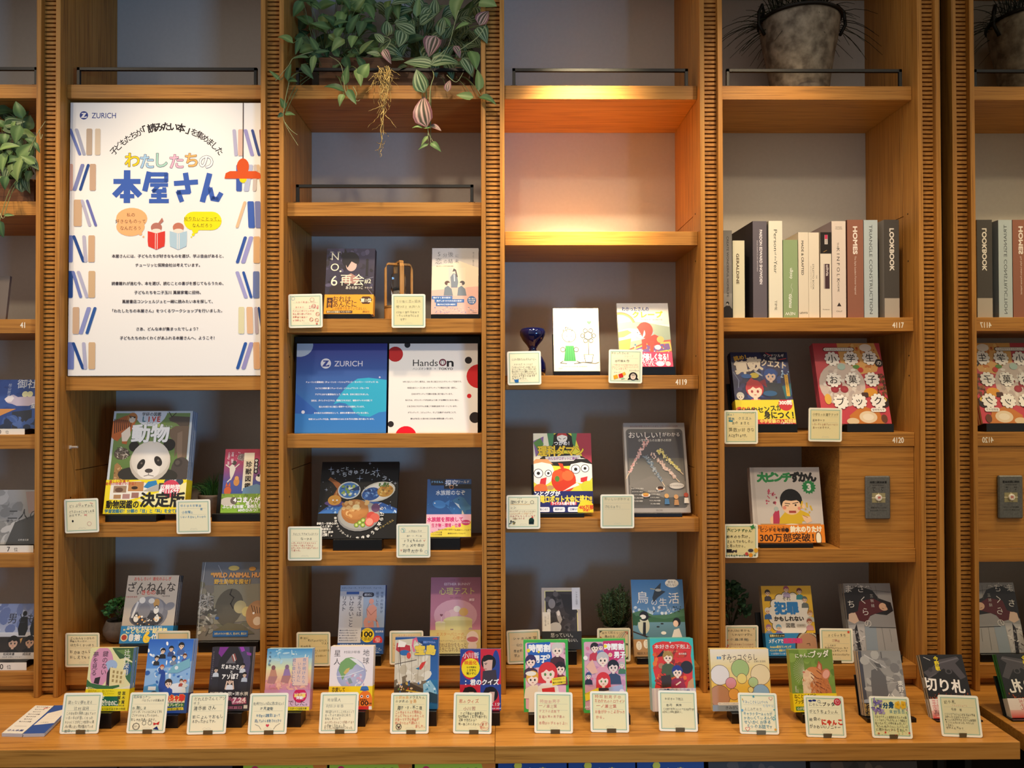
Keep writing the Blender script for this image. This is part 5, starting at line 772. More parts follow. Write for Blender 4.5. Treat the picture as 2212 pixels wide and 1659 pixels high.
spine('tall ivory display book with thin black title', 1661.5, 1691, 477.5, '#e9e4d2', many(fitv('Person', 9, 31, 34, '#3c3c38', b=-.015), fitv('of the', 32, 41, 20, '#5a5a54', b=-.02), fitv('Year', 41, 54, 34, '#3c3c38', b=-.015), fitv('TIME', 82, 92, 24, '#3a3a36', b=-.01)), side='#c4bca8', rot=1)
spine('pale green display book with upside-down white lettering', 1692.5, 1724, 518.5, '#93a87c', many(lambda a: a.t('design', 50, 43, 30, '#eef0e6', rot=90, b=.01), lambda a: a.t('muuto', 42, 78, 36, '#eef0e6', rot=90, b=.02), lambda a: a.l([(60, 56), (52, 60), (64, 64), (54, 70), (62, 74)], 1.5, '#dfe4d4'), lambda a: a.t('NEW', 46, 94.5, 30, '#eef0e6', rot=180, b=.01)), side='#7a9068')
spine('cream display book with bold black title, right of the green one', 1725.5, 1747, 502, '#e6dac6', many(fitv('MADE & CRAFTED', 10, 50, 32, '#3c3630', b=.02, u=42), lambda a: a.t("LEVI'S", 50, 94, 24, '#3c3630', b=.02, fit=78)), side='#cfc0a8')
spine('cream display book with fine grey title and subtitle', 1747.6, 1770, 502.5, '#e8dcc8', many(fitv('STILETTO BOOK', 37, 67, 22, '#4a4440', u=44), fitv('THE', 50, 54, 15, '#4a4440', u=76), fitv('AN ILLUSTRATED HISTORY', 39, 66, 10, '#6a645c', u=22)), side='#d2c5ae')
spine('cream display book with a black head panel and plum label', 1773, 1796.5, 502, '#e5dac8', many(lambda a: a.r(0, 0, 100, 25, '#25201e'), lambda a: a.r(40, 3, 68, 14, '#d9cfc8'), lambda a: a.r(42, 3, 66, 8, '#c9375c'), fitv('DIVA', 8.5, 13.5, 18, '#3a2c2c', u=54, b=.02), lambda a: a.l([(30, 23), (60, 21)], 4, '#b8924a'), lambda a: a.r(30, 37, 84, 66, '#4a3438'), lambda a: a.r(30, 37, 42, 66, '#b4a6a0'), fitv('olivia', 38, 51, 30, '#e8dcd8', u=64, b=.03), lambda a: a.t('Romance', 50, 90, 16, '#5a5048', fit=60)), side='#d0c4ae')
spine('tall pale pink display book with spaced black capitals', 1798, 1828, 478, '#e3d3c6', many(lambda a: a.t('NATHAN', 50, 6.2, 9, '#5a5048', b=.02, fit=44), lambda a: a.t('WILLIAMS', 50, 8, 9, '#5a5048', b=.02, fit=50), fitv('THE', 22, 28, 16, '#443c38', u=44), fitv('K I N F O L K', 28, 63, 30, '#3a3430', u=46, b=-.005), fitv('HOME', 63, 73, 18, '#443c38', u=46), lambda a: a.p([(50, 84), (34, 88), (66, 88)], '#3a3030'), lambda a: a.t('Ozuf', 50, 93, 15, '#5a5048', fit=42)), side='#8a7c80')
spine('terracotta display book with large blocky white title', 1831.5, 1866, 475, '#96624f', many(fitv('HOMES', 7, 35, 36, '#f0e4da', b=.05), fitv('The Style Leaders Forever Inspired', 37, 76, 15, '#e6d4c8')), side='#6a4238')
spine('pale blue display book with thin dark capitals', 1867.5, 1897, 475.5, '#b9c4c6', many(fitv('TRIANGLE CONSTRUCTION', 5, 96, 32, '#4a5052', u=50, b=-.012)), side='#8a94a0')
spine('dark charcoal display book with a pale foot, right end of the row', 1911, 1943.5, 475, '#4c4742', many(lambda a: a.r(0, 80, 100, 100, '#b5a898'), fitv('LOOKBOOK', 9, 52, 40, '#efe6d8', b=.04, u=52)), side='#8f877e', rot=1)
# ------------------------------------------------------------------ books on the counter
YB = -.178
def cb(label, short, face, tilt, t, art, cover, spine_, side, obi, n, st, Yb=YB, **k):
    return book(label, short, face, Yb, tilt, t, art, cover, spine_, side, obi, n=n, stand=(*st, 1568), zs=CZ, **k)
def f(a):
    a.r(0, 0, 100, 100, '#e6dfa6'); a.p([(50, 0), (100, 0), (100, 22), (86, 16), (70, 18), (58, 8)], '#3c5f36'); a.p([(60, 4), (90, 2), (96, 16), (80, 12)], '#6a8a4a'); a.e(30, 26, 26, '#d995b4', rv=38); a.e(52, 28, 14, '#a3bada', rv=12); a.e(26, 42, 20, '#d995b4', rv=28); a.p([(44, 40), (56, 30), (56, 62), (44, 60)], '#8a4f6a')
    a.p([(84, 20), (100, 24), (100, 58), (90, 50), (82, 38)], '#3a6a4a'); a.e(90, 34, 9, '#2c5a8a', rv=12); a.p([(0, 50), (10, 56), (40, 60), (60, 60), (74, 56), (76, 62), (50, 68), (20, 66), (0, 62)], '#356a3c'); a.p([(0, 62), (30, 66), (60, 68), (100, 60), (100, 80), (0, 80)], '#e9e3d0')
    a.p([(50, 31), (88, 36), (86, 58), (52, 61)], '#ead9a0'); a.p([(44, 40), (50, 31), (52, 61), (46, 58)], '#2a2226'); a.p([(18, 48), (30, 46), (28, 58), (16, 56)], '#2a2226')
    for i in range(3):
        for j in range(3): a.r(57+i*9, 36+j*7+i, 61.5+i*9, 40.5+j*7+i, '#a88f5a')
    a.t('鍵のない', 36, 5, 13.6, '#3a2430', vert=True, sp=.98, b=-.005); a.t('夢を見る', 14, 6, 13.6, '#3a2430', vert=True, sp=.98, b=-.005); a.t('辻村深月', 86, 3, 15, '#f2efe2', vert=True, sp=.95); a.dabs(2, 63, 18, 68, 8, ['#9aac6a', '#c4b87a'], 2, 4, 4)
def ob(a):
    a.r(0, 0, 100, 100, '#f2e020'); a.t('彼氏がほしい、母になりたい、', 36, 10, 5.6, '#4a4414', fit=60); a.t('幸せがほしい――', 44, 21, 5.6, '#4a4414', fit=44); a.r(20, 34, 78, 78, '#14674c'); a.t('ただ、', 34, 44, 14, '#f4f2dc', b=.03); a.t('それだけなのに。', 52, 65, 12, '#f4f2dc', b=.03, fit=50); a.t('直木賞', 88, 10, 8.6, '#4a4414', vert=True, b=.02, sp=1.1); a.t('受賞作', 78, 10, 8.6, '#4a4414', vert=True, b=.02, sp=1.1); a.t('文春文庫', 84, 76, 4, '#4a4414'); a.t('明日へとつながる圧巻の物語', 60, 91, 5.2, '#3a3410', fit=70)
cb('pale yellow and pink paperback with a drawn house and blue spine, front copy', 'drawn house paperback', (180, 275, 1536, 1399.5), 13, .0075, f, '#e6dfa6', '#4f8fc8', 'R', (.345, '#f2e020', ob), 3, (192, 240), gap=.0002)
def f(a):
    a.g(0, 0, 100, 40, '#2a63c0', '#5f9ae0'); a.g(0, 40, 100, 100, '#9fc4ea', '#3f78c4'); a.dabs(0, 2, 100, 34, 26, ['#fff', '#cfe2f6', '#3f7ad0'], 2, 6, 3, .7); a.p([(0, 52), (30, 40), (70, 36), (100, 30), (100, 100), (0, 100)], '#8fb8e4'); a.dabs(0, 40, 100, 74, 40, ['#dfeaf6', '#5a92d4', '#2f62ac', '#b4d0ee', '#c9d4de'], 2, 6, 4)
    for u, v, r, h, c in ((34, 16, 5, '#231f26', '#20242e'), (52, 13, 5, '#231f26', '#3a4a7a'), (74, 9, 6, '#1c1c24', '#4a6aa8'), (84, 23, 4.4, '#6a3a24', '#4a5aa0'), (22, 26, 4.6, '#2a241f', '#2c2e34'), (60, 26, 4.6, '#2a241f', '#7a8aa0'), (36, 38, 4.4, '#b85a34', '#2a4a9a')): a.face(u, v, r, '#f0cfb4', h, c)
    a.p([(60, 36), (96, 26), (98, 38), (72, 46), (50, 46)], '#7ab4c8'); a.e(68, 39, 4, '#dfe8ee'); a.p([(0, 64), (26, 60), (40, 70), (36, 90), (0, 92)], '#4a90c8'); a.e(24, 78, 12, '#1f2836'); a.e(24, 78, 7, '#6a7484'); a.e(78, 72, 13, '#1b212c'); a.e(78, 72, 8, '#4f5a68'); a.p([(50, 62), (90, 58), (98, 84), (60, 80)], '#e4e8ec'); a.r(10, 64, 27, 69, '#dfe6ec'); a.p([(36, 44), (44, 44), (48, 72), (38, 78), (32, 64)], '#24489c'); a.p([(46, 62), (54, 58), (60, 72), (58, 84), (46, 84)], '#2a4a9c'); a.face(54, 60, 7.5, '#f0d2ba', '#3a2c24', '#2f52a4'); a.face(82, 57, 3.6, '#f0d0b4', '#5a3a28', '#b44a3a'); a.face(90, 58, 3.6, '#f0d0b4', '#c44a34', '#d8d8d0')
def ob(a):
    a.r(0, 0, 100, 100, '#2a4f9c'); a.t('独り占め', 34, 14, 12, '#e4342c', b=.06, out='#fff', ow=.02); a.r(48, 16, 94, 48, '#f2e6c0'); a.t('めちゃ爆!', 72, 24, 14, '#e83a2c', b=.07, out='#f8e23a', ow=.03, fit=42); a.t('キャンペーン', 71, 40, 7, '#c42c5c', b=.04, fit=38); a.r(46, 50, 94, 68, '#3d7a34'); a.t('全員プレゼント', 70, 59, 7.4, '#f6f2c8', b=.03, fit=42); a.p([(40, 76), (92, 70), (94, 84), (42, 88)], '#f2dc3a'); a.t('応募は帯の裏で', 67, 80, 5, '#3a2c14', b=.01, fit=44)
cb('bright blue group-scene film novel with a crowd of drawn people, front copy', 'blue crowd novel', (304, 402.6, 1541, 1381), 15, .0085, f, '#5f9ae0', '#a9bcd4', 'R', (.27, '#2a4f9c', ob), 3, (330, 384), gap=.0004)
def f(a):
    a.r(0, 0, 100, 100, '#26232a'); a.p([(0, 0), (40, 0), (20, 20), (10, 60), (0, 60)], '#2f2a36'); a.p([(18, 0), (40, 0), (24, 16), (16, 10)], '#7c2f8c'); a.p([(62, 0), (90, 0), (96, 26), (90, 60), (84, 60), (78, 20)], '#4a4262'); a.p([(66, 0), (76, 0), (80, 6), (72, 8)], '#9a3fb0'); a.p([(84, 8), (96, 10), (96, 14), (86, 13)], '#8a3f9a'); a.p([(36, 26), (44, 18), (50, 12), (60, 26)], '#6a676c'); a.p([(48, 14), (56, 10), (62, 20), (54, 24)], '#8a4a44'); a.l([(52, 12), (58, 22)], 2.4, '#d8d4cf')
    for u, v, c in ((14, 36, '#c4ccd6'), (78, 30, '#c9cdd4'), (84, 44, '#b4bcc8')): a.face(u, v, 5, '#d8b8a0', '#1c181a', c); a.p([(u-7, v+12), (u+7, v+12), (u+8, v+36), (u-8, v+36)], '#2c2a32')
    a.face(50, 54, 6, '#e0c0aa', '#2a1c1a', '#d9dce2', style=1); a.l([(40, 66), (43, 54)], 3, '#e0c0aa'); a.l([(60, 66), (57, 54)], 3, '#e0c0aa')
    a.t('だぁれかさん', 52, 32, 12, '#f4f0ec', b=.03, fit=52, rot=-4, jit=.6); a.t('と', 52, 39.5, 8, '#f4f0ec', b=.03); a.t('アソぼ？', 52, 46.5, 14, '#f4f0ec', b=.04, fit=46, jit=.5)
    a.t('おとな四人と八人の高校生たち', 5, 6, 3.6, '#9a8f94', vert=True, sp=1.3); a.t('飯野春＆歌×清水崇', 50, 73.5, 9.4, '#efeae2', fit=92, b=.01)
def ob(a):
    a.r(0, 0, 100, 100, '#332b30'); a.t('映画化', 44, 16, 9, '#c46a84', b=.03); a.p([(56, 14), (92, 8), (94, 50), (60, 56)], '#a8506c'); a.t('7.24', 76, 24, 15, '#f2d9dc', b=.04, fit=30); a.t('ロードショー', 76, 42, 5.6, '#f2d9dc', b=.02); a.r(38, 68, 84, 86, '#b46a80'); a.t('小学館文庫で登場', 61, 77, 6, '#3a2028', b=.02, fit=42); a.r(88, 60, 97, 84, '#d8d4cc')
cb('black horror paperback with white brushed title and students, front copy', 'black horror paperback', (446, 536.5, 1536, 1397.5), 15, .006, f, '#26232a', '#8f8a8c', 'R', (.225, '#332b30', ob), 3, (486, 522), gap=.0002)
def f(a):
    a.g(0, 0, 100, 16, '#3f8fc4', '#8fc0d8'); a.g(0, 16, 100, 34, '#a8ccd4', '#e4e2a4'); a.g(0, 34, 100, 56, '#e8d8a4', '#e9a48c'); a.g(0, 56, 100, 72, '#df9690', '#c98fb4'); a.g(0, 72, 100, 100, '#c78bb4', '#d9a8c8'); a.dabs(0, 2, 100, 24, 26, ['#b8d8e4', '#6aacd0', '#dfe9e0'], 3, 9, 4, .3); a.dabs(0, 52, 100, 74, 40, ['#e2a898', '#d28aa0', '#edb49c', '#c87f9c'], 3, 9, 5, .4)
    for u, v, c, h in ((16, 31, '#c48a72', '#8a5a5c'), (46, 30, '#9a7aa8', '#8a6a84')): a.p([(u-8, v+14), (u-5, v+3), (u+5, v+3), (u+9, v+14)], c); a.e(u, v, 4.4, h, rv=5); a.p([(u-9, v+14), (u+10, v+14), (u+4, v+26), (u-12, v+24)], '#b07a78')
    a.p([(58, 16), (92, 14), (94, 60), (60, 60)], '#e6c4b4'); a.t('夜が明けたら', 84, 15, 8.4, '#4a7ab4', vert=True, sp=1.08); a.t('いちばんに', 73, 22, 8.4, '#6a7aa4', vert=True, sp=1.0); a.t('君に会いにいく', 61, 16, 8.4, '#5a7ab0', vert=True, sp=1.0); a.t('汐見夏衛', 7, 3, 5.6, '#4a4a5a', vert=True, sp=1.5)
def ob(a):
    a.g(0, 0, 100, 80, '#c98fb8', '#e4c4d8'); a.e(78, 28, 15, '#cf1f5c', rv=15); a.t('シリーズ累計', 78, 19, 4.4, '#fff', b=.02); a.t('80万部', 78, 28, 9, '#fbe26a', b=.05, out='#fff', ow=.01, fit=24); a.t('突破!', 78, 39, 7, '#fff', b=.04); a.t('それは、', 40, 46, 9, '#4a4450'); a.t('君でした。', 68, 64, 12.5, '#3a343e', fit=54, b=-.005); a.r(0, 82, 100, 100, '#f0dc28'); a.t('スターツ出版文庫', 76, 91, 5, '#3a3420', b=.02, fit=36)
cb('pastel sunset paperback with two sitting figures from behind, front copy', 'pastel sunset paperback', (569, 668, 1535, 1401), 13, .008, f, '#a8ccd4', '#b9c4d4', 'R', (.33, '#c98fb8', ob), 3, (598, 650), gap=.0002)
def f(a):
    a.r(0, 0, 100, 100, '#efe4e4'); a.t('地球。', 83, 4, 16, '#4c464a', vert=True, sp=1.1, b=-.012); a.t('星人', 16, 4, 16, '#4c464a', vert=True, sp=1.15, b=-.012); a.t('村田沙耶香', 50, 9.4, 6.4, '#6a6264', fit=38)
    a.e(50, 44, 34, '#a9adc8', rv=34); a.e(50, 44, 33, '#c4c6dc', rv=33, c2='#a4a9cc'); a.p([(20, 38), (24, 26), (36, 19), (48, 17.5), (60, 20), (68, 26), (58, 30), (52, 36), (44, 38), (36, 46), (30, 54), (26, 46)], '#7ea86a'); a.p([(32, 42), (38, 36), (46, 34), (44, 40), (36, 45)], '#d8b86a'); a.p([(44, 19), (60, 20), (74, 28), (80, 36), (70, 32), (58, 26)], '#e9e8ea'); a.dabs(38, 44, 80, 62, 26, ['#e0d4e0', '#b4b8d4', '#dfe2ee', '#cfa8c0'], 1.5, 5, 6, .6); a.p([(42, 52), (48, 50), (54, 58), (46, 60)], '#8a9a9c'); a.l([(16, 48), (40, 47), (78, 38)], 1.2, '#f4f2f4')
def ob(a):
    a.r(0, 0, 100, 100, '#f6d21e'); a.t('恋愛して', 22, 14, 9.6, '#3a2c14', b=.02, fit=30); a.t('生殖する', 22, 32, 9.6, '#3a2c14', b=.02, fit=30); a.e(84, 66, 17, '#ef7c26', rv=24); a.p([(67, 60), (100, 60), (100, 86), (66, 86)], '#ef7c26'); a.e(82, 10, 9, '#3f74b8', rv=6); a.r(72, 14, 92, 19, '#345f9c')
    for u in (76, 90): a.e(u, 44, 3, '#fff'); a.e(u, 44, 1.8, '#3a1c10')
    a.t('100', 80, 72, 14, '#2c1408', b=.03, fit=23); a.t('万部', 95, 75, 4.6, '#2c1408', b=.02); a.t('世界累計', 80, 59, 4.4, '#4a1c0c', b=.02); a.r(60, 86, 100, 100, '#d82c24'); a.r(93, 86, 100, 100, '#f0e4dc')
cb('white paperback with a drawn globe and yellow-orange band, front copy', 'drawn globe paperback', (708.6, 803, 1533, 1396), 12, .014, f, '#efe4e4', '#e8dfc8', 'R', (.365, '#f6d21e', ob), 2, (730, 789), gap=.0004)
def f(a):
    a.g(0, 0, 100, 60, '#24508c', '#2f66a8'); a.g(0, 60, 100, 100, '#2a74a4', '#1d5c7c'); a.p([(0, 4), (46, 2), (82, 26), (82, 46), (62, 66), (0, 66)], '#cfc4ae'); a.p([(0, 60), (40, 50), (74, 62), (70, 82), (0, 84)], '#7a6a54'); a.dabs(0, 8, 78, 62, 20, ['#d9cfba', '#c2b59c', '#e2dac8'], 4, 9, 3, 2)
    for i in range(5): a.l([(6+i*16, 8+i*3), (12+i*14, 60)], .8, '#9a8c74')
    a.p([(4, 8), (34, 12), (36, 20), (16, 24), (2, 18)], '#b83240'); a.p([(8, 4), (26, 8), (22, 14), (6, 14)], '#efe6dc'); a.e(22, 22, 12, '#2f6aa8', rv=6); a.l([(44, 20), (40, 12), (42, 4), (48, 2), (50, 6)], 4, '#e06a8c'); a.e(32, 26, 5, '#d8463c', rv=7); a.l([(0, 38), (50, 32)], 1.4, '#4a3a2c'); a.l([(10, 14), (14, 40)], 1.4, '#4a3a2c'); a.p([(54, 44), (62, 36), (72, 34), (66, 42), (60, 46)], '#d23c34'); a.p([(48, 44), (58, 42), (56, 46)], '#2c7a9c')
    a.p([(0, 70), (30, 62), (66, 72), (64, 96), (10, 98), (0, 96)], '#4a3c2c'); a.dabs(2, 60, 64, 92, 46, ['#3a6aa4', '#c9a24a', '#b8482c', '#e4c8a4', '#2c4a7a', '#6a8a4a', '#d8d2c4'], 1.2, 4, 8); a.l([(28, 74), (64, 78)], 3, '#d8b23a'); a.p([(66, 66), (82, 60), (96, 72), (100, 86), (70, 92)], '#8fbccc'); a.dabs(64, 62, 100, 90, 26, ['#cfe4ea', '#3a86ac', '#7ab4cc'], 1, 4, 5); a.p([(80, 76), (100, 80), (100, 92), (76, 90)], '#23404c')
    a.t('小説', 58, 7.5, 6.4, '#243a6c', b=.02); a.t('映画ドラえもん', 79, 7.5, 5.2, '#3a7ad0', b=.04, out='#fff', ow=.02, fit=28); a.t('のび太の', 62, 12, 4, '#243a6c', b=.03); a.t('宝島', 70, 18.5, 22, '#e8c84a', b=.07, out='#4a5a7a', ow=.025, fit=46, res=4); a.t('小学館', 92, 2.6, 3.6, '#d8343c', b=.02)
cb('adventure novel with a ship and pink flamingo-like bird, front copy', 'ship adventure novel', (850, 945, 1532, 1376), 12, .010, f, '#24508c', '#dcdde2', 'R', None, 2, (870, 943), gap=.0008)
def f(a):
    B, D = '#26408f', '#c8243c'; a.r(0, 0, 50, 58, B); a.r(50, 0, 100, 58, D); a.r(0, 58, 50, 100, D); a.r(50, 58, 100, 100, B); a.e(24, 26, 22, D, rv=34); a.e(88, 30, 10, B, rv=40); a.e(26, 84, 24, '#1f3a88', rv=20); a.e(88, 90, 9, D, rv=34)
    for u, v, sk in ((70, 22, 1), (24, 74, 0), (75, 74, 1)):
        a.e(u, v, 18, '#18161c', rv=18); a.p([(u-14, v-4), (u+10, v-4), (u+8, v+12), (u-2, v+19), (u-12, v+10)], '#d4aea0'); a.p([(u-17, v-2), (u-12, v-11), (u+6, v-12), (u+16, v-4), (u+2, v-5), (u-10, v-1)], '#18161c'); a.l([(u-10, v+2), (u-4, v+1.4)], 1.4, '#2a2024'); a.e(u-7, v+3.6, 1.6, '#2a2024', rv=1); a.l([(u-11, v+11), (u-5, v+11)], 1.4, '#8a4a48')
    a.p([(56, 36), (88, 34), (92, 58), (54, 58)], '#3c3440'); a.t('小川哲', 26, 10.4, 15, '#f4efee', fit=40, b=.01); a.e(26, 31, 22.5, '#f2d91e', rv=22.5); a.t('映画化', 26, 22.5, 11, '#d8421e', fit=30, b=.02)
    for i, s in enumerate(('なぜ問題を', '１文字も', '聞かずに')): a.t(s, 28, 30+i*5, 6.2 if i else 5, '#3a3410', b=.02)
    a.t('：君のクイズ', 54, 54.5, 14.6, '#f6f2f0', b=.035, fit=82, res=4); a.t('5.15', 86, 90, 10, '#f4efee', b=-.005, fit=20); a.t('金', 97, 89, 4, '#fff'); a.t('出演 主要俳優', 90, 96.8, 3.6, '#fff')
cb('red and blue quiz paperback with drawn half-faces and yellow disc, front copy', 'red and blue quiz paperback', (993, 1082, 1535, 1402), 12, .006, f, '#26408f', '#e4d8d8', 'R', None, 2, (1010, 1080), gap=.0006)
def f(a):
    a.r(0, 0, 100, 100, '#3fae4a'); a.rr(4, 4, 94, 96, 4, '#e9b4c4'); a.dabs(8, 30, 92, 94, 30, ['#efc4d0', '#d898b4', '#c98fae', '#f2d4da'], 3, 8, 5); a.p([(8, 5), (60, 3), (66, 36), (12, 40)], '#2a62b4'); a.dabs(10, 6, 60, 16, 20, ['#5a94d8', '#dfe9f6'], .4, 1, 4)
    a.face(76, 14, 12, '#f2dccb', '#cfcac4', '#4a3038', style=0); a.p([(64, 32), (82, 28), (86, 44), (62, 46)], '#4a2834'); a.t('時間割', 36, 12, 17, '#f6f4f2', b=.05, out='#2a62b4', ow=.02, fit=48, res=4); a.e(11, 15, 4, '#f2dc3c'); a.e(34, 17, 2.6, '#f2dc3c'); a.t('男子', 37, 27, 17, '#f6f4f2', b=.05, out='#2a62b4', ow=.02, fit=28, res=4); a.e(55, 23.5, 4.6, '#f4f2ee'); a.t('5', 55, 23.5, 7, '#2a4a8c', b=.03)
    a.face(16, 30, 11, '#f4d8c8', '#3a3060', '#4a3448'); a.face(82, 40, 11, '#f4d8c8', '#2a2228', '#7a3038'); a.face(20, 54, 13, '#f6dcc8', '#e2a83a', '#efe2cc'); a.e(16, 47, 12, '#efe6d6', rv=5); a.p([(12, 66), (30, 62), (44, 80), (40, 100), (10, 100)], '#f0e2cc')
    a.face(54, 46, 17, '#f6dccb', '#d8343a', '#efe9e4', eye='#5a8a4a', style=1); a.p([(40, 68), (68, 66), (72, 84), (44, 86)], '#d8343a'); a.p([(40, 84), (72, 82), (76, 100), (36, 100)], '#7a2430'); a.p([(62, 54), (94, 51), (94, 61), (64, 64)], '#f2d83a'); a.t('おわかれ！？', 78, 55, 4.6, '#3a2c18', b=.02, rot=4); a.t('最大の試練がき', 79, 59.6, 4.2, '#3a2c18', b=.02, rot=4); a.t('一ノ瀬三葉', 92, 6, 4, '#4a3a3c', vert=True, sp=1.1)
cb('green-edged comic novel of a red-haired girl with blue title patch, front copy', 'blue-patch comic novel', (1132, 1229.5, 1538, 1382), 12, .007, f, '#3fae4a', '#58b45e', 'R', None, 2, (1142, 1216), gap=.0004)
def f(a):
    a.r(0, 0, 100, 100, '#3fae4a'); a.rr(3, 4, 98, 96, 4, '#d8a4b8'); a.dabs(6, 8, 96, 94, 44, ['#c98fb0', '#e2b8c8', '#b49ac0', '#9aa4cc', '#d87a9a'], 3, 8, 7); a.p([(48, 3), (96, 2), (98, 22), (70, 34), (50, 24)], '#c8346c'); a.t('時間割', 74, 11, 15, '#f6f4f2', b=.05, out='#a82458', ow=.02, fit=46, res=4); a.e(53, 10, 4, '#f2dc3c'); a.t('男子', 86, 22, 15, '#f6f4f2', b=.05, out='#a82458', ow=.02, fit=26, res=4); a.e(64, 22, 4.6, '#f0d8b0'); a.t('17', 64, 22, 6, '#c8442c', b=.03)
    a.face(28, 12, 9, '#f4dccb', '#2a2228', '#c43a4c'); a.face(42, 11, 6, '#f4dccb', '#7a5a8c', '#6a7ab4'); a.face(46, 28, 13, '#f4dccb', '#c4c0be', '#e0a0b0'); a.face(70, 38, 12, '#e8d4cc', '#20222c', '#3a4a6a'); a.face(90, 36, 6, '#f4dccb', '#bcb8b4', '#4a7a5c'); a.p([(6, 38), (22, 28), (34, 46), (20, 48)], '#e8b4a0'); a.face(12, 50, 6, '#f4dccb', '#3a4a7a', '#2a2c44'); a.e(6, 26, 5, '#f4ece8', rv=5)
    a.face(46, 56, 13, '#f6dccb', '#d8343a', '#3a2c34', eye='#5a8a4a', style=1); a.p([(36, 72), (58, 70), (70, 92), (26, 96)], '#d8bcae'); a.p([(58, 66), (90, 62), (96, 84), (60, 90)], '#a9b4d4'); a.p([(2, 74), (34, 66), (36, 78), (4, 84)], '#f2d83a'); a.t('さいごの伝説者を', 18, 73, 4.2, '#3a2c18', b=.02, rot=8); a.t('見て！！', 22, 77.6, 4.4, '#3a2c18', b=.02, rot=8); a.e(88, 72, 6, '#e8e0ea'); a.t('ABC', 8, 92, 7, '#efe4ea', b=.02)
cb('green-edged comic novel with a magenta title patch, front copy', 'magenta-patch comic novel', (1262, 1356, 1540, 1380), 12, .0075, f, '#3fae4a', '#58b45e', 'R', None, 3, (1278, 1362), gap=.0003, pages='#e2d6b4')
def f(a):
    a.r(0, 0, 100, 100, '#3fb8b4'); a.p([(5, 10), (14, 6), (30, 4), (50, 5), (72, 4), (90, 6), (96, 12), (93, 24), (96, 40), (94, 56), (97, 66), (95, 70), (6, 70), (10, 58), (5, 44), (8, 26)], '#d8342c'); a.dabs(8, 18, 94, 68, 46, ['#c9421c', '#e05a24', '#a82c1c', '#8a2a20', '#e8742c'], 2, 7, 6)
    for i in range(9): a.l([(10+i*3, 62-i*4), (24+i*4, 66-i*2)], .9, '#2a1c1a')
    a.p([(14, 26), (30, 16), (44, 20), (30, 24)], '#2a1c1a'); a.e(24, 38, 7, '#b07a5a', rv=6); a.e(82, 40, 14, '#2a2426', rv=14); a.face(40, 26, 11, '#f4d8c0', '#a8843c', '#4a5a3c'); a.p([(32, 38), (52, 36), (56, 52), (34, 56)], '#4c5a3a'); a.p([(22, 52), (44, 50), (48, 66), (24, 68)], '#3a2a24'); a.face(60, 46, 11, '#f6dcc8', '#2a3a8a', '#8a2444'); a.p([(50, 60), (72, 54), (78, 68), (52, 70)], '#9c2440'); a.l([(56, 64), (66, 60)], 3, '#f2d4bc'); a.p([(84, 60), (96, 54), (96, 70), (80, 70)], '#c99a6a')
    a.t('本好きの下剋上', 51, 11.5, 10, '#f6efe6', b=.01, fit=82, res=4); a.t('第一部 兵士の娘 1', 48, 18, 4.4, '#e8a46a', fit=36); a.t('香月美夜', 74, 21.5, 4.6, '#f2e6da', b=.01); a.star(47, 5.6, 3, 4, '#f6efe6', .3)
def ob(a):
    a.r(0, 0, 100, 100, '#dfd4d2'); [a.r(i*9, 0, i*9+4, 100, '#cfc4c8') for i in range(12)]; a.r(16, 6, 50, 40, '#3f6a9c'); a.dabs(18, 8, 48, 38, 14, ['#8fb4d4', '#2a4a7a'], 2, 5, 3); a.t('待望のつばさ文庫版', 68, 10, 4, '#3a5a8a', b=.02, fit=36); a.r(52, 18, 86, 28, '#d84a7c'); a.t('アニメ放送決定', 69, 23, 4.6, '#fff', b=.03, fit=32)
cb('turquoise and red fantasy paperback of a boy and blue-haired girl, front copy', 'turquoise fantasy paperback', (1410.6, 1505.6, 1537, 1379), 13, .0075, f, '#3fb8b4', '#4cb4b0', 'R', (.315, '#dfd4d2', ob), 4, (1424, 1510), gap=.0002, pages='#b9b7a8')
def f(a):
    a.r(0, 0, 100, 100, '#f0d78a'); a.g(0, 0, 100, 30, '#f2e9d8', '#f2dc96'); a.g(0, 50, 100, 100, '#f0c24a', '#eec04c'); a.r(11, 12, 18.5, 16.5, '#5a9ad0'); a.r(14.4, 12, 15, 16.5, '#fff'); a.t('すみっコぐらし', 50, 13.4, 11.4, '#4a3228', b=.005, fit=60, res=3); a.t('いつでもとなりに', 50, 20.4, 4.4, '#4a3a2c', fit=34, b=.01); a.t('主婦と生活社', 84, 20.4, 3.4, '#5a4a3c')
    # plain pastel balls in place of the printed figures
    for u, v, r, c in ((50, 32, 15.5, '#a9c47a'), (15, 42, 16.5, '#ece6e2'), (84, 42, 17, '#efdcae'), (33, 55, 9.5, '#e0949c'), (52, 48, 8.6, '#efd978'), (71, 54, 8.6, '#b4cc8c'), (13, 76, 18, '#c08a64'), (37, 73, 9.6, '#e8a44c'), (83, 72, 15, '#8fb0c8'), (66, 66, 5, '#f0dc8c')): a.e(u, v, r, '#6a4a3a'); a.e(u, v, r-.7, c)
    a.p([(0, 90), (100, 88), (100, 100), (0, 100)], '#8d98a0'); a.rr(9, 86, 48, 90.4, 2, '#f0e8dc'); a.t('すみっこたちのすみっこにはなにがある', 28, 88.2, 2.8, '#5a4434', fit=36); a.t('きみがいたから', 42, 94.6, 6, '#3a3a3c', b=.01, fit=40)
cb('square yellow picture book of pastel round shapes, front copy', 'pastel round shapes picture book', (1540, 1668, 1536, 1402), 10, .010, f, '#f0d78a', '#e8c878', 'L', None, 2, (1581, 1660), hard=True, gap=.001)
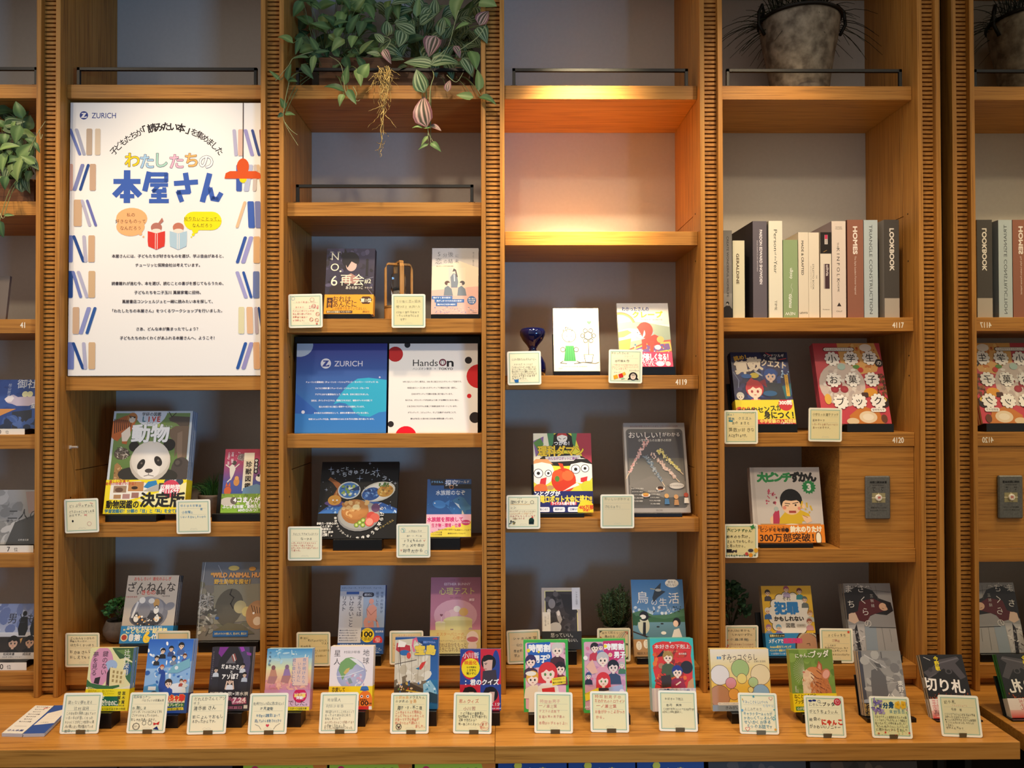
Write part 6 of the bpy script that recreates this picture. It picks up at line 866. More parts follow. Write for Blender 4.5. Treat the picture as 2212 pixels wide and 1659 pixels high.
def f(a):
    a.g(0, 0, 100, 80, '#6f8f3c', '#7d9a46'); a.dabs(0, 0, 100, 78, 26, ['#7a9c44', '#688a38', '#8aa850', '#5f8034'], 5, 12, 4)
    for i in range(16): a.l([(32, 36), (32-26*math.cos(R(-50+i*9)), 36-34*math.sin(R(-50+i*9))*.7)], .45, '#dfe0c4')
    a.p([(26, 48), (36, 34), (60, 28), (80, 40), (90, 62), (92, 82), (26, 82), (34, 66)], '#c87a44'); a.e(52, 40, 19, '#d28a54', rv=16, rot=-14); a.e(40, 44, 13, '#ecd0ae', rv=12); a.p([(28, 38), (36, 32), (44, 36), (40, 44), (30, 44)], '#e6c4a4'); a.e(30, 36.5, 3, '#c87868', rv=2); a.p([(60, 30), (66, 18), (73, 24), (74, 36)], '#b4603c'); a.p([(63, 30), (66.5, 22), (70, 26), (70, 34)], '#dd9a84'); a.e(80, 40, 10, '#c87a54', rv=13, rot=-30); a.e(81, 40, 7.4, '#e6a898', rv=10, rot=-30)
    for p in (((46, 38), (58, 46), (70, 48)), ((46, 44), (56, 52), (68, 56)), ((50, 52), (60, 60)), ((60, 34), (70, 40)), ((64, 60), (80, 66)), ((58, 66), (76, 74))): a.l(list(p), 1.8, '#7a3a24')
    a.p([(26, 52), (40, 50), (44, 66), (38, 82), (24, 82)], '#ecd6b8')
    rr2 = random.Random(6)
    for k in range(170):
        u, v = rr2.uniform(24, 88), rr2.uniform(46, 80); t_ = (u-24)/64; c = mixc(mixc('#f0dcc0', '#d28a54', min(1, t_*1.6)), '#8a4426', max(0, rr2.uniform(-.9, .75))*t_)
        a.l([(u, v), (u+rr2.uniform(-1.5, 3), v+rr2.uniform(2, 5))], rr2.uniform(.7, 1.6), c)
    a.t('にゃんこ', 31, 9.6, 10.5, '#f4f1e4', b=.02, fit=36, rot=3, res=3); a.t('ブッダ', 70, 7.4, 16, '#f4f1e4', b=.03, fit=42, rot=3, res=3); a.t('加藤朝胤 監修', 8, 58, 3.6, '#e8e8d8', vert=True); a.t('写真', 12, 64, 3.6, '#e8e8d8', vert=True)
def ob(a):
    a.r(0, 0, 100, 100, '#f2d81e'); a.t('ねことの会話で', 28, 16, 10.5, '#3a2f14', al='c', b=.02, fit=50); a.t('ブッダの言葉を', 28, 44, 10.5, '#3a2f14', b=.02, fit=50); a.r(0, 66, 100, 100, '#f2d81e'); a.r(4, 70, 96, 92, '#4a8a3c'); a.t('心が温まる47の言葉', 34, 81, 6.4, '#f2efd4', b=.02, fit=54)
cb('green photo book with a ginger kitten looking up, front copy', 'ginger kitten book', (1715.6, 1810, 1538, 1403), 13, .007, f, '#7d9a46', '#a8b45c', 'L', (.295, '#f2d81e', ob), 3, (1734, 1812), gap=.0003, sl=(.05, .9, '#d8c24a'))
def f(a):
    a.g(0, 0, 100, 60, '#8c8c8e', '#a2a2a2'); a.g(0, 60, 100, 100, '#8a8a8c', '#5c5c60'); a.r(0, 0, 8, 100, '#4a4c58'); a.dabs(10, 4, 100, 66, 40, ['#9a9a9c', '#868688', '#aeaeae', '#7a7a7e'], 4, 12, 4); a.p([(26, 30), (44, 26), (58, 40), (60, 84), (20, 86), (22, 50)], '#66666a'); a.l([(54, 2), (54, 12)], 2.4, '#5a5a5e'); a.e(60, 13, 9, '#7a7a7e', rv=3); a.l([(14, 6), (60, 26)], 2.4, '#c4c4c6'); a.l([(14, 8), (40, 30)], 1.6, '#b4b4b6'); a.p([(34, 18), (48, 20), (52, 27), (40, 25)], '#5a5a5e'); a.l([(58, 50), (92, 48)], 1, '#cfcfcf'); a.l([(60, 40), (76, 44)], 2, '#c0c0c0'); a.p([(60, 70), (76, 58), (84, 64), (88, 84), (60, 84)], '#b4b4b4'); a.e(8, 80, 14, '#9aa2b0', rv=8)
    a.t('東野圭吾', 90, 46, 13, '#f2f0ec', vert=True, sp=1.0, b=.01); a.t('分身', 64, 66, 22, '#f4f2ee', vert=True, sp=.95)
def ob(a):
    a.r(0, 0, 100, 100, '#2c2a2c')
    for i, s in enumerate(('待つことは', '走ることは', 'ふたりの私')): a.t(s, 18, 20+i*32, 9, '#c9a85c', b=.02)
cb('grey photo-cover paperback in crinkled plastic wrap, front copy', 'plastic-wrapped grey paperback', (1870.5, 1964, 1547, 1406), 16, .0085, f, '#8c8c8e', '#b8a88c', 'R', (.2, '#2c2a2c', ob), 3, (1874, 1980), gap=.0003, pages='#c4ae8c')
def f(a):
    a.g(0, 0, 100, 100, '#1f1e22', '#1a181b'); a.p([(0, 28), (24, 20), (44, 8), (86, 3), (92, 8), (80, 14), (98, 36), (84, 40), (68, 24), (58, 28), (50, 22), (36, 28), (12, 38)], '#4c484e'); a.l([(40, 14), (88, 6)], 3, '#67636a'); a.e(60, 27, 8, '#4c484e', rv=6); a.e(60, 27, 5, '#1f1e22', rv=4); a.l([(2, 40), (30, 30)], 2.4, '#5a565c'); a.e(18, 24, 5, '#3a363c'); a.l([(8, 4), (22, 9)], 1.2, '#cfcac8'); a.dabs(0, 62, 100, 74, 50, ['#7a3420', '#3a2018', '#a8502a', '#2a1a16'], .8, 3, 5, .4)
    a.t('今野敏', 36, 3, 11.6, '#f2dc2a', vert=True, sp=.92, b=.02, res=3); a.t('切り札', 42, 49, 30, '#f4f0ec', b=.03, fit=94, res=4, rot=-5); a.t('トランプ・フォース', 46, 70, 9.4, '#e8703a', fit=76, b=.015)
def ob(a):
    a.g(0, 0, 100, 60, '#efe6e2', '#efe0dc'); a.g(0, 60, 100, 100, '#eabab4', '#d8443c'); a.t('平凡な会社員が', 40, 20, 14, '#c9404c', b=.0, fit=70); a.t('国際テロに挑む', 40, 46, 14, '#c9404c', fit=70); a.t('新たな戦い', 24, 66, 7, '#5a2c2c', b=.01); a.t('世界を揺るがす', 28, 78, 7, '#5a2c2c', b=.01); a.t('一級の活劇', 26, 91, 7, '#f6e8e4', b=.02)
cb('black thriller paperback with a grey pistol and yellow lettering, front copy', 'pistol thriller paperback', (2016, 2110, 1552, 1414), 24, .0085, f, '#1f1e22', '#3f8a4c', 'R', (.30, '#efe6e2', ob), 2, (2024, 2124), gap=.0003, pages='#a8977a')
# two stacks of leaflets lying at the left end of the counter
def leaflet(label, q0, q1, q2, q3, art, thick=.008):
    "four corners: near left, near right, far right, far left as measured on the counter top"
    def G(px, py):
        d = U(px, py, 0)-CAMP; return CAMP+d*((CZ+thick-CAMP.z)/d.z)
    P0, P1, P2, P3 = G(*q0), G(*q1), G(*q2), G(*q3); ax = (P1-P0); ay = (P3-P0); w, h = ax.length, ay.length; an = math.atan2(ax.y, ax.x)
    t = thing('leaflet_stack', label, 'leaflets', (P0.x, P0.y, CZ+.0003), 'leaflet stacks', (0, 0, an)); nx_ = Vector((math.cos(an), math.sin(an))); off = ay.x*nx_.x+ay.y*nx_.y; hp = -ay.x*nx_.y+ay.y*nx_.x
    q = MB()
    for i in range(7):
        z = i*thick/7; d = ((i*37) % 5-2)*.0004; q.add([(x+d+(off if yy else 0), yy, zz) for x in (0, w) for yy in (0, hp) for zz in (z, z+thick/7*.8)], [(0, 1, 3, 2), (4, 6, 7, 5), (0, 4, 5, 1), (2, 3, 7, 6), (0, 2, 6, 4), (1, 5, 7, 3)], '#dcd9d6' if i % 2 else '#c4c4cc')
    q.build('sheets', PAPER, t)
    q = MB(); a = Art(q, w, hp, 0, ox=0); art(a); q.v = [(x+off*z/hp, z, thick-y+.00005) for x, y, z in q.v]; q.build('top_sheet', PMATT, t, fix=False)
def lf(a):
    a.r(0, 0, 100, 100, '#ece6dc')
    for i in range(7): a.t('私たちの本屋さん'[:6-(i % 3)], 46, 6+i*9, 13, '#4a4450', b=.02, fit=60-(i % 3)*10); 
    a.dabs(66, 4, 86, 14, 5, ['#d8443c'], 3, 6, 3); a.t('さん本屋', 50, 90, 20, '#3a4a8c', b=.03); a.l([(20, 76), (80, 76)], 2, '#8a8a90')
leaflet('cream leaflet stack with handwritten lines, left of the blue one', (4, 1584), (48, 1585), (115, 1524), (77, 1524), lf)
def lf(a):
    a.r(0, 0, 100, 100, '#34549c'); a.p([(12, 30), (90, 12), (96, 66), (6, 72)], '#ece4d8')
    for i in range(4): a.l([(30, 30+i*7), (72, 28+i*7)], 1, '#c9a4a0')
    a.t('二子玉川', 44, 63, 10, '#4a4a5c', b=.02)
leaflet('blue and white leaflet stack beside the cream one', (50, 1585), (96, 1584), (141, 1524), (117, 1524), lf)
# ------------------------------------------------------------------ handwritten cards
H = lambda s, v, z=8.5, c=INK, u=14, **k: (s, u, v, z, c, dict(al='l', **k))
def d(a): a.ring(46, 15, 3, .6, '#d88', 10); a.l([(76, 13), (84, 16)], 1.4, '#d66'); a.e(24, 65, 2.6, '#222', rv=3.4); a.ring(72, 74, 6, .7, '#e08a86', 10); a.l([(58, 50), (66, 46)], 1.2, '#d66'); a.l([(58, 46), (66, 51)], 1.2, '#d66')
card('card with two short lines of child writing left of the panda book', 177.5, 1114, [H('どうぶつのずかん', 21, 9, '#3a3a3c'), H('どうぶつのことをしれる', 38, 8.2, '#3a3a3c', fit=74), H('からです。', 48, 8.2, '#3a3a3c')], deco=d, rot=-2)
card('card with blue writing between the panda book and the pot', 418.5, 1116, [H('ゆるゆる珍獣図', 18, 9, '#3a86b4', 12), H('鑑', 27, 8.5, '#3a86b4', 70), H('小宮輝之', 37, 8.5, '#3a86b4', 16), H('いろいろおもしろいから', 51, 8, '#3a86b4', 12, fit=76)], rot=-1)
card('card with rows of brown pen writing left of the basin-of-animals book', 178, 1404, [H('ざんねんないきもの', 16, 8, '#4a443c'), H('図鑑とちいさい', 24, 7, '#4a443c'), H('はたらくさいぼう', 36, 9, '#4a443c'), H('おかあさんに', 56, 11, '#5a5248', 13), H('おしえてもらう', 72, 10.5, '#5a5248', 13)], Y=.026)
card('mostly hidden card in front of the basin-of-animals book', 374, 1399.5, [H('しぜん', 30, 9, '#8a7a5c')], Y=.03, paper='#f0d8a8')
def d(a):
    a.ring(14, 13, 5, .7, '#7aa8cc', 10); a.ring(70, 17, 6, .7, '#d8948c', 12); a.dabs(62, 34, 88, 44, 16, ['#e08a80', '#e8a8a0'], 1, 2.6, 3); a.ring(75, 36, 6, .8, '#d8746c', 8)
    for u, v in ((67, 76), (83, 78), (86, 60)): a.ring(u, v, 5.4, .9, '#d8604c', 9); a.dabs(u-4, v-3, u+4, v+3, 5, ['#d8604c'], .6, 1.2, 2)
    a.heart(83, 89, 3, '#d8604c')
card('card with red writing and small drawings left of the black-haired youth novel', 660.5, 671.5, [H('とかく再会したい。', 24, 7, '#dc7a6c', 22), H('あのあい', 39, 6.6, '#dc7a6c', 20), H('ネズミに会いたいのは', 50, 6.4, '#d8746c', 12), H('私も同じ想いだから', 59, 6.4, '#d8746c', 12), H('あ最高に面白い', 68, 6.4, '#cf5a48', 12), H('ぜひ読んで。', 78, 6.4, '#d8746c', 12)], deco=d, rot=-1)
card('pale yellow card with faint writing in front of the lantern', 882.5, 671.5, [H('５分後に恋の結末', 22, 9, '#a09a78', 13, fit=74), H('橘つばさ 桃戸ハル', 38, 8, '#a09a78', 13, fit=72), H('5分後に意外な結末で', 54, 7.6, '#aaa482', 13, fit=70), H('いろんな気持ちになる', 64, 7.6, '#aaa482', 15, fit=66), H('です！', 76, 8, '#8a8670', 24)], paper='#efe4ae')
card('card with red writing left of the black square picture book', 658.5, 1174, [H('まるごと ちきゅうレストラン', 22, 7.6, '#6a685c', 16, fit=74), H('なーひろ', 37, 8.5, '#6a685c', 38), H('いろいろなところをたべると', 49, 6.4, '#cf6a5c', 10, fit=74), H('とおもって読んでみたら', 56, 6.4, '#cf6a5c', 10, fit=66), H('おもしろかったので読んでほしい', 63, 6.4, '#cf6a5c', 10, fit=80), H('と思った。', 70, 6.4, '#cf6a5c', 10)])
def d(a): a.ring(20, 19, 7, .7, '#8abcd0', 8); a.dabs(15, 14, 24, 24, 8, ['#8fc4b4'], .8, 2, 4); a.ring(88, 83, 4.5, .7, '#8abcd0', 8); a.l([(80, 48), (82, 52), (85, 47)], 1, '#d86a5c'); a.l([(12, 76), (14, 80), (17, 75)], 1, '#d86a5c')
card('card with large dark writing left of the dolphin book', 893, 1168, [H('水族館のなぞ', 22, 6.6, '#9a988a', 36), H('藤子・F・不二雄', 36, 6, '#9a988a', 30), H('ドラえもんの', 50, 9.6, '#3a3c40', 21, fit=54), H('アニメや本が', 64, 10, '#3a3c40', 17, fit=66), H('好きだから', 79, 11, '#3a3c40', 19, fit=60)], deco=d)
card('card with three bold black lines left of the seated thinker book', 677, 1402, [H('絶対に', 18, 9, '#2c2a28', 11), H('考えてはいけないこと', 25, 8, '#2c2a28', 34, fit=56), H('リスト', 33, 7.6, '#2c2a28', 74), H('堀田秀吾', 42, 8, '#8a8670', 12), H('読んだら人生が変わる', 54, 6.4, '#a89a6c', 34), H('です。', 62, 6.4, '#a89a6c', 48), H('ぜひ読んで', 70, 6.4, '#a89a6c', 56)], Y=.034, paper='#eee0aa')
card('card with orange writing left of the pink quiz book, half hidden', 878, 1399, [H('エスターバニー', 14, 7, '#e0a06a', 26), H('しん', 40, 9, '#e08a3c', 9), H('うら', 52, 9, '#e08a3c', 9)], Y=.034, paper='#f0d8a4')
def d(a): a.p([(20, 84), (32, 83), (33, 92), (22, 92)], '#2a6cb0'); a.p([(19, 82), (22, 84), (20, 86)], '#2a6cb0'); a.p([(33, 82), (30, 84), (33, 86)], '#2a6cb0')
card('card with a small blue drawing in front of the blue vase', 1133, 795, [H('じぶんを受け入れるスヌーピー', 24, 7.4, '#5a5a50', 13, fit=74), H('チャールズ・M・シュルツ', 39, 6.4, '#7a7a6c', 20, fit=56)]+[H(s, 48+i*6.4, 6.4, '#6a6a5e', 13, fit=ft) for i, (s, ft) in enumerate((('このほんはスヌーピーの言葉にきっと', 72), ('やさしいきもちになったりします', 74), ('自分が思っている気持ちをわかって', 74), ('そんなふうに思えるようになりました', 74), ('ぜひおすすめする本です', 70), ('みてください', 44)))], deco=d, rot=-1)
def d(a):
    a.p([(14, 78), (26, 74), (29, 85), (16, 89)], '#e8a82c'); a.p([(29, 74), (42, 69), (44, 82), (32, 85)], '#cf2c26'); a.p([(40, 70), (48, 66), (52, 74), (44, 78)], '#e8b43c'); a.e(73, 79, 13, '#231f20', rv=12); a.e(73, 80, 8, '#efd8c4', rv=9); a.p([(60, 84), (56, 90), (68, 88)], '#231f20'); a.p([(86, 84), (90, 90), (78, 88)], '#231f20'); a.e(70, 79, 1, '#222'); a.e(76, 79, 1, '#222'); a.ring(73, 83, 2, .6, '#c0504a', 6); a.r(68, 74, 78, 76, '#231f20'); a.p([(36, 86), (44, 83), (50, 86), (38, 89)], '#a8cfa0')
card('card with drawings of a crepe and a face left of the red-hooded child book', 1350.5, 791.5, [H('わかったさんの', 11, 7.4, '#2c2c30', 8), H('クレープ', 20, 7, '#c9b894', 46), H('寺村輝夫作', 34, 8.6, '#5a584c', 18), H('この本いろんなお話でおもしろく', 46, 6, '#d89a86', 9, fit=80), H('かわいいクレープがたべたくなって', 52, 6, '#d89a86', 9, fit=80), H('とてもすきです。', 58, 6, '#d89a86', 9, fit=50), H('クレープ', 68, 5, '#3a3a3a', 16), H('わかったさん', 62, 5, '#3a3a3a', 62)], deco=d, rot=1)
def d(a): a.e(74, 76, 8, '#1f3a34', rv=9); a.r(66, 78, 81, 86, '#15282a'); a.p([(73, 66), (78, 62), (80, 68)], '#d8342c'); a.dabs(8, 76, 28, 85, 16, ['#2a2c30', '#5a6a6c', '#9a8a4c'], 1, 3, 4); a.ring(26, 70, 3, .8, '#7a8a4c', 8); a.ring(76, 21, 5, .8, '#2c2a2c', 8); a.l([(12, 27), (70, 27)], 1, '#e0b060')
card('card with a small dark drawing left of the yellow science comic', 1130.5, 1106, [H('つかめ', 10, 5, '#3a3a3c', 32), H('理科ダマン', 21, 10, '#2c2a2c', 12), H('シン.', 37, 8, '#3a3a3c', 12), H('みんなロボットにきょうみがわく', 48, 6, '#b08a6c', 9, fit=80), H('いろんなロボットが出てきて', 55, 6, '#d89a5c', 9, fit=70), H('大会がおもしろいです', 62, 6, '#c9746a', 10, fit=76), H('ためになる本', 69, 6, '#c9746a', 18)], deco=d)
card('nearly empty card with two green lines left of the rock-candy stick book', 1333.5, 1104.5, [H('おいしいがわかる', 14, 9, '#7a8a6c', 12, fit=76), H('さむらまりこ', 37, 8.4, '#8a9080', 12)], paper='#dfd4b0')
card('card with bold black title left of the monochrome photograph book', 1132.5, 1397, [H('シャネル哲学', 25, 10.5, '#2c2a28', 19, fit=70), H('山口', 44, 9, '#4a4844', 28), H('歴史的', 62, 9, '#4a4844', 20), H('学ぶ', 76, 9, '#4a4844', 20)], Y=.05, paper='#ecd9ae', rot=-2)
def d(a):
    for p, c in ((((8, 24), (8, 32), (20, 32)), '#b04438'), (((80, 10), (92, 10), (92, 20)), '#b04438'), (((92, 46), (92, 52), (84, 46)), '#2c4a3a'), (((84, 92), (92, 84), (92, 92)), '#2a2a2a'), (((8, 8), (16, 8), (8, 14)), '#3a3a3a')): a.p(list(p), c)
    for i, c in enumerate(('#d8c8a4', '#c9b8a0', '#a8b0a0', '#dcb8a4')): a.l([(60+i*7, 28), (74+i*5, 12)], 3, c)
card('card with coloured corners in front of the rosemary plant', 1326, 1393, [H('意外と知らない', 14, 8, '#6a6452', 14, fit=60), H('鳥の生活', 25, 8, '#4a443c', 22), H('よかった', 50, 8, '#6a6452', 60), H('です', 66, 8, '#6a6452', 66)], Y=.048, deco=d, paper='#efe2b8')
def d(a): a.r(13, 30, 25, 34, '#2a8aa0')
card('card with teal and black writing left of the dark blue maths comic', 1601, 922.5, [H('挑め！', 14, 8, '#2f7f96', 9), H('クエスト', 24, 10, '#3a5a70', 42), H('算数', 26, 10, '#1f6a86', 12), H('ケンドツルギ', 9, 5.4, '#8a8878', 56), H('おの まさと', 38, 9.6, '#2a3c44', 22, fit=54), H('算数が好きな', 58, 13, '#7a7458', 13, fit=78, b=-.01), H('人におすすめです。', 76, 11, '#4a4844', 13, fit=58)], deco=d, paper='#f0e2ac', rule=(48,))
card('pale yellow card with two thin lines left of the red sweets book', 1782, 917.5, [H('小学生のお菓子ブック', 20, 9, '#6a664c', 12, fit=78), H('星野奈々子', 37, 7.4, '#8a7c6c', 12), H('いろいろなお菓子がいっぱい', 49, 7.2, '#b88a6c', 10, fit=78), H('あって好きです。', 59, 7.2, '#8a6c5c', 12)], paper='#f0e2ac', rot=1)
def d(a): a.star(84, 9, 9, 4, '#3a8a4a', .5, 20); a.r(6, 74, 22, 84, '#1f1c20'); a.dabs(24, 74, 36, 84, 6, ['#3a3038'], 2, 3.4, 3); a.e(78, 78, 8, '#4a4450', rv=5); a.e(94, 78, 6, '#f0b43c', rv=7); a.e(66, 88, 5, '#c9504c', rv=5); a.e(78, 92, 6, '#f09a2c', rv=6)
card('card with a green clover and bold writing left of the wincing boy book', 1601, 1168.5, [H('大ピンチずかん', 19, 11, '#2f5a34', 8, fit=74, b=.03), H('鈴木のりたけ。', 37, 10.5, '#2c2c2c', 6, fit=78, b=.02), H('えらんでおもしろい', 52, 9.5, '#3a3a38', 7, fit=80), H('と思ったから。', 65, 9.6, '#3a3a38', 6, fit=62), H('つくえにうつったびっくり', 93, 8, '#1f1c20', 3, fit=92, b=.03)], deco=d, paper='#ecdfa8', rule=())
def d(a): a.dabs(3, 36, 8, 92, 9, ['#d8604c'], 1.4, 3, 3); a.ring(92, 44, 2, .6, '#8a8878', 8); a.l([(92, 14), (92, 42)], .6, '#8a8878'); a.heart(86, 10, 2, '#d8848c')
card('card with a red edge of small drawings left of the yellow law guide', 1602.5, 1387, [H('それは犯罪かも', 16, 8, '#4a443c', 6, fit=70), H('しれないずかん', 28, 8, '#4a443c', 20, fit=64), H('小島洋祐', 42, 8.6, '#4a5a64', 14, fit=56), H('いろいろ法律のことがわかる', 57, 6.8, '#b88a7c', 12, fit=74), H('もっとしりたくなる本', 67, 6.8, '#b88a7c', 12, fit=74)], Y=.045, deco=d, paper='#ecdcb0')
def d(a): a.star(87, 10, 4.6, 5, '#e0543c', .6)
card('card with a red flower mark standing between the law guide and the grey novel', 1809, 1393, [H('さくらのまち', 20, 9.4, '#3a342c', 24, fit=56), H('三秋縋', 36, 8, '#b4746c', 36), H('この本は', 49, 6.4, '#5a5448', 22), H('読み返す手が止まりません。まるで', 57, 6.4, '#5a5448', 14, fit=70), H('一緒に旅をしている', 65, 6.4, '#5a5448', 24), H('ような気持ちになれる本です', 76, 6.4, '#5a5448', 14, fit=74)], Y=.04, deco=d, paper='#f0e0b0', bottom=1432, tilt=7, clip=BAYS[4][4], rot=1)
# on the counter: bottom edge, in front of the books
def cc(label, cx, yb, lines, deco=None, paper=CREAM, rot=0, yaw=0, cw=.004, tilt=14, rule=(29, 44)):
    Y0 = U(cx, yb, -.22); dd = Y0-CAMP; k = (CZ+.0012-EYE)/dd.z; Yc = (CAMP+dd*k).y
    card(label, cx, 0, lines, Y=Yc, size=.0900, rot=rot, deco=deco, paper=paper, bottom=yb, tilt=tilt, clip=2, cw=cw, yaw=yaw, rule=rule)
BK_ = '#5a584e'
cc('leftmost counter card with faint pencil writing beside the leaflets', 170, 1585, [H('鍵のない夢を見る', 24, 10, '#8a887a', 13, fit=64), H('辻村深月', 39, 10, '#8a887a', 30, fit=40)]+[H(s, 51+i*10.5, 8.2, '#8a887a', 12, fit=ft) for i, (s, ft) in enumerate((('この本を知り実際に読んでみて', 76), ('いろいろ心が苦しくなった', 70), ('わかりにくさがどこか気持ちの奥', 74), ('人の欲に近い物が隠れている', 74), ('面白い一冊でした', 66)))], yaw=1)
def d(a): a.ring(24, 83, 9, 1.3, '#4a4034', 8, rv=8); a.ring(44, 75, 5, .9, '#4a4a48', 10); a.ring(59, 75, 5, .9, '#4a4a48', 10); a.p([(68, 74), (76, 76), (84, 71), (82, 80), (76, 78), (69, 81)], '#c9302c'); a.p([(68, 90), (78, 83), (84, 92)], '#1f2f6a'); a.t('コナン', 24, 83, 6, '#4a4034', jit=1)
cc('counter card with small drawings of glasses and a red bow', 314, 1584, [H('名探偵コナン', 12, 7.6, '#4a6a7a', 9), H('ハロウィンの花嫁大全', 20, 7, '#4a4a48', 32, fit=58), H('水無しま', 39, 9.6, '#5a6a5c', 9), H('コナンが、いつのまにかよくする', 48, 7, '#6a6a5c', 9, fit=80), H('ごいすいりをしていたから。', 57, 7, '#6a6a5c', 9, fit=74), H('おしゃれな人いるから。', 67, 8, '#5a5a50', 9, fit=70)], d)
cc('counter card with bold name line in front of the black horror paperback', 445, 1586, [H('だれえかさんとアソ', 14, 9.6, '#6a6a64', 12, fit=82), H('ぼう', 24, 8, '#6a6a64', 12), H('清水崇さん', 37, 12, '#3a3a38', 12, fit=60), H('前によんでおもし', 58, 10.4, '#6a6a64', 12, fit=80), H('ろかったからです。', 69, 9, '#5a5a54', 12, fit=64)], yaw=2)
def d(a): a.heart(50, 79, 4.4, '#d84a5c'); a.l([(18, 76), (28, 80), (34, 88)], .9, '#8a8a80'); a.l([(82, 74), (72, 80), (66, 88)], .9, '#8a8a80')
cc('counter card with blue lines and a red heart', 576.5, 1586, [H('夜が明けたらいちばんに君に会いにいく', 26, 8, '#4a5a64', 10, fit=80), H('汐見夏衛', 38, 8, '#4a5a64', 28, fit=34), H('中学校の図書室にあって', 55, 8.4, '#3a76a0', 20, fit=62), H('読んでみたら感動されたから', 68, 8.4, '#3a76a0', 16, fit=70)], d, yaw=1)
cc('counter card with grey lines in front of the drawn globe paperback', 730, 1584, [H('地球星人', 19, 9.4, '#9a988a', 18, fit=36), H('村田沙耶香', 34, 9, '#b0ae9c', 15, fit=48)]+[H(s, 48+i*8.4, 7.4, c, 14, fit=ft) for i, (s, ft, c) in enumerate((('地球星人がわたしに人気だよって', 76, '#9a9888'), ('言ったので読みはじめた', 68, '#9a9888'), ('おもしろいって', 42, '#6a6a60'), ('みつけたいろんなことが書いてあり', 78, '#a0806c'), ('心が軽くなりました。', 60, '#7a7a6c')))]+[H('たくさんの言葉がすきになった。', 87, 7.4, '#7a7a6c', 14, fit=78)])
def d(a): a.ring(22, 83, 7, 1.2, '#3a2a26', 10); a.l([(18, 82), (26, 82)], 1, '#3a2a26'); a.r(20, 84, 25, 87, '#6a3a34'); a.ring(22, 80, 4, .8, '#3a2a26', 8)
cc('counter card with orange and red lines and a round face doodle', 884, 1585, [H('小説映画', 12, 8.6, '#e8a04a', 12), H('ドラえもん', 12, 8.6, '#5a5a52', 47), H('のび太の', 21, 8.4, '#5a5a52', 12), H('宝島', 21, 10, '#e8a04a', 48), H('藤子・F・不二雄', 37, 10.5, '#4a4a46', 17, fit=66)]+[H(s, 48+i*8.7, 8, '#d8745c', 12, fit=ft) for i, (s, ft) in enumerate((('この本をえらんだ理由は、', 74), ('テレビでなんかい見たこと', 76), ('があってすきな映画が', 62), ('本になったので読みたく', 66)))]+[H('ました。', 82, 8, '#d8745c', 64)], d, paper='#eee4b4')
def d(a): a.ring(82, 81, 12, .8, '#e0948c', 14, rv=11); a.t('好き', 82, 77, 7, '#d8604c', jit=1); a.t('面白い!', 82, 85, 6.4, '#d8604c', jit=1)
cc('counter card with a red circled note in front of the quiz paperback', 1020, 1585, [('君のクイズ', 40, 22, 10.5, '#c9503c', dict(fit=52)), ('小川哲', 42, 39, 10, '#a8645c', dict(fit=34)), H('クイズ番組の優勝者は、', 51, 8, '#5a584c', 18, fit=68), H('なぜ問題を１文字も聞かずに', 59, 8, '#5a584c', 12, fit=78), H('正解できたのか？', 67, 8, '#5a584c', 14, fit=50), H('唯一無二のミステリーが', 77, 7.6, '#6a685c', 14, fit=66)], d, paper='#eee6b4', yaw=-3)
cc('counter card with pinkish-red lines in front of the blue-patch comic novel', 1196, 1584, [H('時間割男子', 23, 9, '#d89a8c', 14, fit=54), H('一ノ瀬三葉', 35, 9.4, '#c98478', 12, fit=48), H('テストの点数で', 47, 8, '#d8907c', 12, fit=54), H('登場人物の男子達の', 60, 8, '#cf8c7c', 12, fit=68), H('寿命がのびちゃうよ!!', 76, 8.6, '#d8907c', 12, fit=76)], paper='#eee8b8', yaw=-3)
cc('counter card with large red writing in front of the magenta-patch comic novel', 1317.5, 1582, [H('時間割男子⑰', 13, 10, '#c97a64', 12, fit=72), H('おわかれのハロウィン', 24, 9.4, '#cf5a48', 12, fit=80), H('一ノ瀬三葉', 37, 10, '#d06a58', 16, fit=54), H('お金がかっこよかった', 50, 9, '#d8705c', 12, fit=80), H('から。', 63, 9.6, '#d8705c', 14)], paper='#eee8b8', yaw=-3)
cc('counter card with small black lines in front of the turquoise fantasy paperback', 1466, 1580, [H('本好きの下剋上', 21, 7, '#4a4a44', 17), H('香月　美夜', 36, 7, '#4a4a44', 20, fit=42), H('この本のほかにもシリーズが好きです', 46, 6.4, '#4a4a44', 12, fit=82), H('ほかにこの本を読みたい。', 53, 6.4, '#4a4a44', 10, fit=54)], paper='#ebe4b8', yaw=-4)
def d(a):
    a.l([(11, 15), (12, 18)], 2, '#e0a83c'); a.star(40, 9, 4, 4, '#3aa0b8', .4, 20); a.heart(84, 13, 5, '#d8707c'); a.heart(84, 13, 3.8, CREAM); a.heart(20, 88, 6, '#d8606c'); a.heart(20, 88, 4.6, CREAM); a.star(91, 40, 3, 4, '#3aa0b8', .4); a.star(91, 88, 4, 5, '#e8a83c', .5); a.e(9, 43, 3, '#7ab0d0'); a.dabs(88, 44, 92, 70, 6, ['#5ab0c4'], 1, 1.8, 3)
cc('counter card with blue and teal lines and little hearts', 1641, 1586, [H('すみっこぐらしいつでも', 23, 8.6, '#4a82b0', 12, fit=66), H('となりに', 31, 7.6, '#9ac0d4', 62), H('よこみぞゆり', 40, 7.4, '#a8a898', 14, fit=46), H('キャラクターみんなが', 51, 9, '#3a8ca8', 12, fit=74), H('かわいくていろんな', 61, 9, '#3a8ca8', 12, fit=76), H('せいかくがある', 71, 9.6, '#3a8ca8', 12, fit=70), H('５つのお話です', 82, 9.6, '#3a8ca8', 18, fit=68)], d, yaw=-4)
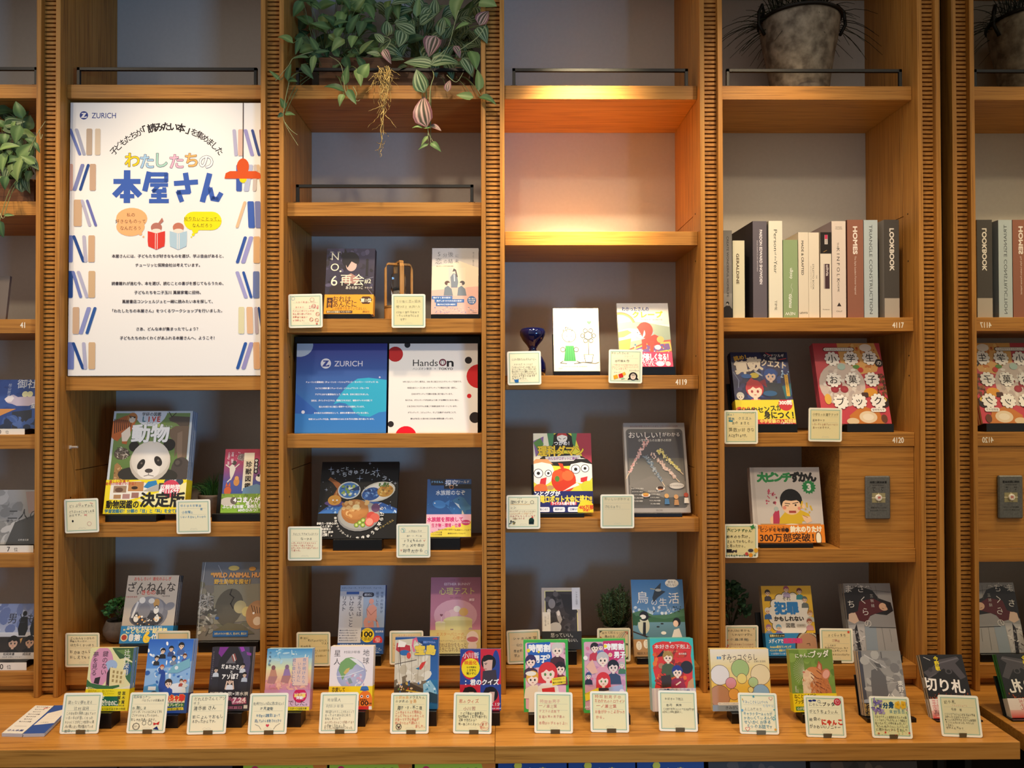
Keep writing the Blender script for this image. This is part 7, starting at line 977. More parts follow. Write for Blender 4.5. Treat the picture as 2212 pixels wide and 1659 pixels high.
def d(a): a.e(16, 13, 5, '#1f2f7a', rv=2.4); a.e(26, 12, 5, '#1f2f7a', rv=2.4); a.ring(38, 14, 3.4, .9, '#7a8a9c', 8); a.e(84, 14, 8.6, '#c9283c', rv=8.6); a.ring(84, 14, 5, 1, '#efc4c4', 10); a.ring(82, 12, 3, .9, '#efc4c4', 8)
cc('counter card with a red rose drawing in front of the ginger kitten book', 1785.5, 1593, [H('にゃんこ', 22, 9.6, '#5a5a58', 12, fit=34), H('ブッダ', 20, 11, '#2c2c34', 46, b=.03), H('がとうちょういん', 39, 9.6, '#3a3a38', 12, fit=72), H('絵会の', 57, 9.4, '#3a3a3a', 10, fit=30), H('にゃんこ', 64, 15, '#d8402c', 40, fit=54, b=.06), H('がかわいいノニャー', 75, 10, '#3a3a3a', 10, fit=78)], d, yaw=-5)
def d(a):
    a.dabs(6, 8, 30, 34, 40, ['#6a5a9c', '#8a7ab4', '#4a4a7a'], .6, 1.8, 4, 4); a.dabs(8, 32, 34, 42, 24, ['#8a6aa8', '#a89ac4'], .8, 2, 5, 2); a.p([(64, 14), (74, 10), (77, 22), (74, 30), (62, 26)], '#eab42c'); a.p([(77, 22), (80, 10), (90, 12), (90, 26), (80, 30)], '#eab42c'); a.ring(70, 19, 2, .7, '#7a4a1c', 7); a.ring(84, 19, 2, .7, '#7a4a1c', 7); a.dabs(88, 8, 95, 40, 18, ['#d8c4a0', '#6aa86a', '#c9648c'], .6, 1.6, 5)
    for u, v in ((16, 89), (92, 86), (33, 86)): a.e(u, v, 2.2, '#c9342c')
    a.dabs(8, 78, 92, 92, 24, ['#6aa85a', '#d8843c', '#c9343c', '#8aac6a'], .5, 1.2, 6)
cc('colourful counter card with purple scribbles and a yellow butterfly', 1928.5, 1595, [H('分身', 21, 15, '#1f4a6c', 33, b=.06, fit=28), H('東野圭吾', 37, 10, '#2f7a8c', 48, fit=40)]+[H(s, 50+i*7.4, 7, BK_, 10, fit=80) for i, s in enumerate(('元自分でそんな東野圭吾さんの文庫', 'という本がとてもおもしろく今最高に', '届いたのでこの本を読みました！', '「もう一人の私がいたなら」というフレーズ', 'に惹かれてひらきました'))], d, paper='#e4e0a4', yaw=-5, rule=())
cc('rightmost counter card with small pencil lines near the mirror', 2079, 1592, [H('切り札', 17, 9.6, '#3a3830', 14), ('トランプフォース', 52, 25, 6, '#e0a48c', dict(fit=40)), ('今野　敏', 44, 35, 8, '#6a685c', dict(fit=28))]+[H(s, 47+i*6.4, 6.2, '#5a584e', 12, fit=ft) for i, (s, ft) in enumerate((('こういうアクションがある本の作者', 76), ('がかいたとはおもえない。', 64), ('●という人がでてきてとても個性的', 76), ('すごいとおもいました。わたしの', 70), ('いちおし', 20), ('ぜひよんでみて', 44)))], paper='#e6dcae', yaw=-6)
# ------------------------------------------------------------------ plants and ornaments
def leaf(q, base, tip, up, wd, cols, curl=.15, nl=6, shape=0, stripes=None, pat=None):
    base, tip = Vector(base), Vector(tip); ax = tip-base; L = ax.length; ax.normalize(); sd = ax.cross(Vector(up)).normalized(); nm = sd.cross(ax); W = 12 if stripes else 4; vs = []; cs = []
    for i in range(nl+1):
        t = i/nl; pr = (math.sin(math.pi*min(1, t**.62*1.0))**.8 if shape == 0 else math.sin(math.pi*t**.75)**.7)*wd*.5 if 0 < i < nl else wd*.02
        for j in range(W+1):
            u = j/W*2-1; vs.append(base+ax*(L*t)+sd*(pr*u)+nm*(L*curl*(math.sin(math.pi*t))-abs(u)**1.5*pr*-.28-L*curl*1.6*t*t))
            if stripes: c = stripes[j]
            else: c = cols[0] if abs(u) > .2 else cols[1]
            cs.append(c)
    q.add(vs, [(i*(W+1)+j, i*(W+1)+j+1, (i+1)*(W+1)+j+1, (i+1)*(W+1)+j) for i in range(nl) for j in range(W)], cs)
GR = [('#4f6b3a', '#6b8650'), ('#3f5c34', '#5a7846'), ('#5f7a42', '#7d9658'), ('#34502f', '#4c6a40'), ('#6c8249', '#8a9c62')]
SG = ['#46603c', '#2f4a2c', '#8d9e72', '#2c4429', '#3a5634', '#97a67e', '#2a4228', '#3a5634', '#97a67e', '#2c4429', '#8d9e72', '#2f4a2c', '#46603c']
SP = ['#94606a', '#5a3a3c', '#c09a92', '#3c3a2c', '#4a4434', '#c8a49a', '#34382a', '#4a4434', '#c8a49a', '#3c3a2c', '#c09a92', '#5a3a3c', '#94606a']
LM = printed('plant_leaf', .5, 0, .35)
k4 = 560/2212
def at(u, v, Y): p = U(560+u*k4, v*k4, Y); return p
rnd = random.Random(11)
zt = rows['A']
pl = thing('hanging_plant', 'plain green trailing pothos at the left of the planter above the left rail', 'plant', (at(560, 600, .1).x, .12, zt+.003), 'trailing plants on the second bay')
sp_ = thing('hanging_plant', 'striped watermelon-leaf plant with hanging roots right of the plain pothos', 'plant', (at(1400, 600, .1).x, .12, zt+.003), 'trailing plants on the second bay')
def bush(root, items, region, n, striped, seed):
    r = random.Random(seed); q = MB(); st = MB(); o = Vector(root.location)
    its = [(u, v, L, w, an, Y, s) for u, v, L, w, an, Y, s in items]
    for _ in range(n):
        u, v = r.uniform(*region[0]), r.uniform(*region[1]); its.append((u, v, r.uniform(110, 180), None, r.uniform(20, 340), r.uniform(.03, .2), striped and r.random() < .8))
    for u, v, L, w, an, Y, s in its:
        w = w or L*(.66 if s else .6); a = R(an); c = at(u, v, Y); k = (Y+DIST)/F*k4; L *= k; w *= k
        dx, dz = math.sin(a), math.cos(a); dv = Vector((dx, r.uniform(-.35, .1), dz)).normalized(); up = Vector((r.uniform(-.5, .5), -1, r.uniform(0, .8))); b, tp = c-dv*L*.5, c+dv*L*.5
        leaf(q, b-o, tp-o, up, w, r.choice(GR), r.uniform(.02, .14), stripes=(SP if s == 2 else SG) if s else None)
        hub = Vector((o.x+(c.x-o.x)*.55, .10+Y*.3, min(c.z, zt+.12)+.02)); hub.z = max(hub.z, zt+.05) if c.z < zt+.03 else hub.z
        mid = (b+hub)/2+Vector((0, -.012, .012)); 
        if hub.y > SF and b.z < zt+.01 and b.y > SF-.01: mid.y = SF-.02; 
        st.stem([b-o, mid-o, hub-o], .0009, '#6f7a4c', 1)
    q.build('foliage', LM, root, smooth=True, fix=False); return st
P0 = [(800, 350, 110, 95, 200, -.01, 0), (900, 600, 140, 110, 30, -.02, 0), (670, 380, 150, None, 230, .02, 0), (745, 640, 160, 80, 10, -.01, 0), (640, 750, 170, 80, 285, -.02, 0), (700, 850, 110, 60, 200, -.02, 0), (790, 825, 160, 70, 150, -.02, 0), (850, 660, 150, 80, 165, -.02, 0), (255, 615, 140, 70, 15, -.012, 0), (220, 330, 160, 70, 300, -.03, 0), (335, 390, 160, 60, 200, 0, 0), (465, 370, 140, 60, 330, .01, 0), (460, 545, 150, 60, 190, 0, 0), (410, 610, 150, 70, 140, -.01, 0), (285, 690, 90, 60, 100, -.01, 0), (130, 640, 120, 35, 310, -.015, 0), (200, 880, 95, 55, 340, -.014, 0), (262, 975, 85, 45, 85, -.014, 0), (180, 985, 60, 40, 230, -.014, 0), (530, 220, 170, 80, 280, .06, 0), (690, 270, 120, 90, 30, .04, 0), (800, 200, 190, 80, 30, .05, 0), (655, 170, 130, 80, 0, .08, 0), (915, 400, 170, 90, 50, .02, 0), (870, 240, 140, 100, 200, .04, 0), (960, 190, 120, None, 20, .08, 0), (540, 440, 120, 40, 80, .01, 0), (350, 490, 150, 30, 270, -.01, 0)]
st = bush(pl, P0, ((330, 1000), (10, 610)), 84, False, 5); o = Vector(pl.location)
for pts in (((255, 700, .0), (215, 900, -.016), (215, 1040, -.014), (330, 1240, -.013)), ((215, 1040, -.014), (270, 1110, -.013), (325, 1150, -.012)), ((460, 440, .03), (300, 490, .0), (250, 560, -.01), (140, 690, -.015)), ((600, 480, .05), (700, 560, .0), (740, 800, -.015), (830, 860, -.015), (860, 850, -.015)), ((800, 740, -.015), (830, 800, -.015), (810, 860, -.016))): st.stem([at(*p)-o for p in pts], .0011, '#98a070')
st.build('stems', LM, pl)
S0 = [(1405, 945, 290, 180, 350, -.03, 2), (1372, 690, 210, 140, 340, -.03, 1), (1475, 392, 180, 165, 200, .0, 2), (1360, 545, 260, 150, 280, -.01, 1), (1590, 535, 270, 180, 80, -.01, 1), (1020, 322, 130, 75, 320, -.03, 1), (1205, 330, 150, 130, 190, .0, 1), (1090, 480, 130, 70, 150, -.03, 2), (975, 460, 120, 70, 280, -.02, 1), (1245, 240, 200, 120, 300, .02, 1), (1915, 150, 150, 120, 30, -.01, 2), (1905, 290, 160, 130, 150, -.005, 1), (1560, 215, 190, 100, 10, .03, 1), (1440, 160, 170, 120, 60, .05, 1), (1780, 570, 180, None, 150, .0, 1), (1615, 730, 110, 65, 10, -.02, 2), (1505, 1090, 120, 60, 120, -.03, 2), (1350, 1085, 90, 30, 275, -.03, 0), (1460, 1090, 110, 30, 85, -.03, 0), (1410, 1200, 100, 35, 220, -.03, 0), (1505, 1250, 120, 60, 130, -.03, 0), (1400, 1250, 100, 30, 240, -.03, 0), (1870, 680, 190, 85, 0, -.012, 0), (1755, 820, 150, 75, 280, -.014, 0), (1950, 850, 160, 80, 110, -.016, 0), (1830, 510, 170, 120, 160, .0, 0), (1690, 440, 110, 70, 150, -.01, 2), (1730, 220, 130, 50, 250, -.015, 0), (1600, 180, 120, 40, 330, -.01, 0), (1090, 240, 150, 110, 0, .03, 1), (1240, 100, 160, 100, 70, .05, 1), (1950, 30, 170, 140, 110, -.01, 0), (1690, 60, 190, 150, 200, .02, 0), (1500, 60, 150, 120, 0, .06, 1), (1350, 60, 160, 70, 10, .05, 0), (1220, 20, 180, 110, 80, .04, 1)]
st = bush(sp_, S0, ((1020, 1860), (0, 610)), 104, True, 8); o = Vector(sp_.location)
for pts in (((1450, 560, .02), (1490, 640, -.02), (1460, 760, -.03), (1440, 1050, -.03), (1450, 1150, -.03), (1520, 1260, -.03)), ((1700, 90, .0), (1660, 230, -.015), (1620, 380, -.016), (1540, 530, -.016)), ((1580, 430, -.016), (1480, 530, -.016)), ((1690, 440, -.01), (1860, 320, -.02), (1940, 200, -.015)), ((1850, 740, -.012), (1890, 810, -.015)), ((1060, 440, -.02), (1120, 340, -.02), (1030, 300, -.02)), ((1600, 640, -.02), (1680, 700, -.02), (1740, 620, -.02))): st.stem([at(*p)-o for p in pts], .0011, '#98a070')
st.build('stems', LM, sp_)
q = MB(); r = random.Random(4)
def wig(u, v, u2, v2, n, wob, rad, Y=-.035, col=None):
    pts = []
    for i in range(n+1): t_ = i/n; pts.append(at(u+(u2-u)*t_+r.uniform(-wob, wob), v+(v2-v)*t_+r.uniform(-wob, wob)*.5, Y+r.uniform(-.006, .006))-o)
    q.tube(pts, rad, 4, col or r.choice(['#a58a52', '#8a7040', '#c2a968', '#927a48', '#bda466']), taper=.4); return pts
for i in range(16): wig(r.uniform(1000, 1120), r.uniform(560, 620), 1045+r.uniform(-40, 60), r.uniform(850, 1000), 9, 22, .0012, Y=-.036)
for i in range(34): a_ = r.uniform(-1, 1); wig(1060+a_*40, r.uniform(560, 680), 1065+a_*150, r.uniform(620, 800), 5, 16, .0008)
for i in range(4): wig(1050, 900, 1040+r.uniform(-14, 14), 1240+i*30, 10, 20, .0011, Y=-.04)
for u, v, u2, v2 in ((1050, 960, 930, 1085), (1080, 980, 1160, 1085), (1060, 900, 935, 945), (1090, 820, 1110, 930), (1040, 1060, 965, 1110), (1060, 1120, 1110, 1165), (1040, 1260, 985, 1285), (1045, 1250, 1080, 1200), (1040, 1280, 1035, 1338), (1030, 1230, 1000, 1215), (1000, 620, 930, 690), (1120, 600, 1210, 640), (990, 690, 975, 880)): wig(u, v, u2, v2, 6, 9, .0009, Y=-.04)
q.build('hanging_roots', PAPER, sp_)
xa, xb = at(505, 500, .07).x, at(1840, 500, .07).x
def planter(label, xa, xb, zt, h, y0=.075, y1=.2):
    t = thing('planter_box', label, 'planter', ((xa+xb)/2, y0, zt+.0004), None); w = (xb-xa)/2; q = MB(); d = y1-y0
    q.box(-w, w, 0, .01, 0, h); q.box(-w, w, d-.01, d, 0, h); q.box(-w, -w+.01, .0101, d-.0101, 0, h); q.box(w-.01, w, .0101, d-.0101, 0, h); q.build('box', wood('planter_wood', '#5a3822', '#6b452a', '#7a5232', (3, 40, 50)), t, bevel=.001)
    q = MB(); q.box(-w+.0102, w-.0102, .0102, d-.0102, .004, h-.012); q.build('soil', noisy('soil', '#1d1610', '#2a2018', 80, .9), t)
planter('brown wooden planter box under the trailing plants of the second bay', xa, xb, zt, .095)
# trailing plant of the left bay
zb = BAYS[0][1]; X0 = U(30, 400, .1).x
planter('brown wooden planter box in the bay at the left edge', U(-60, 420, .08).x, U(72, 420, .08).x, zb, .075, .085, .19)
pb = thing('hanging_plant', 'leafy green plant in the bay at the left edge', 'plant', (X0, .13, zb+.003), None); q = MB(); st = MB(); r = random.Random(21); o = Vector(pb.location)
def at0(px, py, Y): return U(px, py, Y)
L0 = [(10, 300, 26, 20, 180, .03), (30, 265, 44, 26, 80, .06), (38, 290, 40, 30, 200, .02), (20, 318, 42, 24, 75, .0), (55, 325, 44, 26, 40, .0), (68, 305, 30, 20, 300, .02), (42, 365, 56, 36, 200, -.005), (68, 352, 40, 26, 130, -.005), (30, 345, 36, 18, 80, 0), (12, 395, 30, 22, 200, -.01), (8, 350, 44, 24, 190, .0), (80, 318, 26, 10, 150, -.02), (60, 345, 34, 18, 300, -.01), (10, 240, 40, 26, 90, .08), (70, 265, 34, 26, 10, .08), (3, 495, 36, 22, 170, -.03), (20, 505-40, 22, 8, 90, -.03)]
its = L0+[(r.uniform(-70, 74), r.uniform(235, 400), r.uniform(26, 44), None, r.uniform(0, 360), r.uniform(.02, .18)) for _ in range(70)]
for px, py, L, w_, an, Y in its:
    if Y > .03 and px > 62: px = 62
    w_ = w_ or L*.62; c = at0(px, py, Y); k = (Y+DIST)/F; L *= k; w_ *= k; a = R(an); dv = Vector((math.sin(a), r.uniform(-.3, .1), math.cos(a))).normalized(); b = c-dv*L*.5
    leaf(q, b-o, c+dv*L*.5-o, (r.uniform(-.4, .4), -1, r.uniform(0, .8)), w_, r.choice(GR), r.uniform(.02, .12), stripes=SG if r.random() < .2 else None)
    hub = Vector((o.x+(c.x-o.x)*.6, .1+Y*.3, zb+.075+.02)); mid = (b+hub)/2+Vector((0, -.01, .01)); st.stem([b-o, mid-o, hub-o], .0009, '#6f7a4c', 1)
for pts in (((60, 330, 0), (80, 290, -.02), (98, 262, -.022)), ((85, 280, -.02), (88, 300, -.02), (92, 290, -.02)), ((-20, 400, .05), (-10, 430, -.01), (4, 470, -.03), (12, 465, -.03))): st.stem([at0(*p)-o for p in pts], .0011, '#a8a878')
q.build('foliage', LM, pb, smooth=True, fix=False); st.build('stems', LM, pb)
# small potted plants
def potted(label, px, pbase, Y, zs, rp, hp, prof, pcol, kind, h, spread, seed, py_top=None):
    X = U(px, pbase, Y).x; t = thing('potted_plant', label, 'plant', (X, Y, zs+.0003), 'small potted plants on the shelves'); q = MB(); q.lathe(prof, 28); q.build('pot', pcol, t, smooth=True)
    q = MB(); q.lathe([(prof[-1][0]*.88, hp-.006), (.0001, hp-.005)], 20, capb=False); q.build('soil', mat('dark_soil', '#15110c', .9), t)
    q = MB(); r = random.Random(seed)
    if kind == 'grass':
        for i in range(230):
            a, s = r.uniform(0, 6.28), r.random(); b = Vector((math.cos(a)*rp*.7*s, math.sin(a)*rp*.7*s, hp-.008)); e = b+Vector((math.cos(a)*spread*(.3+.8*s)*r.uniform(.5, 1), math.sin(a)*spread*(.3+.8*s)*r.uniform(.5, 1), h*r.uniform(.45, 1)*(1.1-.5*s)))
            m_ = (b+e)/2+Vector((0, 0, h*.22)); c = r.choice(['#3f6a34', '#2f5a2c', '#52803c', '#284a26']); q.tube([b, (b+m_)/2+Vector((0, 0, h*.1)), m_, e], .0011, 3, c, taper=.2)
    elif kind == 'rosemary':
        for i in range(60):
            a, s = r.uniform(0, 6.28), r.random()**.6; b = Vector((math.cos(a)*rp*.5*s, math.sin(a)*rp*.5*s, hp-.008)); e = Vector((math.cos(a)*spread*s, math.sin(a)*spread*s, hp+h*r.uniform(.5, 1)*(1.0-.45*s*s))); m_ = (b+e)/2+Vector((math.cos(a)*.012, math.sin(a)*.012, 0)); q.tube([b, m_, e], .0009, 4, '#4a4a2c')
            for j in range(15):
                t_ = .15+.85*j/14; p = (b*(1-t_)**2+m_*2*t_*(1-t_)+e*t_*t_); 
                for kk in range(3):
                    d_ = Vector((r.uniform(-1, 1), r.uniform(-1, 1), r.uniform(.1, 1))).normalized()*r.uniform(.009, .014); c = r.choice([('#3f5634', '#51683f'), ('#34492c', '#465c38'), ('#4a6240', '#5c744c')]); leaf(q, p, p+d_, (r.uniform(-1, 1), -1, .3), .0026, c, .05, nl=2)
    else:
        for i in range(240):
            a, ph = r.uniform(0, 6.28), r.uniform(-.35, 1.45); k = r.uniform(.55, 1); p = Vector((math.cos(a)*math.cos(ph)*spread*k, math.sin(a)*math.cos(ph)*spread*k, hp+h*.42+math.sin(ph)*h*.58*k)); d_ = Vector((math.cos(a)+r.uniform(-.6, .6), math.sin(a)+r.uniform(-.6, .6), r.uniform(-.2, 1))).normalized()*r.uniform(.011, .016)*(1.15 if kind == 'round' else .8); leaf(q, p-d_*.5, p+d_*.5, (r.uniform(-.6, .6), -1, r.uniform(-.2, .8)), d_.length*.72, r.choice([('#35563a', '#46694a'), ('#2b4a30', '#3c5e40'), ('#426847', '#547c58')]) if kind == 'round' else r.choice([('#3a6b34', '#4c8044'), ('#2c5628', '#3c6a36'), ('#4a7d40', '#5c9050')]), .05, nl=3)
        for i in range(14): a = r.uniform(0, 6.28); q.tube([(0, 0, hp-.008), (math.cos(a)*spread*.3, math.sin(a)*spread*.3, hp+h*.3), (math.cos(a)*spread*.7, math.sin(a)*spread*.7, hp+h*r.uniform(.4, .8))], .001, 4, '#3a4426')
    q.build('foliage', LM, t, smooth=False, fix=False)
POTB = noisy('brown_pot', '#57483c', '#63544a', 60, .6); POTG = noisy('stone_pot', '#6d6661', '#7a726c', 90, .7); POTD = noisy('olive_pot', '#5a5242', '#665c4c', 90, .6)
potted('grassy plant in a brown pot beside the odd animals paperback', 462, 1118, .15, Z[1], .042, .062, [(.030, 0), (.037, .01), (.042, .055), (.042, .062), (.038, .062), (.037, .05)], POTB, 'grass', .065, .055, 3)
potted('small round-leaved plant in a grey ball pot behind the basin-of-animals book', 258, 1400, .15, Z[15], .034, .062, [(.018, 0), (.032, .008), (.042, .026), (.043, .04), (.036, .056), (.033, .062), (.030, .06), (.029, .05)], POTG, 'clump', .062, .042, 5)
potted('bushy rosemary plant in an olive pot beside the blue bird book', 1330, 1420, .15, Z[35], .034, .078, [(.028, 0), (.034, .01), (.036, .07), (.036, .078), (.032, .078), (.031, .066)], POTD, 'rosemary', .118, .052, 7)
potted('round-leaved plant at the left of the yellow law guide', 1580, 1410, .17, Z[45], .032, .06, [(.026, 0), (.032, .01), (.034, .054), (.034, .06), (.030, .06), (.029, .05)], POTD, 'round', .135, .056, 9)
# metal bucket with grass
zt4 = rows['A']; Yb = .15; X = (U(1642.5, 77, Yb).x+U(1810, 55, Yb).x)/2
bk = thing('metal_bucket', 'weathered galvanised bucket on the right top shelf', 'bucket', (X, Yb, zt4+.0003)); rt, rb, hb = .112, .074, .235; q = MB()
prof = [(rb-.004, 0), (rb, .004), (rb+.002, .012)]; 
for i in range(9): t_ = i/8; prof.append((rb+.002+(rt-rb-.004)*t_+(.0016 if i in (1, 6, 7) else 0), .016+(hb-.03)*t_))
prof += [(rt-.002, hb-.004), (rt-.006, hb-.002), (rt-.010, hb-.03)]; q.lathe(prof, 40)
ZN = noisy('galvanised_metal', '#5a5044', '#948a7a', 34, .6, .3, .35); q.build('body', ZN, bk, smooth=True)
q = MB(); n = 40; q.tube([(math.cos(2*math.pi*i/n)*rt, math.sin(2*math.pi*i/n)*rt, hb-.002) for i in range(n+1)], .0052, 8); q.build('rim', mat('dark_rim', '#1b1916', .5, .6), bk, smooth=True)
for s in (-1, 1):
    q = MB(); q.tube([(s*(rt-.004), -.022, hb-.05), (s*(rt+.012), -.022, hb-.02), (s*(rt+.010), -.018, hb+.018), (s*(rt-.004), -.004, hb+.045), (s*(rt-.014), .012, hb+.036), (s*(rt-.006), .022, hb+.0)], .0048, 8); q.build('handle', mat('dark_handle', '#191714', .5, .6), bk, smooth=True)
q = MB(); q.lathe([(rt-.012, hb-.034), (.0005, hb-.03)], 30, capb=False); q.build('soil', mat('bucket_soil', '#120e0a', .9), bk)
gp = thing('grass_plant', 'tufts of long dark grass growing out of the metal bucket', 'plant', (X, Yb, zt4+hb-.03)); q = MB(); r = random.Random(2)
for cl in range(3):
    cx, cy = (-.052, .01)[0:2] if cl == 0 else (.012, -.01) if cl == 1 else (.05, .01)
    for i in range(74):
        a = r.uniform(0, 6.28); e = r.uniform(.12, 1.0); L = r.uniform(.13, .27); b = Vector((cx+r.uniform(-.012, .012), cy+r.uniform(-.012, .012), 0)); hx = Vector((math.cos(a), math.sin(a)*.55, 0)); pts = []
        for j in range(7): t_ = j/6; pts.append(b+hx*(L*e*t_**1.1)+Vector((0, 0, L*(1.25-e*.75)*t_-L*e*.85*t_*t_)))
        if max(p.y for p in pts) > .135 or min(p.y for p in pts) < -.16: continue
        if min(p.x for p in pts)+X < XR[4]+.004 or max(p.x for p in pts)+X > XL[5]-.004:
            pts = [Vector((max(min(p.x, XL[5]-.006-X), XR[4]+.006-X), p.y, p.z)) for p in pts]
        c = r.choice(['#141c10', '#10160c', '#1c2616', '#182012']); q.tube(pts, .0017, 4, c, taper=.3)
q.build('blades', LM, gp, fix=False)
# lantern
X = U(860, 680, .09).x; lt = thing('lantern', 'wooden lantern with crossing hoops round a glass cylinder', 'lantern', (X, .10, rows['C']+.0003)); WD = wood('lantern_wood', '#a8763a', '#b98545', '#c8965a', (30, 30, 8)); q = MB(); q.lathe([(.038, 0), (.0395, .002), (.0395, .032), (.038, .034)], 36, capt=True); q.build('base', WD, lt, smooth=False)
q = MB(); q.lathe([(.0385, .0342), (.0402, .0345), (.0402, .040), (.0385, .0405)], 36, capt=True); q.build('base_ring', mat('brass', '#a9834c', .35, .6), lt)
for k, (an, rr_) in enumerate(((18, .0365), (112, .0355))):
    a = R(an); dx, dy = math.cos(a), math.sin(a); nx, ny = -dy, dx; H_ = .158+.004*k; q = MB(); pts = [(-1, .034), (-1, H_-.014), (-.93, H_-.003), (-.8, H_), (.8, H_), (.93, H_-.003), (1, H_-.014), (1, .034)]; vs = []
    for s, z in pts:
        for (er, en) in ((-.0028, -.0055), (.0028, -.0055), (.0028, .0055), (-.0028, .0055)):
            top = abs(s) < .95; rx = rr_*s+(0 if top else er); zz = z+(er if top else 0); vs.append((dx*rx+nx*en, dy*rx+ny*en, zz))
    q.add(vs, [(i*4+j, i*4+(j+1) % 4, (i+1)*4+(j+1) % 4, (i+1)*4+j) for i in range(7) for j in range(4)]+[(3, 2, 1, 0), (28, 29, 30, 31)]); q.build('hoop', WD, lt)
q = MB(); q.lathe([(.0205, .0408), (.0205, .125), (.019, .130)], 30); q.build('glass_cylinder', mat('clear_glass', '#e8eef0', .03, 0, .5, 0, 1.0), lt, smooth=True)
q = MB(); q.lathe([(.011, .041), (.011, .092), (.0095, .094)], 20, '#2f2d2c', capt=True); q.lathe([(.0115, .06), (.0117, .060), (.0117, .084), (.0115, .084)], 20, '#b4b0a6'); q.build('inner_core', PGLOSS, lt)
# blue glass vase
X = U(1151, 800, .10).x; q = MB(); vs_ = [(.030, 0), (.035, .004), (.038, .020), (.036, .036), (.028, .052), (.014, .068), (.010, .076), (.016, .086), (.028, .100), (.035, .114), (.036, .124), (.032, .132), (.024, .135), (.0215, .134), (.029, .129), (.032, .121), (.030, .112), (.022, .100), (.008, .084)]; q.lathe(vs_, 40, capt=True)
g = mat('blue_glass', '#060f45', .03, 0, .6, .4, .5); vz = thing('glass_vase', 'deep blue hourglass-shaped glass vase behind a card', 'vase', (X, .11, Z[3]+.0003)); q.build('vase_body', g, vz, smooth=True)
# ------------------------------------------------------------------ ranked books in the left bay
Z0 = BAYS[0]
def rank(label, short, face, f, base, zk, rk, lx, lt, lb, full=None):
    book(label, short, face, .075, 14, .016, f, base, None, 'R', None, stand=None)
    p = U((face[0]+face[1])/2, face[2], .075); w = U(face[1], face[2], .075).x-U(face[0], face[2], .075).x
    q = MB(); h = p.z-Z0[zk]; q.prism([(-.028, 0), (-.028, h*.85), (-.004, h), (.03, max(.003, h-.006)), (.055, .10+h), (.058, .10+h), (.036, 0)], -w*.36, w*.30); tag(q.build('book_stand', BLACKP, loc=(p.x, .075, Z0[zk]+.0003)), 'black sloping stand carrying the '+short, 'book stand', 'black book stands')
    a, b = U(lx, lt, .04), U(lx, lb, .04); h = a.z-Z0[zk]-.0006; q = MB(); w = .15; q.box(-w, 0, 0, .0012, 0, h, '#efe8da'); A = Art(q, w, h, -.00003, ox=-w); k = h/w*100
    A.t(rk, 46, 50, k*.9, '#2c2a28', al='r', b=.01, res=4) if False else None
    A.t(rk[0], 56, 50, k*.95, '#2c2a28', res=4, b=.01); A.t('位', 69, 58, k*.6, '#3a3836', res=3); tag(q.build('rank_sign', PMATT, loc=(a.x, .04, Z0[zk]+.0004)), 'white ranking strip in front of the '+short, 'sign')
def f(a):
    a.r(0, 0, 100, 100, '#2c4a8c'); a.dabs(0, 0, 100, 100, 30, ['#2a4484', '#304f94'], 8, 16, 3); a.t('御社', 62, 9, 17, '#d6dce8', b=.01); a.t('桂山敦子', 34, 8, 6, '#b9c4dc', vert=True); a.p([(30, 40), (36, 36), (38, 32), (42, 31), (50, 36), (74, 34), (86, 36), (84, 48), (70, 54), (50, 54), (42, 50), (34, 48)], '#b9aec4'); a.p([(28, 40), (33, 34), (40, 33), (44, 38), (40, 46), (32, 46)], '#dcd6de'); a.e(61, 30, 5, '#dfe0b4'); a.e(69, 30, 5, '#dfe0b4'); a.p([(22, 60), (50, 60), (22, 76)], '#c98a4c'); a.p([(44, 66), (76, 62), (80, 100), (48, 100)], '#2a3040'); a.dabs(24, 78, 90, 98, 22, ['#3a5694', '#24304c', '#4a64a0'], 3, 6, 5, 2); a.t('星', 78, 54, 10, '#dfe4ee')
rank('dark blue novel with a lilac drawn figure behind the left post', 'lilac figure novel', (-38, 94, 926, 820), f, '#2c4a8c', 3, '0', 53, 926, 943)
def f(a):
    a.g(0, 0, 100, 100, '#a9a8a8', '#8a8988'); a.dabs(0, 0, 60, 100, 40, ['#b9b8b8', '#9a9a9a', '#848484'], 5, 14, 5); a.p([(60, 4), (84, 2), (90, 40), (70, 44)], '#a8928c'); a.p([(50, 60), (80, 46), (100, 44), (100, 100), (40, 100)], '#4a4a4a'); a.t('二人の', 62, 46, 19, '#3a3a3c', b=-.01, fit=50); a.t('嘘', 92, 46, 17, '#3a3a3c'); a.t('一雫ライオン', 47, 58, 6, '#3a3a3c'); a.t('幻冬舎文庫', 68, 92, 3.4, '#d9d9d6')
rank('grey foggy novel cover ranked seventh behind the left post', 'grey foggy novel', (-42, 92, 1176, 1058), f, '#9a9999', 4, '7', 72, 1178, 1195)
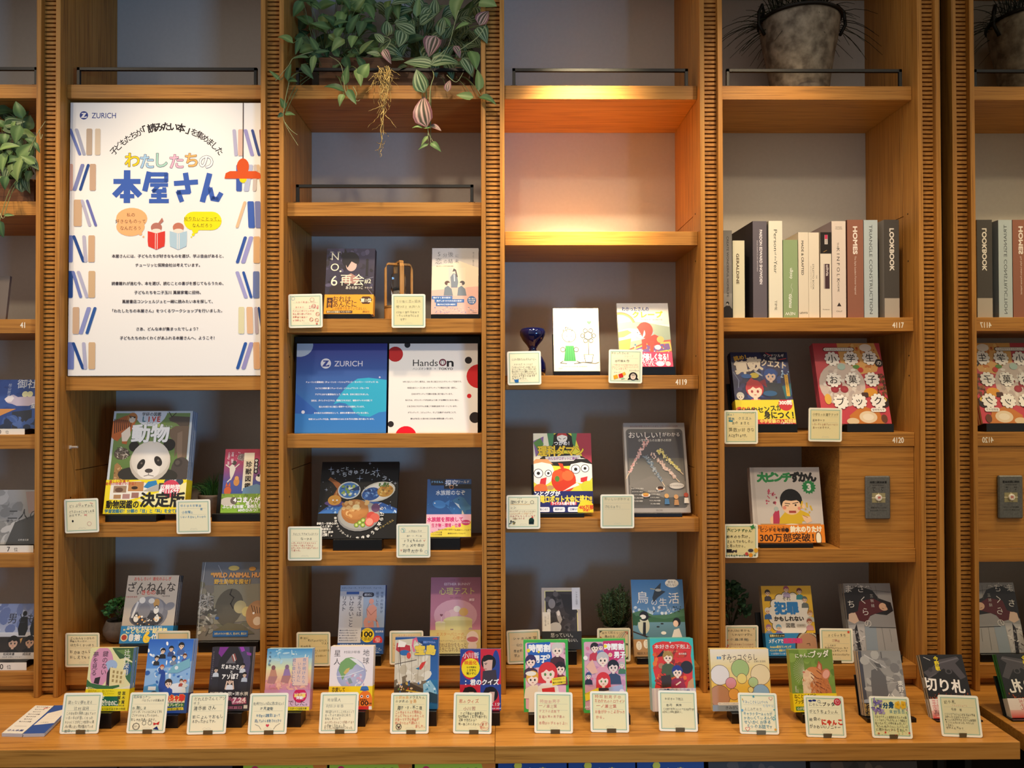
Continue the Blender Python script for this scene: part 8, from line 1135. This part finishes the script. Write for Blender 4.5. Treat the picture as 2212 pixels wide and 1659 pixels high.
def f(a):
    a.g(0, 0, 100, 58, '#6a7aa8', '#c4cce0'); a.dabs(0, 2, 100, 56, 40, ['#8a9ac4', '#b4c0dc', '#6f80b0', '#dfe4ee'], 4, 11, 5); a.g(0, 52, 100, 60, '#e4e6ea', '#cfcfd2')
    for u in (62, 81): a.e(u, 18, 3.4, '#15171c', rv=4); a.p([(u-5, 24), (u+5, 24), (u+8, 46), (u+5, 58), (u-5, 58), (u-8, 46)], '#1a1c22')
    a.t('男ともだ', 66, 27, 17, '#2c3040', b=-.005, fit=58); a.t('ち', 101, 27, 17, '#2c3040'); a.r(0, 60, 100, 88, '#2e2622'); a.face(50, 70, 8, '#caa48c', '#18120f', '#1a1614'); a.face(76, 69, 7.4, '#c9a084', '#18120f', '#1a1614', style=0); a.p([(60, 64), (64, 62), (62, 72)], '#d9a45c'); a.r(0, 88, 100, 100, '#d6cbc0'); a.t('松岡茉優', 46, 91, 4.4, '#2a2420', b=.02); a.t('成田凌', 74, 91, 4.4, '#2a2420', b=.02); a.t('2025年 全国ロードショー', 52, 96, 2.8, '#4a423c'); a.r(92, 60, 96, 98, '#d9b4a4'); a.t('映画化決定', 94, 64, 4.4, '#c9342c', vert=True, b=.02)
rank('pale sky novel with two dark standing figures behind the left post', 'two dark figures novel', (-46, 92, 1424, 1304), f, '#9aa6c8', 5, '0', 57, 1431, 1451)
# board edge at the very left
q = MB(); p = U(-70, 686, .1); q.box(0, .104, 0, .008, 0, .13, '#6a615c'); o = q.build('picture_frame', PMATT, loc=(p.x, .10, rows['C']+.0006)); o.rotation_euler = (-R(11), R(-1.5), 0); tag(o, 'brownish leaning board cut by the left edge of the photo', 'board')
# ------------------------------------------------------------------ magazines under the counter
def under(label, x0, x1, f, base, Y=-.275, group=None, top=1646):
    p0, p1 = U(x0, top, Y), U(x1, top, Y); w = p1.x-p0.x; h = (p0.z-.3003)/math.cos(R(8)); q = MB(); q.box(-w/2, w/2, 0, .006, 0, h, base); f(Art(q, w, h, -.00003)); o = q.build('magazine', PGLOSS, loc=((p0.x+p1.x)/2, Y-h*math.sin(R(8)), .3003)); o.rotation_euler = (-R(8), 0, 0); 
    return tag(o, label, 'magazine', group)
def yg(a):
    a.r(0, 0, 100, 100, '#b9cf3c'); a.e(14, 5, 5, '#d8345c'); a.e(14, 5, 2.2, '#f0e6d4')
    for i in range(6): a.e(26+i*10, 6, 4.6, '#4a3a44'); a.e(26+i*10, 6.6, 2.4, '#c9a48c')
    a.p([(82, 0), (100, 0), (100, 12), (88, 10)], '#e8842c'); a.t('リアル謎', 92, 5, 5, '#f6e6b4', b=.02)
def bb(a): a.r(0, 0, 100, 100, '#1f4a8c'); a.dabs(0, 0, 100, 24, 30, ['#2a62ac', '#16386c', '#d8384c', '#e8d84a', '#3a9a8c', '#efe9e2'], 2, 6, 4); a.t('つかめ！', 50, 6, 12, '#f2e6a4', b=.04)
def dk(a): a.r(0, 0, 100, 100, '#3a3230'); a.dabs(0, 0, 100, 20, 12, ['#5a4c44', '#2a2422'], 3, 8, 4)
for i, (x0, x1) in enumerate(((526, 706), (712, 890), (896, 1070))): under(('leftmost', 'middle', 'rightmost')[i]+' of three lime green magazines under the counter', x0, x1, yg, '#b9cf3c', group='lime green magazines under the counter')
for i, (x0, x1) in enumerate(((1076, 1224), (1228, 1372), (1376, 1520))): under(('leftmost', 'middle', 'rightmost')[i]+' of three blue comics under the counter', x0, x1, bb, '#1f4a8c', group='blue comics under the counter')
for i, (x0, x1) in enumerate(((8, 250), (258, 500))): under(('far left', 'second from left')[i]+' grey magazine under the counter', x0, x1, dk, '#6a6460', group='grey magazines under the counter', top=1655)
for i, (x0, x1) in enumerate(((1530, 1740), (1750, 1980))): under(('nearer left', 'nearer right')[i]+' dark brown magazine under the right of the counter', x0, x1, dk, '#3a3230', group='dark magazines under the counter')
_to.hide_render = True
bpy.data.objects.remove(_to)
